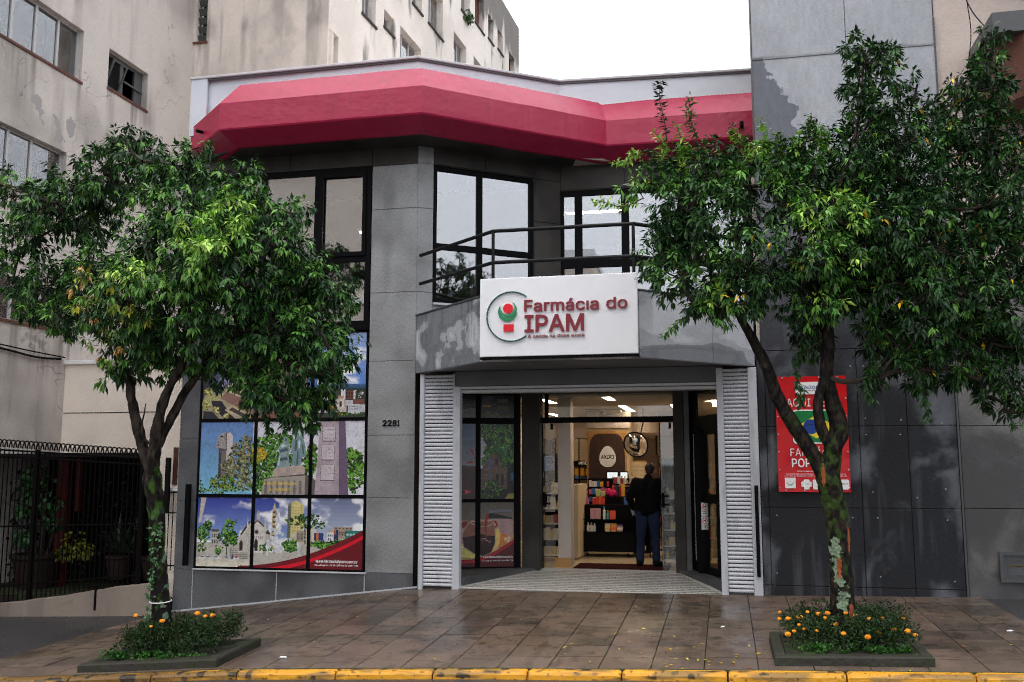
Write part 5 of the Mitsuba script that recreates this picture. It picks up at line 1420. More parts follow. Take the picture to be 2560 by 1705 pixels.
jack = bones([((J['pel'], .165), ((0, .01, 1.10), .165)), (((-.08, 0, .93), .135), ((-.07, 0, 1.12), .14)), (((.08, 0, .93), .135), ((.07, 0, 1.12), .14)), (((-.07, 0, 1.12), .14), ((-.10, -.01, 1.34), .13)), (((.07, 0, 1.12), .14), ((.10, -.01, 1.34), .13)), (((-.1, -.01, 1.34), .13), ((-.15, -.01, 1.42), .085)), (((.1, -.01, 1.34), .13), ((.15, -.01, 1.42), .085)),
              (((-.15, -.01, 1.42), .085), ((.15, -.01, 1.42), .085)), (((0, .01, 1.42), .10), ((.015, .02, 1.52), .068)), ((J['shL'], .082), (J['elL'], .066)), ((J['elL'], .064), ((-.26, .10, .985), .045)), ((J['shR'], .082), (J['elR'], .066)), ((J['elR'], .064), ((.165, .215, 1.11), .045))])
jm = flesh(jack, .02, 8)
jm.vertices[:, 0] *= 1.07
jm.vertices += jm.vertex_normals * ((meshkit.fbm(jm.vertices * [9, 9, 5], 3, 2) - .5) * .03)[:, None]
add(pe + '__jacket', turn(jm, PA, (PX, PY, 0)), 'm_jacket', smooth=True)
jean = bones([(((-.07, 0, .95), .125), ((.07, 0, .95), .125)), ((J['hipL'], .125), ((-.105, .0, .80), .108)), ((J['hipR'], .125), ((.105, .0, .80), .108)), (((-.105, .0, .80), .105), (J['knL'], .075)), (((.105, .0, .80), .105), (J['knR'], .075)), ((J['knL'], .074), ((-.15, .0, .08), .066)), ((J['knR'], .074), ((.13, .03, .08), .066))])
jm = flesh(jean, .02, 8)
jm.vertices += jm.vertex_normals * ((meshkit.fbm(jm.vertices * [10, 10, 14], 3, 6) - .5) * .022)[:, None]
add(pe + '__trousers', turn(jm, PA, (PX, PY, 0)), 'm_jeans', smooth=True)
for s_, (ax, ay, ox) in enumerate(((-.155, .0, -.05), (.135, .03, .06))):
    shoe = bones([(((ax, ay - .06, .055), .048), ((ax + ox * .5, ay + .07, .045), .045)), (((ax + ox * .5, ay + .07, .045), .045), ((ax + ox, ay + .17, .036), .036))])
    sm_ = flesh(shoe, .015, 5)
    sm_.vertices[:, 2] = np.maximum(sm_.vertices[:, 2], .008)
    add(pe + '__shoe', turn(sm_, PA, (PX, PY, .006)), 'm_black_matt', smooth=True)
hair = bones([(((.04, .035, 1.675), .088), ((.042, .095, 1.685), .082)), (((.03, .005, 1.62), .055), ((.05, .005, 1.62), .055))])
add(pe + '__hair', turn(flesh(hair, .015, 5), PA, (PX, PY, 0)), 'm_hair', smooth=True)
pp = thing('paper', 'pale blue paper held in the man\'s left hand', 'paper')
V = np.array([(-.33, .10, .99), (-.20, .17, 1.02), (-.17, .20, .90), (-.30, .13, .85), (-.33, .103, .99), (-.20, .173, 1.02), (-.17, .203, .90), (-.30, .133, .85)])
V[4:, 1] += .004
add(pp, turn(hull(V), PA, (PX, PY, 0)), 'm_paper_blue')


# ------------------------------------------------------------------ stone tower to the right and its neighbour
tw = thing('stone_tower', 'tall windowless wing clad in large grey stone slabs right of the entrance', 'building')
TW_ = tw + '__'
add(TW_ + 'wall', cat_([box(.60, 3.14, 14.23, 14.65, -.6, 13.0), box(.485, .60, 14.23, 14.6, -.6, 3.4)]), 'm_mortar')
add(TW_ + 'side_slab', box(.565, .605, 14.215, 14.64, 3.4, 13.0), 'm_tower_side')
cols = [.575, 1.93, 3.15]
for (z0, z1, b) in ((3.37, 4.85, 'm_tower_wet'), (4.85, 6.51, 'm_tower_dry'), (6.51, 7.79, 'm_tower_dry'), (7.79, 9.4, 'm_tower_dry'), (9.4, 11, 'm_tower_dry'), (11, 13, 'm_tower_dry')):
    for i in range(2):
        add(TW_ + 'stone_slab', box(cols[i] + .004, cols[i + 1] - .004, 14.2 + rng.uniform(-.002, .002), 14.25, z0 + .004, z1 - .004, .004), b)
c2 = [.49, .60, 1.86, 2.50, 3.14]
zz = [.05, 1.13, 2.27, 3.37]
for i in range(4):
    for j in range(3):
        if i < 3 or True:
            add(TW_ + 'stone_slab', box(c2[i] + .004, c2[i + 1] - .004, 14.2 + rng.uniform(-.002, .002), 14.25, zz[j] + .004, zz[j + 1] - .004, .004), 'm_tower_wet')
        for (ux, uz) in (((.12, .12), (.88, .12), (.12, .88), (.88, .88)) if (i and c2[i + 1] - c2[i] > .5) else ()):
            pass
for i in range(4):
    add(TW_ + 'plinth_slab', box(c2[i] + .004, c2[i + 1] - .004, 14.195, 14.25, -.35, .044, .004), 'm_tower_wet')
bolts = []
for (x_, z_) in ((.72, 3.0), (1.78, 3.12), (1.95, 3.12), (2.42, 2.35), (1.95, 2.38), (2.4, 2.15), (1.95, 2.15), (.7, 1.02), (2.0, 1.35), (2.58, 1.28), (2.05, 1.0), (2.95, .98), (2.05, .2), (3.0, .16), (.68, .22), (2.95, 2.3), (2.95, 1.4), (1.72, 1.0)):
    add(TW_ + 'bolt_cap', trimesh.creation.cylinder(.008, .012, sections=10).apply_transform(trimesh.transformations.rotation_matrix(np.pi / 2, [1, 0, 0])).apply_translation((x_, 14.194, z_)), 'm_alu')
add(TW_ + 'metal_joint', box(3.142, 3.165, 14.18, 14.23, -.3, 8.2), 'm_steel_dark')
nb_ = thing('neighbour_building', 'beige building with dark stone base and projecting brown bays at the right edge', 'building')
NB = nb_ + '__'
add(NB + 'wall', box(3.17, 12, 14.24, 22, 3.3, 13), 'm_neighbour')
add(NB + 'wall', box(3.17, 12, 14.26, 22, -.6, 3.3), 'm_mortar')
for i, (a_, b_) in enumerate(((3.17, 4.6), (4.6, 6.2))):
    for j in range(4):
        zz_ = [-.3, 1.14, 2.26, 3.3, 4.4]
        add(NB + 'stone_slab', box(a_ + .004, b_ - .004, 14.2 + rng.uniform(-.002, .002), 14.27, zz_[j] + .004, zz_[j + 1] - .004, .004), 'm_tower_side')
for k in range(3):
    z0 = 6.53 + 2.9 * (k - 1)
    if z0 < 4.2:
        continue
    add(NB + 'balcony_bay', cat_([hull([(3.70, 14.24, z0), (3.70, 13.5, z0), (4.0, 13.1, z0), (8.5, 13.1, z0), (8.5, 14.24, z0), (3.70, 14.24, z0 + .86), (3.70, 13.5, z0 + .86), (4.0, 13.1, z0 + .86), (8.5, 13.1, z0 + .86), (8.5, 14.24, z0 + .86)])]), 'm_brown')
    add(NB + 'balcony_ledge', box(3.62, 8.6, 13.04, 14.24, z0 + .86, z0 + 1.14), 'm_steel_dark')
me_ = thing('meter_box', 'grey metal framed meter cabinet set low in the dark wall at right', 'meter box')
add(me_ + '__frame', extr(sbox(0, 0, .60, .40).difference(sbox(.045, .045, .555, .355)), .05, frame((3.565, 14.195, .17), FX)), 'm_steel_dark')
add(me_ + '__door', box(3.61, 4.12, 14.175, 14.20, .215, .525, .004), 'm_steel_dark')
add(me_ + '__window_pane', box(3.66, 3.90, 14.168, 14.174, .26, .48), 'm_glass_far')
add(me_ + '__handle', box(3.63, 3.70, 14.15, 14.176, .185, .20), 'm_alu')
cb = thing('wire', 'two thin black wires crossing the top right corner above the tree', 'wire')
add(cb, cat_([tube(spline([(3.42, 13.9, 9.0), (3.52, 13.7, 8.1), (3.80, 13.4, 7.4)], 8), .008, 5), tube(spline([(3.50, 13.72, 8.2), (3.52, 13.7, 7.7), (3.46, 13.75, 7.2)], 8), .007, 5)]), 'm_black')

# ------------------------------------------------------------------ red banner
bn = thing('banner', 'red pharmacy programme banner with a national flag emblem fixed behind the mossy tree', 'banner')
BX0, BX1, BZ0, BZ1 = .735, 1.705, 1.35, 2.98
MBn = frame((BX0, 14.115, BZ0), FX)
nu, nv = 30, 44
gv = []
for i in range(nu + 1):
    for j in range(nv + 1):
        u, v = i / nu, j / nv
        e = min(u, 1 - u, v, 1 - v)
        gv.append((u * (BX1 - BX0), v * (BZ1 - BZ0), .012 * (meshkit.fbm(np.array([u * 5, v * 4, 3.]), 3) - .5) * min(1, .3 + e * 4) + .004 * math.sin(v * 40) * (u > .93)))
gf = [f for i in range(nu) for j in range(nv) for f in (((i * (nv + 1) + j), ((i + 1) * (nv + 1) + j), ((i + 1) * (nv + 1) + j + 1)), ((i * (nv + 1) + j), ((i + 1) * (nv + 1) + j + 1), (i * (nv + 1) + j + 1)))]
add(bn + '__sheet', at(trimesh.Trimesh(gv, gf, process=False), MBn), 'm_red_banner', smooth=True)
add(bn + '__frame', box(BX0 + .005, BX1 - .005, 14.135, 14.19, BZ0 + .005, BZ1 - .005), 'm_black')
for k in range(7):
    for x_ in (BX0 + .02, BX1 - .02):
        add(bn + '__stud', trimesh.creation.icosphere(1, .011).apply_translation((x_, 14.10, BZ0 + .06 + k * .25)), 'm_alu')
for k in range(4):
    for z_ in (BZ0 + .02, BZ1 - .02):
        add(bn + '__stud', trimesh.creation.icosphere(1, .011).apply_translation((BX0 + .1 + k * .25, 14.10, z_)), 'm_alu')
bu = lambda c: (c - 95) / (985 - 95) * (BX1 - BX0)
bv = lambda c: (1472 - c) / (1472 - 55) * (BZ1 - BZ0)
def bpr(key, poly, bs, l=0, th=.0015):
    return add(bn + '__' + key, extr(poly, th, MBn @ trimesh.transformations.translation_matrix([0, 0, .012 + .0016 * l])), bs)
def rr(x0, y0, x1, y1, r):
    return sbox(x0 + r, y0 + r, x1 - r, y1 - r).buffer(r, 6)
def btx(s, u, v, h, w, bold=True, bs='m_white', l=1):
    return add(bn + '__lettering', text(s, h, MBn @ trimesh.transformations.translation_matrix([u, v, .012 + .0016 * l]), .001, bold, w), bs)
bpr('white_patch', sbox(bu(350), bv(278), bu(760), bv(126)), 'm_white')
mat('m_blue', lin(20, 60, 140), rough=.4)
mat('m_flag_green', lin(6, 118, 56), rough=.4)
btx('SAÚDE', bu(410), bv(215), .045, bu(640) - bu(410), True, 'm_blue')
btx('NÃO TEM PREÇO', bu(415), bv(240), .016, bu(640) - bu(415), True, 'm_ink')
btx('AQUI TEM', bu(230), bv(428), .112, bu(810) - bu(230), False)
bpr('flag_border', rr(bu(296), bv(886), bu(880), bv(468), .05), 'm_white')
bpr('flag_field', rr(bu(310), bv(870), bu(866), bv(484), .045), 'm_flag_green', 1)
fc = (bu(590), bv(678))
bpr('flag_diamond', Polygon([(bu(345), fc[1]), (fc[0], bv(822)), (bu(830), fc[1]), (fc[0], bv(533))]).buffer(-.02).buffer(.02), 'm_yellow', 2)
bpr('flag_disc', Point(bu(525), fc[1]).buffer(.105, 24), 'm_blue', 3)
bpr('flag_arc', LineString([(bu(428), bv(675)), (bu(500), bv(655)), (bu(622), bv(640))]).buffer(.004).intersection(Point(bu(525), fc[1]).buffer(.104)), 'm_ink', 4)
btx('FARMÁCIA', bu(256), bv(1036), .105, bu(860) - bu(256), False)
btx('POPULAR', bu(270), bv(1168), .115, bu(830) - bu(270), True)
btx('ESTA FARMÁCIA É CREDENCIADA', bu(335), bv(1228), .014, bu(760) - bu(335), True)
btx('E PARTICIPANTE DO PROGRAMA DO GOVERNO COM MEDICAMENTOS', bu(190), bv(1260), .012, bu(930) - bu(190), True)
btx('ATÉ 90% DE DESCONTO PARA ASMA, HIPERTENSÃO E DIABETES', bu(172), bv(1284), .012, bu(942) - bu(172), True)
bpr('logo_patch', sbox(bu(175), bv(1426), bu(308), bv(1300)), 'm_white')
bpr('logo_ring', Point(bu(240), bv(1350)).buffer(.048, 16).difference(Point(bu(240), bv(1343)).buffer(.045, 16)), 'm_logo_green', 1)
bpr('logo_patch', rr(bu(378), bv(1410), bu(506), bv(1345), .012).union(rr(bu(408), bv(1440), bu(478), bv(1320), .012)), 'm_white')
btx('SUS', bu(428), bv(1380), .02, .045, True, 'm_blue')
bpr('logo_patch', rr(bu(520), bv(1440), bu(720), bv(1320), .02), 'm_white')
bpr('logo_cross', sbox(bu(588), bv(1394), bu(608), bv(1386)).union(sbox(bu(595), bv(1402), bu(601), bv(1378))), 'm_blue', 1)
bpr('logo_patch', rr(bu(790), bv(1440), bu(965), bv(1320), .02), 'm_white')
btx('BRASIL', bu(880), bv(1380), .02, .075, True, 'm_flag_green')

# ------------------------------------------------------------------ apartment wing on the left (its long wall runs away from the street)
ap = thing('apartment_wing', 'stained beige apartment wing with wide ribbon windows running back along the left edge', 'building')
AP = ap + '__'
# local: u runs towards the street (-Y), v up, n = +X (towards the pharmacy)
MA = frame((-13.0, 20.87, 0), (0, -1, 0))
MA = np.array(MA)
# check the normal: u x v = (-Y) x Z = -X ; so run u along +Y instead
MA = frame((-13.0, 0, 0), (0, 1, 0))           # n = Y x Z = +X
wins = [('w1', 12.4, 16.74, 9.72, 10.85, [12.4, 13.1, 13.85, 14.83, 15.48, 16.12, 16.74]), ('w2', 17.60, 19.06, 9.96, 10.86, None), ('w3', 12.4, 16.44, 6.95, 8.08, [12.4, 13.2, 14.2, 14.95, 15.58, 16.44]), ('w4', 12.4, 16.83, 4.42, 5.25, [12.4, 13.5, 14.5, 15.3, 16.1, 16.83]),
        ('w5', 12.4, 16.7, 12.6, 13.7, [12.4, 13.5, 14.6, 15.6, 16.7])]
poly = sbox(8.0, -.8, 20.87, 18)
for _, y0, y1, z0, z1, _m in wins:
    poly = poly.difference(sbox(y0, z0, y1, z1))
add(AP + 'wall', extr(poly, .3, MA @ trimesh.transformations.translation_matrix([0, 0, -.3])), 'm_beige')
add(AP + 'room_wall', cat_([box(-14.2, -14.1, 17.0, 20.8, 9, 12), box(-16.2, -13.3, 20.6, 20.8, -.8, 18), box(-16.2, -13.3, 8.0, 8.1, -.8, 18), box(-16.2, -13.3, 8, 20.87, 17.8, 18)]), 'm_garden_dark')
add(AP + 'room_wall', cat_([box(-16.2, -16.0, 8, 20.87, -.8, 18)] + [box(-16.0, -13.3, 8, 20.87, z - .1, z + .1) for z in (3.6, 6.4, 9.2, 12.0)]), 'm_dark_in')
for nm, y0, y1, z0, z1, us in wins:
    add(AP + 'window_sill', lbox(MA, y0 - .02, y1 + .02, z0 - .05, z0 + .004, -.16, .03), 'm_brown')
    if us:
        w, _ = window(AP, MA @ trimesh.transformations.translation_matrix([0, 0, -.12]), us, [z0 + .005, z1 - .005], .06, th=.05, pane='m_glass_far', bsdf='m_alu_window', outer=.035)
    else:
        add(AP + 'window', extr(sbox(y0, z0, y1, z1).difference(sbox(y0 + .06, z0 + .08, y0 + .62, z1 - .08)).difference(sbox(y0 + .74, z0 + .08, y1 - .30, z1 - .08)), .05, MA @ trimesh.transformations.translation_matrix([0, 0, -.2])), 'm_steel_dark')
        wk2 = AP + 'window_%03d' % sum(1 for k in scene if k.startswith(AP + 'window') and not k.startswith(AP + 'window_sill') and '__' not in k[len(AP):])
        base = [k for k in scene if k.startswith(AP + 'window') and '__' not in k[len(AP):] and 'sill' not in k][-1]
        add(base + '__pane', lbox(MA, y0 + .07, y0 + .61, z0 + .09, z1 - .09, -.19, -.18), 'm_black_matt')
        tilt = MA @ trimesh.transformations.translation_matrix([0, z0 + .30, -.10]) @ trimesh.transformations.rotation_matrix(.35, [1, 0, 0])
        add(base + '__flap', extr(sbox(y0 + .10, -.22, y0 + .60, .42).difference(sbox(y0 + .14, -.18, y0 + .56, .38)), .03, tilt), 'm_steel_dark')
        add(base + '__bar', lbox(MA, y0 + .72, y1 - .05, z0 + .40, z0 + .44, -.14, -.10), 'm_steel_dark')
cbl = thing('cable', 'black cable sagging along the left beige wall below the windows', 'cable')
add(cbl, cat_([tube(spline([(-12.96, 12.0, 4.0), (-12.95, 13.6, 3.92), (-12.95, 14.98, 3.86), (-12.95, 15.9, 3.80), (-12.96, 16.6, 3.84)], 8), .022, 6), tube(spline([(-12.94, 13.5, 3.96), (-12.94, 14.9, 3.93), (-12.94, 15.7, 3.90), (-12.95, 16.7, 3.88)], 8), .014, 6)]), 'm_black')
# annex in the corner
an = thing('garage_annex', 'plain beige one-storey annex with a flat roof edge behind the dark fence', 'building')
AN = an + '__'
poly = sbox(-13.0, -.9, -8.77, 3.74).difference(sbox(-12.95, -.9, -9.55, 1.97))
add(AN + 'wall', extr(poly, .25, frame((0, 16.8, 0), FX) @ trimesh.transformations.translation_matrix([0, 0, -.25])), 'm_annex')
add(AN + 'wall', box(-9.30, -8.775, 14.42, 16.79, -.8, 3.44), 'm_annex')
add(AN + 'roof_edge', box(-9.34, -8.772, 14.36, 16.70, 3.442, 3.52, .006), 'm_white')
add(AN + 'ledge', box(-9.33, -8.778, 14.36, 14.419, 1.302, 1.36), 'm_white')
add(AN + 'roof_edge', box(-13.0, -8.775, 16.72, 20.8, 3.742, 3.82, .006), 'm_white')
add(AN + 'groove', box(-12.98, -8.80, 16.794, 16.80, 2.755, 2.775), 'm_steel_dark')
add(AN + 'room_wall', cat_([box(-13, -9.3, 20.0, 20.1, -.9, 2.2), box(-9.5, -9.4, 17.06, 20, -.9, 2.2), box(-13, -9.4, 17.06, 20, 2.0, 2.1)]), 'm_garden_dark')
add(AN + 'slot', box(-8.98, -8.90, 14.40, 14.424, 1.40, 2.02), 'm_brown')
# building behind
bb = thing('back_building', 'tall pale apartment block with mould stained end rising behind the pharmacy roof', 'building')
BB = bb + '__'
add(BB + 'gable_wall', extr(sbox(-13.0, 3, -10.5, 22).difference(sbox(-12.93, 12.45, -12.62, 16)), .3, frame((0, 20.87, 0), FX) @ trimesh.transformations.translation_matrix([0, 0, -.3])), 'm_back_stained')
add(BB + 'gable_wall', box(-10.49, -9.28, 20.82, 21.2, 3, 22), 'm_back_stained')
add(BB + 'louvre_shaft', box(-13, -12.6, 21.3, 21.4, 12, 16.2), 'm_black_matt')
for k in range(14):
    add(BB + 'louvre_blade', at(box(-12.92, -12.63, -.01, .01, -.09, .09), trimesh.transformations.translation_matrix([0, 21.0, 12.6 + k * .24]) @ trimesh.transformations.rotation_matrix(.5, [1, 0, 0])), 'm_steel_dark')
add(BB + 'louvre_sill', box(-12.97, -12.58, 20.82, 20.9, 12.40, 12.45), 'm_brown')
MBb = frame((-9.28, 20.87, 0), (.049, .9988, 0))
poly = Polygon([(-.05, 3), (18.37, 3), (18.37, 20.95), (12, 22.0), (-.05, 22.0)])
poly = sbox(-.05, 3, 18.37, 20.95)
bw = [(.02, .57, 11.2, 12.48, 1), (1.93, 2.83, 13.80, 15.1, 3), (3.41, 4.12, 14.11, 14.63, 2), (4.64, 6.37, 13.5, 14.70, 3), (5.57, 6.40, 15.88, 17.1, 2), (6.98, 8.37, 15.90, 17.3, 2), (9.51, 10.92, 15.5, 16.76, 3), (10.29, 11.3, 17.95, 19.4, 2), (11.8, 12.86, 15.5, 16.85, 2), (11.93, 13.06, 18.26, 19.7, 4), (13.64, 14.37, 18.40, 19.4, 2), (14.99, 15.77, 18.55, 19.4, 2), (16.72, 17.63, 17.9, 19.18, 4), (12.9, 13.8, 16.1, 16.9, 2)]
for y0, y1, z0, z1, _ in bw:
    poly = poly.difference(sbox(y0, z0, y1, z1))
add(BB + 'wall', extr(poly, .35, MBb @ trimesh.transformations.translation_matrix([0, 0, -.35])), 'm_back_pale')
add(BB + 'end_wall', lbox(MBb, 18.36, 18.39, 3, 20.95, -8, -.36), 'm_back_pale')
add(BB + 'roof', lbox(MBb, -.05, 18.37, 20.7, 20.93, -8, -.36), 'm_dim')
add(BB + 'room_wall', lbox(MBb, .3, 18.3, 3, 20.6, -2.6, -2.5), 'm_dark_in')
for y0, y1, z0, z1, k in bw:
    add(BB + 'window_sill', lbox(MBb, y0 - .05, y1 + .05, z0 - .06, z0 - .002, -.3, .05), 'm_dim')
    us = np.linspace(y0, y1, {1: 2, 2: 3, 3: 4, 4: 2}[k])
    window(BB, MBb @ trimesh.transformations.translation_matrix([0, 0, -.2]), list(us), [z0, z1], .06, th=.05, pane='m_brown' if k == 4 else ('m_shutter' if k == 1 else 'm_glass_far'), bsdf='m_alu_window' if k != 4 else 'm_brown', outer=.05)
for (u, v) in ((10.9, 17.9), (17.1, 17.95)):
    t = thing('window_plant', {12.4: 'green plant in the brown window high on the back building', 10.9: 'green plant hanging from the topmost window of the back building', 17.1: 'green plant in the last brown window before the mould stained end', 12.9: 'small green plant just right of the brown framed high window'}[u], 'plant')
    r_ = np.random.default_rng(int(u * 10))
    V, F = [], []
    for i in range(90):
        p_ = np.array([r_.normal(0, .2), abs(r_.normal(0, .16)) - .16, r_.normal(.02, .08)])
        d_ = r_.normal(0, 1, (2, 3)) * .07
        V += [p_, p_ + d_[0], p_ + d_[0] + d_[1], p_ + d_[1]]
        F += [(4 * i, 4 * i + 1, 4 * i + 2), (4 * i, 4 * i + 2, 4 * i + 3)]
    add(t, at(trimesh.Trimesh(V, F, process=False), MBb @ trimesh.transformations.translation_matrix([u, v, .05])), 'm_leaf', color=np.tile(lin(48, 76, 30), (len(V), 1)))

# ------------------------------------------------------------------ fence, low wall, garden
lw = thing('low_wall', 'low grey rendered wall with sloping chipped top below the dark fence', 'wall')
top = lambda x: np.interp(x, [-16, -11.72, -8.98, -8.78], [-.75, -.55, -.13, -.10])
xs = np.linspace(-15, -8.78, 60)
pts = [(x_, float(top(x_)) + (meshkit.fbm(np.array([x_ * 3, 1., 2.]), 4) - .5) * .05) for x_ in xs]
add(lw + '__wall', extr(Polygon(pts + [(-8.78, -1.2), (-15, -1.2)]), .22, frame((0, 14.08, 0), FX)), 'm_lowwall')
fn = thing('fence', 'dark iron bar fence with interlocking hoops along its top edge', 'fence')
ftop = lambda x: np.interp(x, [-16, -11.97, -9.24], [2.20, 2.01, 1.83])
FYp = 13.98
for z_ in (0, -.10):
    add(fn + '__rail', tube([(-15, FYp, float(ftop(-15)) + z_), (-9.24, FYp, float(ftop(-9.24)) + z_)], .016, 6), 'm_iron')
add(fn + '__rail', tube([(-15, FYp, float(top(-15)) + .14), (-9.24, FYp, float(top(-9.24)) + .14)], .014, 6), 'm_iron')
add(fn + '__rail', tube([(-15, FYp, .62), (-9.24, FYp, .78)], .014, 6), 'm_iron')
x_ = -12.6
while x_ < -9.26:
    add(fn + '__bar', tube([(x_, FYp, float(top(x_)) + .02), (x_, FYp, float(ftop(x_)))], .0105, 5), 'm_iron')
    w_ = .145
    a_ = np.linspace(0, np.pi, 9)
    add(fn + '__hoop', tube([(x_ + w_ / 2 - w_ / 2 * math.cos(t), FYp - .006, float(ftop(x_)) + .02 + .125 * math.sin(t)) for t in a_], .012, 5, cap=False), 'm_iron')
    x_ += .088
for x_ in (-11.25, -9.26):
    add(fn + '__post', box(x_ - .03, x_ + .03, FYp - .03, FYp + .03, float(top(x_)), float(ftop(x_)) + .02), 'm_iron')
add(fn + '__strut', box(-9.93, -9.90, 13.84, 13.87, -.58, -.20), 'm_iron')
fs = thing('fence', 'short bar gate of thin black rods between the fence and the pharmacy corner', 'fence')
for k in range(6):
    add(fs + '__bar', tube([(-9.18 + k * .075, 14.3, .02), (-9.18 + k * .075, 14.3, 1.30)], .008, 5), 'm_iron')
for z_ in (.1, .95, 1.28):
    add(fs + '__rail', tube([(-9.22, 14.3, z_), (-8.78, 14.3, z_)], .010, 5), 'm_iron')
add(fs + '__post', box(-9.02, -8.95, 14.24, 14.30, .95, 1.85), 'm_black_matt')
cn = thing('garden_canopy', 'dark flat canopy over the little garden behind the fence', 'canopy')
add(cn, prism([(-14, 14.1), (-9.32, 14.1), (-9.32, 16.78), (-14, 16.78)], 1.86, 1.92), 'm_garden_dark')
gb = thing('boarded_wall', 'boarded wall at the back of the little garden, shade painted into its colour', 'wall')
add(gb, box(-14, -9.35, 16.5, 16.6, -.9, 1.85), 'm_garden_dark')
hd = thing('clipped_hedge', 'very dark leafy hedge filling the back of the fenced garden', 'hedge')
HEDGE = True
for k, (x_, y_, z0) in enumerate(((-11.75, 15.3, -.6), (-11.45, 15.3, .9))):
    t = thing('red_post', ('thick dark red post behind the fence', 'thin bright red post behind the fence')[k], 'post')
    add(t, box(x_ - (.11, .04)[k], x_ + (.11, .04)[k], y_, y_ + .12, z0, 1.85), 'm_redpost')
struct('garden_ground', box(-15, -8.8, 14.09, 17.2, -1.0, -.42), 'm_soil')


def leaf_cloud(centres, n, size, cols, seed, spread=.1, droop=.2, aspect=.45):
    r_ = np.random.default_rng(seed)
    V, F, C_ = [], [], []
    for i in range(n):
        c = np.array(centres[r_.integers(0, len(centres))])
        rr_ = c[3] if len(c) > 3 else spread
        d = r_.normal(0, 1, 3)
        d /= np.linalg.norm(d)
        p = c[:3] + d * rr_ * r_.random() ** .4
        ax = d + [0, 0, -droop * 2] + r_.normal(0, .35, 3)
        ax /= np.linalg.norm(ax)
        sd = np.cross(ax, r_.normal(0, 1, 3))
        sd /= np.linalg.norm(sd)
        s = size * r_.uniform(.6, 1.2)
        V += [p, p + ax * s * .5 + sd * s * aspect * .5, p + ax * s, p + ax * s * .5 - sd * s * aspect * .5]
        F += [(4 * i, 4 * i + 1, 4 * i + 2), (4 * i, 4 * i + 2, 4 * i + 3)]
        col = np.array(lin(*cols[r_.integers(0, len(cols))])) * r_.uniform(.75, 1.25)
        C_ += [col] * 4
    return trimesh.Trimesh(V, F, process=False), np.clip(np.array(C_), 0, 1)


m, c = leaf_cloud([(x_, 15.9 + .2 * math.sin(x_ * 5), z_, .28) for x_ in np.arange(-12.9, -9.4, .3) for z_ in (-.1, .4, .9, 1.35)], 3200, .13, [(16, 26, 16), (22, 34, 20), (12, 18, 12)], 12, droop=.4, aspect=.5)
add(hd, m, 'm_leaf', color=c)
lab(hd, kind='stuff')
pot = thing('potted_shrub', 'big potted shrub with broad leaves behind the fence at the far left', 'plant')
px_, py_ = -11.95, 15.0
add(pot + '__pot', trimesh.creation.revolve([(0, 0), (.26, 0), (.40, .62), (.45, .66), (.45, .72), (.36, .72), (.34, .55), (0, .55)], sections=24).apply_translation((px_, py_, -.55)), 'm_terracotta')
for k, (dx, h) in enumerate(((-.06, 1.35), (.10, 1.1), (.32, .95))):
    add(pot + '__stem', tube([(px_ + dx * .5, py_, 0), (px_ + dx, py_ - .02, h * .6), (px_ + dx * 1.1, py_ - .05, h)], [.028, .022, .015], 6), 'm_twig')
m, c = leaf_cloud([(px_ + .0, py_ - .1, 1.5, .24), (px_ - .12, py_ - .1, 1.25, .18), (px_ + .30, py_ - .1, 1.05, .16), (px_ - .30, py_, .95, .12), (px_ + .36, py_ - .1, .7, .13), (px_ - .3, py_, .45, .14)], 420, .12, [(26, 58, 28), (46, 88, 44), (76, 122, 74)], 3, droop=.3, aspect=.7)
add(pot + '__foliage', m, 'm_leaf', color=c)
ys = thing('yellow_shrub', 'low yellow-green leafed shrub behind the fence bars', 'plant')
m, c = leaf_cloud([(-11.0, 14.7, .42, .20), (-10.8, 14.7, .30, .16), (-11.15, 14.7, .22, .12)], 300, .10, [(86, 90, 26), (120, 120, 42), (60, 66, 20)], 4, droop=.5, aspect=.5)
add(ys, m, 'm_leaf', color=c)
ds = thing('spiky_plant', 'dark spiky leaved plant in the middle of the fenced garden', 'plant')
V, F = [], []
r_ = np.random.default_rng(8)
for i in range(40):
    a_, e_ = r_.uniform(0, 6.28), r_.uniform(.5, 1.4)
    d = np.array([math.cos(a_) * math.cos(e_), math.sin(a_) * math.cos(e_), math.sin(e_)])
    s = np.cross(d, [0, 0, 1.])
    s /= np.linalg.norm(s)
    b_ = np.array([-10.35 + r_.normal(0, .1), 15.2, .2])
    L_ = r_.uniform(.5, .9)
    k = len(V)
    V += [b_ - s * .02, b_ + s * .02, b_ + d * L_ * .6 + s * .022, b_ + d * L_ * .6 - s * .022, b_ + d * L_ + [0, 0, -.1]]
    F += [(k, k + 1, k + 2), (k, k + 2, k + 3), (k + 3, k + 2, k + 4)]
add(ds, trimesh.Trimesh(V, F, process=False), 'm_leaf', color=np.tile(lin(40, 56, 40), (len(V), 1)))
for k, x_ in enumerate((-10.45, -9.75)):
    t = thing('flower_pot', ('dark clay pot under the spiky plant', 'dark clay pot near the right end of the fence')[k], 'pot')
    add(t, trimesh.creation.revolve([(0, 0), (.16, 0), (.22, .34), (.25, .36), (.25, .40), (.18, .40), (0, .36)], sections=20).apply_translation((x_, 15.2, -.25)), 'm_terracotta')
gs = thing('fern', 'small bluish green fern near the right end of the fence', 'plant')
m, c = leaf_cloud([(-9.75, 15.2, .62, .12), (-9.72, 15.2, .42, .12)], 120, .10, [(40, 120, 84), (26, 84, 60)], 5)
add(gs, m, 'm_leaf', color=c)

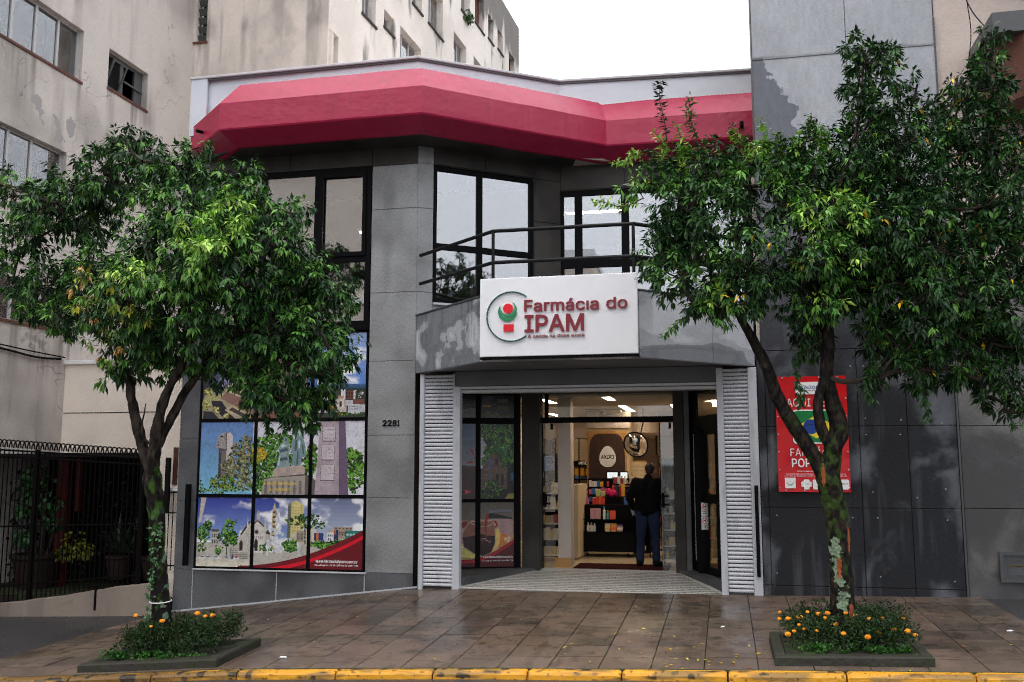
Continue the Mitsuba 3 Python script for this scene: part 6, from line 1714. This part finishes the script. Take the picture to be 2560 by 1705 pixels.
# ------------------------------------------------------------------ buildings across the street (seen only as reflections in the panes)
for k, (x0, x1, y0, h, b, lb) in enumerate(((-52, -17.5, -24.0, 19.5, 'm_opposite', 'tall cream building across the street mirrored in the upper left window'), (-14, -5.6, -24.0, 14.0, 'm_opposite', 'lower cream building across the street mirrored in the balcony window'))):
    t = thing('opposite_building', lb, 'building')
    add(t + '__wall', box(x0, x1, y0 - 8, y0, -1, h), b)
    add(t + '__cornice', box(x0 - .1, x1 + .1, y0 - 8, y0 + .35, h, h + .5), 'm_white')
    if k == 0:
        for j in range(3):
            add(t + '__band', box(x0, x1, y0, y0 + .25, 4 + 3.6 * j, 4.35 + 3.6 * j), 'm_white')
            for i in range(5):
                add(t + '__shutter', box(x0 + 2 + 4.8 * i, x0 + 4.2 + 4.8 * i, y0, y0 + .08, 5 + 3.6 * j, 6.8 + 3.6 * j), 'm_white')
    else:
        add(t + '__gable', prism([(0, 0), (1, 0), (1, 1)], 0, .1).apply_translation((x0, y0, h + .5)), 'm_white')

t = thing('opposite_building', 'brown corner building down the street mirrored in the lower part of the angled window', 'building')
add(t + '__wall', hull([(22, -12, -1), (30, -12, -1), (22, 5.5, -1), (30, 5.5, -1), (22, -12, 9.2), (30, -12, 9.2), (23.5, 5.5, 9.2), (30, 5.5, 9.2), (22, 4.0, 9.2), (22, 4.0, -1)]), 'm_brown')
add(t + '__cornice', box(21.7, 30.2, -12.2, 4.4, 9.25, 10.1), 'm_steel_dark')
for j in range(2):
    for i in range(4):
        add(t + '__window', box(21.93, 22.0, -10.5 + 3.6 * i, -8.2 + 3.6 * i, 1.6 + 3.6 * j, 3.4 + 3.6 * j), 'm_black')


# ------------------------------------------------------------------ planters, trees, marigolds
LOBES_L = [(-8.76,10.69,5.23,0.56,0),(-9.36,10.82,5.42,0.41,0),(-9.21,10.95,4.72,0.58,0),(-8.52,10.82,5.01,0.6,0),(-9.37,10.95,4.24,0.51,0),(-8.61,10.69,4.04,0.52,0),(-8.35,10.56,3.67,0.32,0),(-8.96,10.82,3.73,0.3,0),(-8.31,10.69,5.38,0.49,0),(-8.21,10.82,4.34,0.33,0),(-7.77,10.56,5.48,0.51,0),(-7.67,10.56,5.88,0.29,0),(-7.46,10.62,5.95,0.26,0),(-7.12,10.43,5.56,0.46,0),(-6.56,10.43,5.41,0.43,0),(-6.44,10.56,5.7,0.2,1),(-5.89,10.43,5.2,0.35,0),(-5.73,10.56,5.42,0.21,0),(-5.62,10.43,5.07,0.26,0),(-6.43,9.91,4.65,0.57,1),(-5.71,9.65,4.54,0.5,2),(-6.53,9.65,4.28,0.51,1),(-5.77,9.26,3.95,0.58,2),(-5.32,9.39,3.96,0.5,2),(-5.33,9.78,4.25,0.33,2),(-6.95,9.78,4.12,0.4,1),(-7.17,9.78,3.81,0.35,3),(-7.36,9.91,3.53,0.29,3),(-6.39,9.39,3.81,0.49,2),(-6.71,9.91,3.4,0.63,0),(-5.93,9.65,3.44,0.6,0),(-6.63,9.52,3.59,0.34,3),(-7.19,10.04,3.17,0.35,3),(-7.2,10.17,2.82,0.23,0),(-6.23,10.17,3.11,0.52,0),(-6.78,10.3,3.14,0.42,0),(-5.62,10.3,4.71,0.4,0),(-5.35,10.43,4.78,0.29,1),(-4.88,10.3,4.72,0.22,1),(-5.09,10.17,4.33,0.44,0),(-4.81,10.3,4.29,0.25,1),(-5.45,10.04,3.79,0.5,0),(-5.14,10.3,3.83,0.56,0),(-4.75,10.43,3.84,0.45,1),(-4.42,10.43,3.98,0.28,1),(-4.36,10.56,3.74,0.25,1),(-5.5,10.17,3.3,0.56,0),(-5.01,10.3,3.35,0.61,0),(-4.57,10.43,3.36,0.44,0),(-4.34,10.43,3.09,0.27,0),(-4.77,10.3,2.93,0.49,0),(-4.39,10.43,2.78,0.22,0),(-5.32,10.3,2.84,0.49,0),(-5.04,10.3,2.53,0.47,0),(-4.76,10.43,2.48,0.3,0),(-4.75,10.3,2.27,0.19,0),(-5.36,10.3,2.43,0.25,0),(-5.97,10.43,2.97,0.4,0),(-5.48,9.65,4.33,0.38,2),(-6.2,10.17,4.98,0.41,1)]
LOBES_R = [(-0.92,10.73,4.91,0.19,2),(-0.72,10.73,5.05,0.17,1),(-0.57,10.6,4.7,0.29,1),(-0.54,10.73,4.32,0.32,0),(-0.74,10.73,3.98,0.2,1),(-0.28,10.6,4.58,0.38,1),(-0.24,10.47,4.15,0.37,0),(-0.39,10.47,3.76,0.35,1),(-0.06,10.34,3.72,0.36,1),(-0.13,10.73,4.91,0.33,1),(-0.42,10.73,5.13,0.19,0),(-0.22,10.73,5.17,0.21,0),(0.07,10.73,5.2,0.24,0),(0.45,10.73,5.17,0.26,2),(0.25,10.6,4.8,0.42,1),(0.18,10.34,4.29,0.45,0),(0.3,10.21,3.82,0.42,1),(0.02,10.34,3.43,0.29,2),(-0.26,10.34,3.44,0.21,1),(0.29,10.34,3.47,0.27,0),(0.6,10.34,4.46,0.4,1),(0.72,10.6,4.91,0.32,0),(0.87,10.73,5.14,0.24,2),(1.11,10.73,5.33,0.23,0),(0.93,10.47,4.67,0.4,1),(1.06,10.08,4.27,0.38,2),(0.78,10.08,3.96,0.43,1),(1.08,10.08,3.81,0.38,2),(1.33,10.21,4.19,0.29,2),(0.83,10.34,3.59,0.35,1),(1.02,10.08,3.35,0.25,2),(0.56,10.21,3.67,0.31,0),(1.4,10.6,4.77,0.35,0),(1.57,10.73,5.14,0.36,0),(1.69,10.86,5.58,0.3,0),(1.62,10.86,5.89,0.2,0),(1.73,10.86,6.24,0.25,0),(1.94,10.86,6.32,0.2,0),(1.99,10.86,6.01,0.2,0),(1.6,10.86,6.46,0.13,0),(1.93,10.86,5.66,0.27,0),(1.93,10.73,5.17,0.4,0),(2.02,10.6,4.73,0.43,0),(1.67,10.47,4.43,0.44,0),(2.37,10.86,5.43,0.26,0),(2.45,10.73,5.03,0.39,0),(2.64,10.73,5.36,0.31,0),(2.75,10.73,5.74,0.26,0),(2.9,10.73,6.02,0.24,0),(2.92,10.73,6.32,0.16,0),(3.02,10.73,5.77,0.21,0),(2.59,10.73,5.85,0.15,0),(2.85,10.73,5.15,0.38,0),(3.16,10.73,5.27,0.21,0),(3.09,10.6,4.85,0.34,0),(2.32,10.47,4.44,0.46,0),(2.78,10.6,4.44,0.45,0),(3.14,10.6,4.28,0.37,0),(1.9,10.34,4.1,0.46,0),(2.31,10.34,3.89,0.45,0),(2.79,10.47,3.81,0.45,0),(3.15,10.6,3.73,0.36,0),(1.5,10.34,3.93,0.39,0),(1.72,10.47,3.63,0.43,0),(2.07,10.34,3.45,0.42,0),(2.48,10.34,3.39,0.41,0),(2.88,10.47,3.31,0.36,0),(1.37,10.47,3.5,0.3,0),(1.68,10.6,3.18,0.3,0),(1.99,10.47,3.06,0.32,0),(2.33,10.47,3.01,0.33,0),(2.73,10.6,2.97,0.33,0),(3.01,10.6,2.92,0.29,0),(1.79,10.6,2.86,0.22,0),(2.08,10.6,2.71,0.19,0),(2.42,10.6,2.7,0.23,0),(2.75,10.6,2.65,0.21,0),(2.95,10.6,2.51,0.18,0),(3.05,10.6,2.25,0.16,0),(1.02,10.73,3.03,0.18,0),(0.93,10.6,3.21,0.2,0),(1.61,10.6,2.63,0.13,0)]
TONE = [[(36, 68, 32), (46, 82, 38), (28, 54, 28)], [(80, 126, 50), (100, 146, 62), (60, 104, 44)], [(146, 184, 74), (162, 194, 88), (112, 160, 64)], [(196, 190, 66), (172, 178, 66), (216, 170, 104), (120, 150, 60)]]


def leaves_mesh(B, A, S, L, Wd, fold, curve):
    n = len(B)
    N = np.cross(A, S)
    up = np.array([0, 0, -1.0])
    V = np.empty((n, 5, 3))
    V[:, 0] = B
    V[:, 1] = B + A * (.42 * L)[:, None] + S * (Wd / 2)[:, None] + N * (fold * Wd)[:, None]
    V[:, 2] = B + A * (.45 * L)[:, None]
    V[:, 3] = B + A * (.42 * L)[:, None] - S * (Wd / 2)[:, None] + N * (fold * Wd)[:, None]
    V[:, 4] = B + A * L[:, None] + up * (curve * L)[:, None]
    f = np.array([(0, 2, 1), (0, 3, 2), (1, 2, 4), (2, 3, 4)])
    return V, f


def unit(v):
    return v / (np.linalg.norm(v, axis=-1, keepdims=True) + 1e-12)


def make_tree(t, limbs, lobes, seed, dens, leaf, bark, sprays=(), back=.9, droop=.75, yellow=.0, trunk_n=14, shrink=.9, light=.14, xmap=lambda x: x, backof=None):
    r = np.random.default_rng(seed)
    for i, (name, pth, rad) in enumerate(limbs):
        sp = spline(np.column_stack([pth, rad]), 7)
        add(t + '__' + name, tube(sp[:, :3], sp[:, 3], trunk_n, jitter=.022 if i == 0 else .014, seed=i), bark, smooth=True)
    lobes = [(xmap(l[0]), *l[1:]) for l in lobes]
    L_ = [(np.array(l[:3]), l[3] * shrink, l[4]) for l in lobes]
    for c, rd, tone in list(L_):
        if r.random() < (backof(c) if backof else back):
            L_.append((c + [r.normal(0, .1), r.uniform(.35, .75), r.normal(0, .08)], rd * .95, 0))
    # branches: a tree of shortest links from the limbs to the lobes
    nodes = [np.array(p) for _, pth, _ in limbs for p in pth[-2:]]
    par = [-1] * len(nodes)
    left = [c for c, _, _ in L_]
    idx, tn = {}, list(nodes)
    while left:
        P = np.array(tn)
        dv_ = np.array(left)[:, None] - P[None]
        D = np.sqrt(2.0 * dv_[..., 0] ** 2 + 2.0 * dv_[..., 1] ** 2 + dv_[..., 2] ** 2) + 1.2 * np.maximum(0, .05 - dv_[..., 2])
        i, j = np.unravel_index(np.argmin(D), D.shape)
        tn.append(left.pop(i))
        par.append(int(j))
    desc = np.ones(len(tn))
    for k in range(len(tn) - 1, len(nodes) - 1, -1):
        desc[par[k]] += desc[k]
    tw = []
    for k in range(len(nodes), len(tn)):
        a, b = tn[par[k]], tn[k]
        mid = (a + b) / 2 + r.normal(0, .05, 3) - [0, 0, .02]
        ra, rb = .006 + .005 * math.sqrt(desc[k]), .005 + .004 * math.sqrt(desc[k])
        tw.append(tube(spline([a, mid, b], 4), np.linspace(ra, rb, 9), 6, cap=False))
    B, A, S, LL, col = [], [], [], [], []

    def rosette(p, out, tone, n, scale=1.0):
        pick = TONE[tone][r.integers(0, len(TONE[tone]))]
        base = np.array(lin(*pick)) * r.uniform(.75, 1.25)
        if yellow and r.random() < yellow:
            base = np.array(lin(214, 170, 40))
            n = 2
        out = unit(out)
        for _ in range(n):
            d = unit(r.normal(0, 1, 3))
            a = unit(out * .55 + d * .75 + np.array([0, 0, -droop]) * r.uniform(.5, 1.3))
            s = np.cross(a, [0, 0, 1.0]) + r.normal(0, .35, 3)
            s = unit(s - a * (s @ a))
            if np.cross(a, s)[2] < 0:
                s = -s
            B.append(p + d * .018)
            A.append(a)
            S.append(s)
            LL.append(leaf * r.uniform(.5, 1.25) * scale)
            col.append(base * r.uniform(.8, 1.2))

    twv, twf, nt = [], [], 0
    for c, rd, tone in L_:
        n = int(dens * (rd / .35) ** 2) + 4
        tufts = []
        for _ in range(int(5 + rd * 26)):
            d = unit(r.normal(0, 1, 3) + [0, -.25, .3])
            tufts.append((c + d * rd * r.uniform(.5, 1.06) * np.array([1, 1, .92]), d, r.uniform(.22, .36) * max(rd, .16)))
        for _ in range(n):
            tc, td, tr_ = tufts[r.integers(0, len(tufts))]
            o = unit(r.normal(0, 1, 3) + [0, 0, .2])
            p = tc + o * tr_ * r.random() ** .5
            d = unit(td + o * .8)
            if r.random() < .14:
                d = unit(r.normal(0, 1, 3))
                rosette(c + [0, .12, 0] + d * rd * r.uniform(.0, .55), d, 0, 7, 1.5)  # inner leaves take the darkest tone: crown shade put into the colour
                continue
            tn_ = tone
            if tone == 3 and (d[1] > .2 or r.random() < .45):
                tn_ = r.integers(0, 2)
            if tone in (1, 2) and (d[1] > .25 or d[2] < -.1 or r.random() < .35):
                tn_ = tone - 1  # rear and lower leaves a tone darker, shade painted into leaf colour
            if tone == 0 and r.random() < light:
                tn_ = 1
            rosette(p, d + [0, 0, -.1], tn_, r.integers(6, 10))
            if r.random() < .35:
                s0 = c + d * rd * .15
                e = np.cross(d, [.3, .2, .9])
                e = unit(e) * .003
                f_ = np.cross(d, e / .003) * .003
                twv.append(np.array([s0 + e, s0 - e * .5 + f_, s0 - e * .5 - f_, p + e * .6, p - e * .3 + f_ * .6, p - e * .3 - f_ * .6]))
                twf.append(np.array([(0, 1, 4), (0, 4, 3), (1, 2, 5), (1, 5, 4), (2, 0, 3), (2, 3, 5)]) + 6 * nt)
                nt += 1
    for pts, tone, ln in sprays:
        sp = spline(pts, 6)
        tw.append(tube(sp, np.linspace(.008, .003, len(sp)), 5, cap=False))
        for i in range(2, len(sp)):
            ax = unit(sp[i] - sp[i - 1])
            for q in range(8 if i < len(sp) - 1 else 7):
                d = unit(r.normal(0, 1, 3))
                d = unit(d - ax * (d @ ax) * .8)
                a = unit(d * .8 + ax * .45 + [0, 0, -.35])
                s = unit(np.cross(a, [0, 0, 1.]) + r.normal(0, .3, 3))
                s = unit(s - a * (s @ a))
                B.append(sp[i] + r.normal(0, .02, 3))
                A.append(a)
                S.append(s)
                LL.append(ln * r.uniform(.6, 1.15))
                col.append(np.array(lin(*TONE[tone][r.integers(0, 3)])) * r.uniform(.75, 1.25))
    if twv:
        tw.append(trimesh.Trimesh(np.vstack(twv), np.vstack(twf), process=False))
    lab(add(t + '__branches', cat_(tw), 'm_twig'), kind='stuff')
    B, A, S, LL, col = map(np.array, (B, A, S, LL, col))
    V, f = leaves_mesh(B, A, S, LL, LL * r.uniform(.30, .42, len(LL)), .16, .10)
    # the leaves that show largest become parts of their own
    cen = V.mean(1) - EYE
    dist = np.linalg.norm(cen, axis=1)
    dr_n = cen / dist[:, None]
    cell = np.floor(np.stack([np.arctan2(dr_n[:, 0], dr_n[:, 1]), np.arcsin(dr_n[:, 2])], 1) / .005).astype(int)
    key_ = cell[:, 0] * 100003 + cell[:, 1]
    order = np.lexsort((dist, key_))
    first = order[np.r_[True, key_[order][1:] != key_[order][:-1]]]
    nrm_ = np.cross(V[:, 1] - V[:, 0], V[:, 3] - V[:, 0])
    area = np.abs((nrm_ * dr_n).sum(1)) / dist ** 2
    inview = np.abs(np.arctan2(cen[first] @ np.array([math.cos(YAW), math.sin(YAW), 0]), cen[first] @ fwd)) < .49
    first = first[inview]
    pick = first[np.argsort(-area[first])[:290]]
    keep = np.ones(len(V), bool)
    keep[pick] = False
    for i in pick:
        add(t + '__leaf', trimesh.Trimesh(V[i], f, process=False), 'm_leaf', color=np.tile(np.clip(col[i], 0, 1), (5, 1)))
    K = V[keep]
    F = (f[None] + (np.arange(len(K)) * 5)[:, None, None]).reshape(-1, 3)
    lab(add(t + '__crown', trimesh.Trimesh(K.reshape(-1, 3), F, process=False), 'm_leaf', color=np.clip(np.repeat(col[keep], 5, 0), 0, 1)), kind='stuff')
    print(t, len(V), 'leaves')
    return len(V)


t1 = thing('street_tree', 'street tree with a broad lime and yellow tipped crown in front of the printed windows', 'tree')
zb = float(gz(-6.4, 10.2))
LIM_L = [('trunk', [(-6.36, 10.2, zb - .05), (-6.42, 10.2, .0), (-6.49, 10.2, .56), (-6.55, 10.2, 1.16), (-6.62, 10.2, 1.55), (-6.64, 10.2, 1.78)], [.125, .105, .094, .096, .104, .08]),
         ('limb', [(-6.62, 10.2, 1.62), (-6.79, 10.2, 1.98), (-6.95, 10.22, 2.45), (-7.05, 10.25, 2.76), (-7.28, 10.3, 3.2)], [.075, .066, .058, .05, .03]),
         ('limb', [(-6.62, 10.18, 1.62), (-6.57, 10.15, 2.03), (-6.50, 10.12, 2.39), (-6.39, 10.1, 2.65), (-6.17, 10.0, 2.90), (-6.0, 9.9, 3.3)], [.08, .07, .062, .05, .045, .03]),
         ('limb', [(-6.57, 10.2, 1.95), (-6.38, 10.25, 2.40), (-6.20, 10.3, 2.75), (-5.85, 10.35, 3.21)], [.055, .05, .045, .03]),
         ('branch', [(-6.62, 10.15, 1.95), (-6.72, 10.1, 2.1), (-6.70, 10.1, 2.45)], [.016, .012, .006])]
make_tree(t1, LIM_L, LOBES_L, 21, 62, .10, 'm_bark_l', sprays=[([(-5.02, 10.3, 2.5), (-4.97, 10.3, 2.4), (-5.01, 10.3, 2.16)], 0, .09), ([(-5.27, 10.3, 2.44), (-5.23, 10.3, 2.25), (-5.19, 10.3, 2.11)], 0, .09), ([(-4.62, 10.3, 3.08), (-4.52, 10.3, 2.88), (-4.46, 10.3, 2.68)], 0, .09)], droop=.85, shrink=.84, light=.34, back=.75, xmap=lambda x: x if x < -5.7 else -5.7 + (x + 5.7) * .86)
m, c = leaf_cloud([(-6.50, 10.12, z_, .055) for z_ in np.linspace(-.45, 1.0, 14)], 420, .045, [(70, 110, 70), (96, 134, 92), (48, 84, 44)], 9, droop=.3, aspect=.8)
lab(add(t1 + '__ivy', m, 'm_leaf', color=c), 'small ivy leaves climbing the left side of the trunk', kind='stuff')
rope = thing('cord', 'thin white cord tied around the left tree trunk', 'cord')
add(rope, tube([(-6.44 + .122 * math.cos(q), 10.2 + .122 * math.sin(q), .16 + .01 * math.sin(q)) for q in np.linspace(0, 6.283, 25)], .006, 5, cap=False), 'm_white')

t2 = thing('street_tree', 'street tree with mossy, lichen spotted trunk and dark crown before the tower', 'tree')
zb2 = float(gz(1.14, 10.6))
LIM_R = [('trunk', [(1.16, 10.6, zb2 - .05), (1.15, 10.6, .25), (1.14, 10.6, .91), (1.11, 10.6, 1.30), (1.05, 10.6, 1.62), (1.03, 10.6, 1.75)], [.16, .125, .112, .12, .125, .10]),
         ('limb', [(1.06, 10.6, 1.50), (.93, 10.58, 1.80), (.60, 10.55, 2.37), (.47, 10.5, 2.75), (.35, 10.5, 3.03), (.2, 10.5, 3.33), (.0, 10.5, 3.8)], [.085, .080, .072, .062, .055, .04, .03]),
         ('limb', [(1.07, 10.6, 1.55), (1.12, 10.6, 1.9), (1.19, 10.62, 2.1), (1.12, 10.6, 2.45), (1.09, 10.6, 2.73), (1.12, 10.6, 3.11), (1.08, 10.55, 3.49), (1.1, 10.5, 4.2)], [.10, .095, .10, .075, .07, .065, .05, .035]),
         ('limb', [(1.13, 10.55, 1.85), (1.0, 10.52, 2.12), (.98, 10.52, 2.40), (1.06, 10.56, 2.66)], [.06, .058, .052, .045]),
         ('limb', [(1.10, 10.6, 3.05), (1.18, 10.65, 3.3), (1.39, 10.7, 3.57), (1.65, 10.8, 3.85), (2.1, 10.8, 4.6)], [.055, .052, .046, .04, .03]),
         ('branch', [(1.65, 10.8, 3.85), (2.0, 10.8, 5.2), (2.2, 10.8, 5.9)], [.026, .018, .01]),
         ('branch', [(1.1, 10.5, 4.2), (1.5, 10.7, 5.3), (1.65, 10.8, 6.2)], [.026, .018, .01])]
SPR = [([(-.53, 10.7, 5.14), (-.56, 10.7, 5.59), (-.62, 10.7, 5.94), (-.60, 10.7, 6.14)], 0, .085),
       ([(-.15, 10.7, 5.15), (-.23, 10.7, 5.5), (-.29, 10.7, 5.72), (-.28, 10.7, 5.9)], 1, .085),
       ([(-.02, 10.5, 3.47), (-.26, 10.5, 3.4), (-.45, 10.5, 3.28), (-.61, 10.5, 3.15)], 1, .08),
       ([(-.81, 10.6, 4.74), (-1.04, 10.6, 4.65), (-1.23, 10.6, 4.7), (-1.38, 10.6, 4.75)], 2, .075),
       ([(.95, 10.6, 5.2), (1.02, 10.6, 5.4), (1.04, 10.6, 5.55)], 1, .07),
       ([(-.82, 10.6, 5.15), (-.92, 10.6, 5.28), (-1.0, 10.6, 5.19), (-1.12, 10.6, 5.17)], 2, .07)]
SPR += [([(1.74, 10.5, 3.03), (1.98, 10.5, 2.66), (2.03, 10.5, 2.48), (2.04, 10.5, 2.21)], 0, 0.09), ([(1.05, 10.5, 3.05), (0.77, 10.5, 2.82), (0.8, 10.5, 2.54), (0.8, 10.5, 2.36)], 0, 0.09), ([(2.5, 10.5, 2.96), (2.73, 10.5, 2.69), (2.91, 10.5, 2.42), (2.98, 10.5, 2.2)], 0, 0.09), ([(0.94, 10.5, 3.62), (0.92, 10.5, 3.24), (0.83, 10.5, 2.96)], 0, 0.09), ([(2.35, 10.4, 3.04), (2.55, 10.4, 2.9), (2.7, 10.4, 2.72), (2.73, 10.4, 2.46)], 0, 0.09), ([(-0.44, 10.6, 3.89), (-0.73, 10.6, 3.95), (-0.88, 10.6, 3.81)], 0, 0.09), ([(1.44, 10.5, 3.13), (1.56, 10.5, 2.8), (1.46, 10.5, 2.62), (1.5, 10.5, 2.39)], 0, 0.09)]
_r = np.random.default_rng(91)
for k in range(20):
    bx_, bz_ = _r.uniform(-.95, 1.15), _r.uniform(4.75, 5.1)
    h_ = _r.uniform(.22, .55)
    SPR.append(([(bx_, 10.55 + _r.uniform(-.1, .2), bz_), (bx_ + _r.normal(-.03, .05), 10.6, bz_ + h_ * .5), (bx_ + _r.normal(-.06, .08), 10.6, bz_ + h_)], int(_r.integers(0, 3)), .075))
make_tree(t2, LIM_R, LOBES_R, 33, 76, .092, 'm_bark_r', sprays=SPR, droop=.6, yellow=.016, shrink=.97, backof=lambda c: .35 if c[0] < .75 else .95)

for k, (poly, name, nfl) in enumerate(((PLANTERS[0], 'left', 7), (PLANTERS[1], 'right', 17))):
    (x0, y0), (x1, _), (_, y1), _ = poly
    pl = thing('tree_planter', f'mossy low stone planter kerb around the foot of the {"lime crowned" if k == 0 else "lichen spotted"} street tree', 'planter')
    w_ = .11
    r_ = np.random.default_rng(40 + k)
    H_ = .09
    for (a0, a1, b0, b1) in ((x0, x1, y0, y0 + w_), (x0, x0 + w_, y0 + w_ + .004, y1 - w_ - .004), (x1 - w_, x1, y0 + w_ + .004, y1 - w_ - .004), (x0, x1, y1 - w_, y1)):
        V = []
        for xx, sx_ in ((a0, 1), (a1, -1)):
            for yy, sy_ in ((b0, 1), (b1, -1)):
                g = float(gz(xx, yy))
                V += [(xx, yy, g - .12), (xx, yy, g + H_ - .015), (xx + sx_ * .012, yy + sy_ * .012, g + H_)]
        add(pl + '__kerb_block', hull(V), 'm_planter')
    add(pl + '__soil', sheet(np.linspace(x0 + w_, x1 - w_, 6), np.linspace(y0 + w_, y1 - w_, 5), lambda x, y: gz(x, y) + .085), 'm_soil')
    mb = thing('marigold_bed', f'bushy bed of orange marigolds in the {"left" if k == 0 else "right"} planter', 'flower bed')
    cx0, cx1, cy0, cy1 = x0 + .13, x1 - .13, y0 + .19, y1 - .08
    if k == 0:
        cx0, cx1 = x0 + .30, x1 - .22
    cen, cols_ = [], [(24, 44, 18), (36, 62, 24), (18, 34, 14), (50, 76, 34)]
    for i in range(130):
        xx, yy = r_.uniform(cx0, cx1), r_.uniform(cy0, cy1)
        cen.append((xx, yy, float(gz(xx, yy)) + .12 + r_.uniform(.02, .25 if k else .30), .085))
    m, c = leaf_cloud(cen, 15000, .042, cols_, 50 + k, droop=.05, aspect=.34)
    lab(add(mb + '__foliage', m, 'm_leaf', color=c), kind='stuff')
    gc = [(r_.uniform(x0 + .18, x1 - .18), y0 + r_.uniform(.15, .28), float(gz((x0 + x1) / 2, y0)) + .11, .035) for _ in range(26)]
    m, c = leaf_cloud(gc, 900, .035, [(42, 86, 30), (62, 112, 42), (30, 66, 24)], 60 + k, droop=-.2, aspect=.75)
    gcov = thing('ground_cover', f'bright green low ground cover along the front of the {"left" if k == 0 else "right"} planter', 'ground cover')
    lab(gcov, kind='stuff')
    add(gcov, m, 'm_leaf', color=c)
    st = []
    FP = {0: [(-6.62, 10.0, .02), (-6.37, 9.92, -.08), (-6.25, 9.95, -.02), (-6.02, 10.3, .02), (-5.80, 10.25, .01), (-5.92, 10.3, -.01), (-6.55, 10.3, .0)],
          1: [(.58, 10.25, .19), (.70, 10.35, .19), (.68, 10.2, .14), (.72, 10.15, .11), (.56, 10.05, .07), (.78, 10.4, .24), (.94, 10.3, .20), (.97, 10.35, .24), (1.03, 10.2, .16), (.50, 10.35, .17), (1.30, 10.0, .05), (1.43, 10.15, .10), (1.55, 10.05, .06), (1.62, 10.3, .15), (1.66, 9.98, .02), (1.74, 10.05, .05), (1.15, 10.4, .24), (.62, 10.05, .1), (.84, 10.12, .1), (.9, 10.55, .2), (1.25, 10.5, .2), (1.5, 10.4, .2), (1.7, 10.45, .2), (1.36, 10.32, .2), (1.08, 10.02, .1), (.52, 10.6, .2)]}[k]
    for (fx_, fy_, fz_) in FP:
        ic = trimesh.creation.icosphere(2, 1.0)
        n_ = meshkit.noise(ic.vertices * 3.2 + fx_ * 10, 3)
        rad = .029 * r_.uniform(.6, 1.15)
        ic.vertices = ic.vertices * (.78 + .44 * n_)[:, None] * [rad, rad, rad * .72]
        fz2 = max(fz_, float(gz(fx_, fy_)) + .33 if k == 0 else float(gz(fx_, fy_)) + .20 + .10 * r_.random())
        ic.apply_translation((fx_, fy_, fz2))
        add(mb + '__flower', ic, 'm_flower', smooth=False)
        st.append(tube([(fx_, fy_, fz2 - .14), (fx_, fy_, fz2 - .01)], .004, 4))
    lab(add(mb + '__stems', cat_(st), 'm_moss'), kind='stuff')

# fallen leaves and scraps on the wet pavement
r_ = np.random.default_rng(77)
for i in range(95):
    if r_.random() < .55:
        x_, y_ = r_.normal(.0, .8), KY + abs(r_.normal(.2, .7))
    else:
        x_, y_ = r_.uniform(-6.5, 3.2), r_.uniform(KY - .12, 13.5)
    if any(Polygon(p).buffer(.05).contains(Point(x_, y_)) for p in PLANTERS):
        continue
    a_ = r_.uniform(0, 6.28)
    L_ = r_.uniform(.03, .07)
    u = np.array([math.cos(a_), math.sin(a_), 0])
    s = np.array([-math.sin(a_), math.cos(a_), 0])
    p0 = np.array([x_, y_, float(gz(x_, y_)) + .007])
    V = np.array([p0 - u * L_ / 2, p0 + s * L_ * .2 + [0, 0, .006], p0 + [0, 0, .001], p0 - s * L_ * .2 + [0, 0, r_.uniform(.002, .014)], p0 + u * L_ / 2 + [0, 0, r_.uniform(0, .014)]])
    c = [(226, 186, 40), (206, 160, 30), (190, 190, 70), (150, 84, 40), (228, 206, 90)][r_.integers(0, 5)]
    k = add('fallen_leaf', trimesh.Trimesh(V, [(0, 2, 1), (0, 3, 2), (1, 2, 4), (2, 3, 4)], process=False), 'm_leaf', color=np.tile(lin(*c), (5, 1)))
    lab(k, 'small yellowish leaf fallen on the wet pavement', 'leaf', 'fallen leaves on the pavement')
for (x_, y_, w_, lb) in ((-4.86, 10.05, .09, 'white paper scrap on the pavement behind the kerb left of the middle'), (2.95, 11.6, .07, 'white scrap on the dark asphalt at the right edge'), (-.1, 11.7, .05, 'tiny white scrap in the middle of the pavement')):
    k = add('paper_scrap', hull(np.array([(0, 0, 0), (w_, .01, .004), (w_ * .8, .03, .012), (0, .028, .006), (w_ * .5, .015, .016)]) + [x_, y_, float(gz(x_, y_)) + .008]), 'm_white')
    lab(k, lb, 'scrap')
for k_ in [k for k in labels if not labels[k]]:
    del labels[k_]
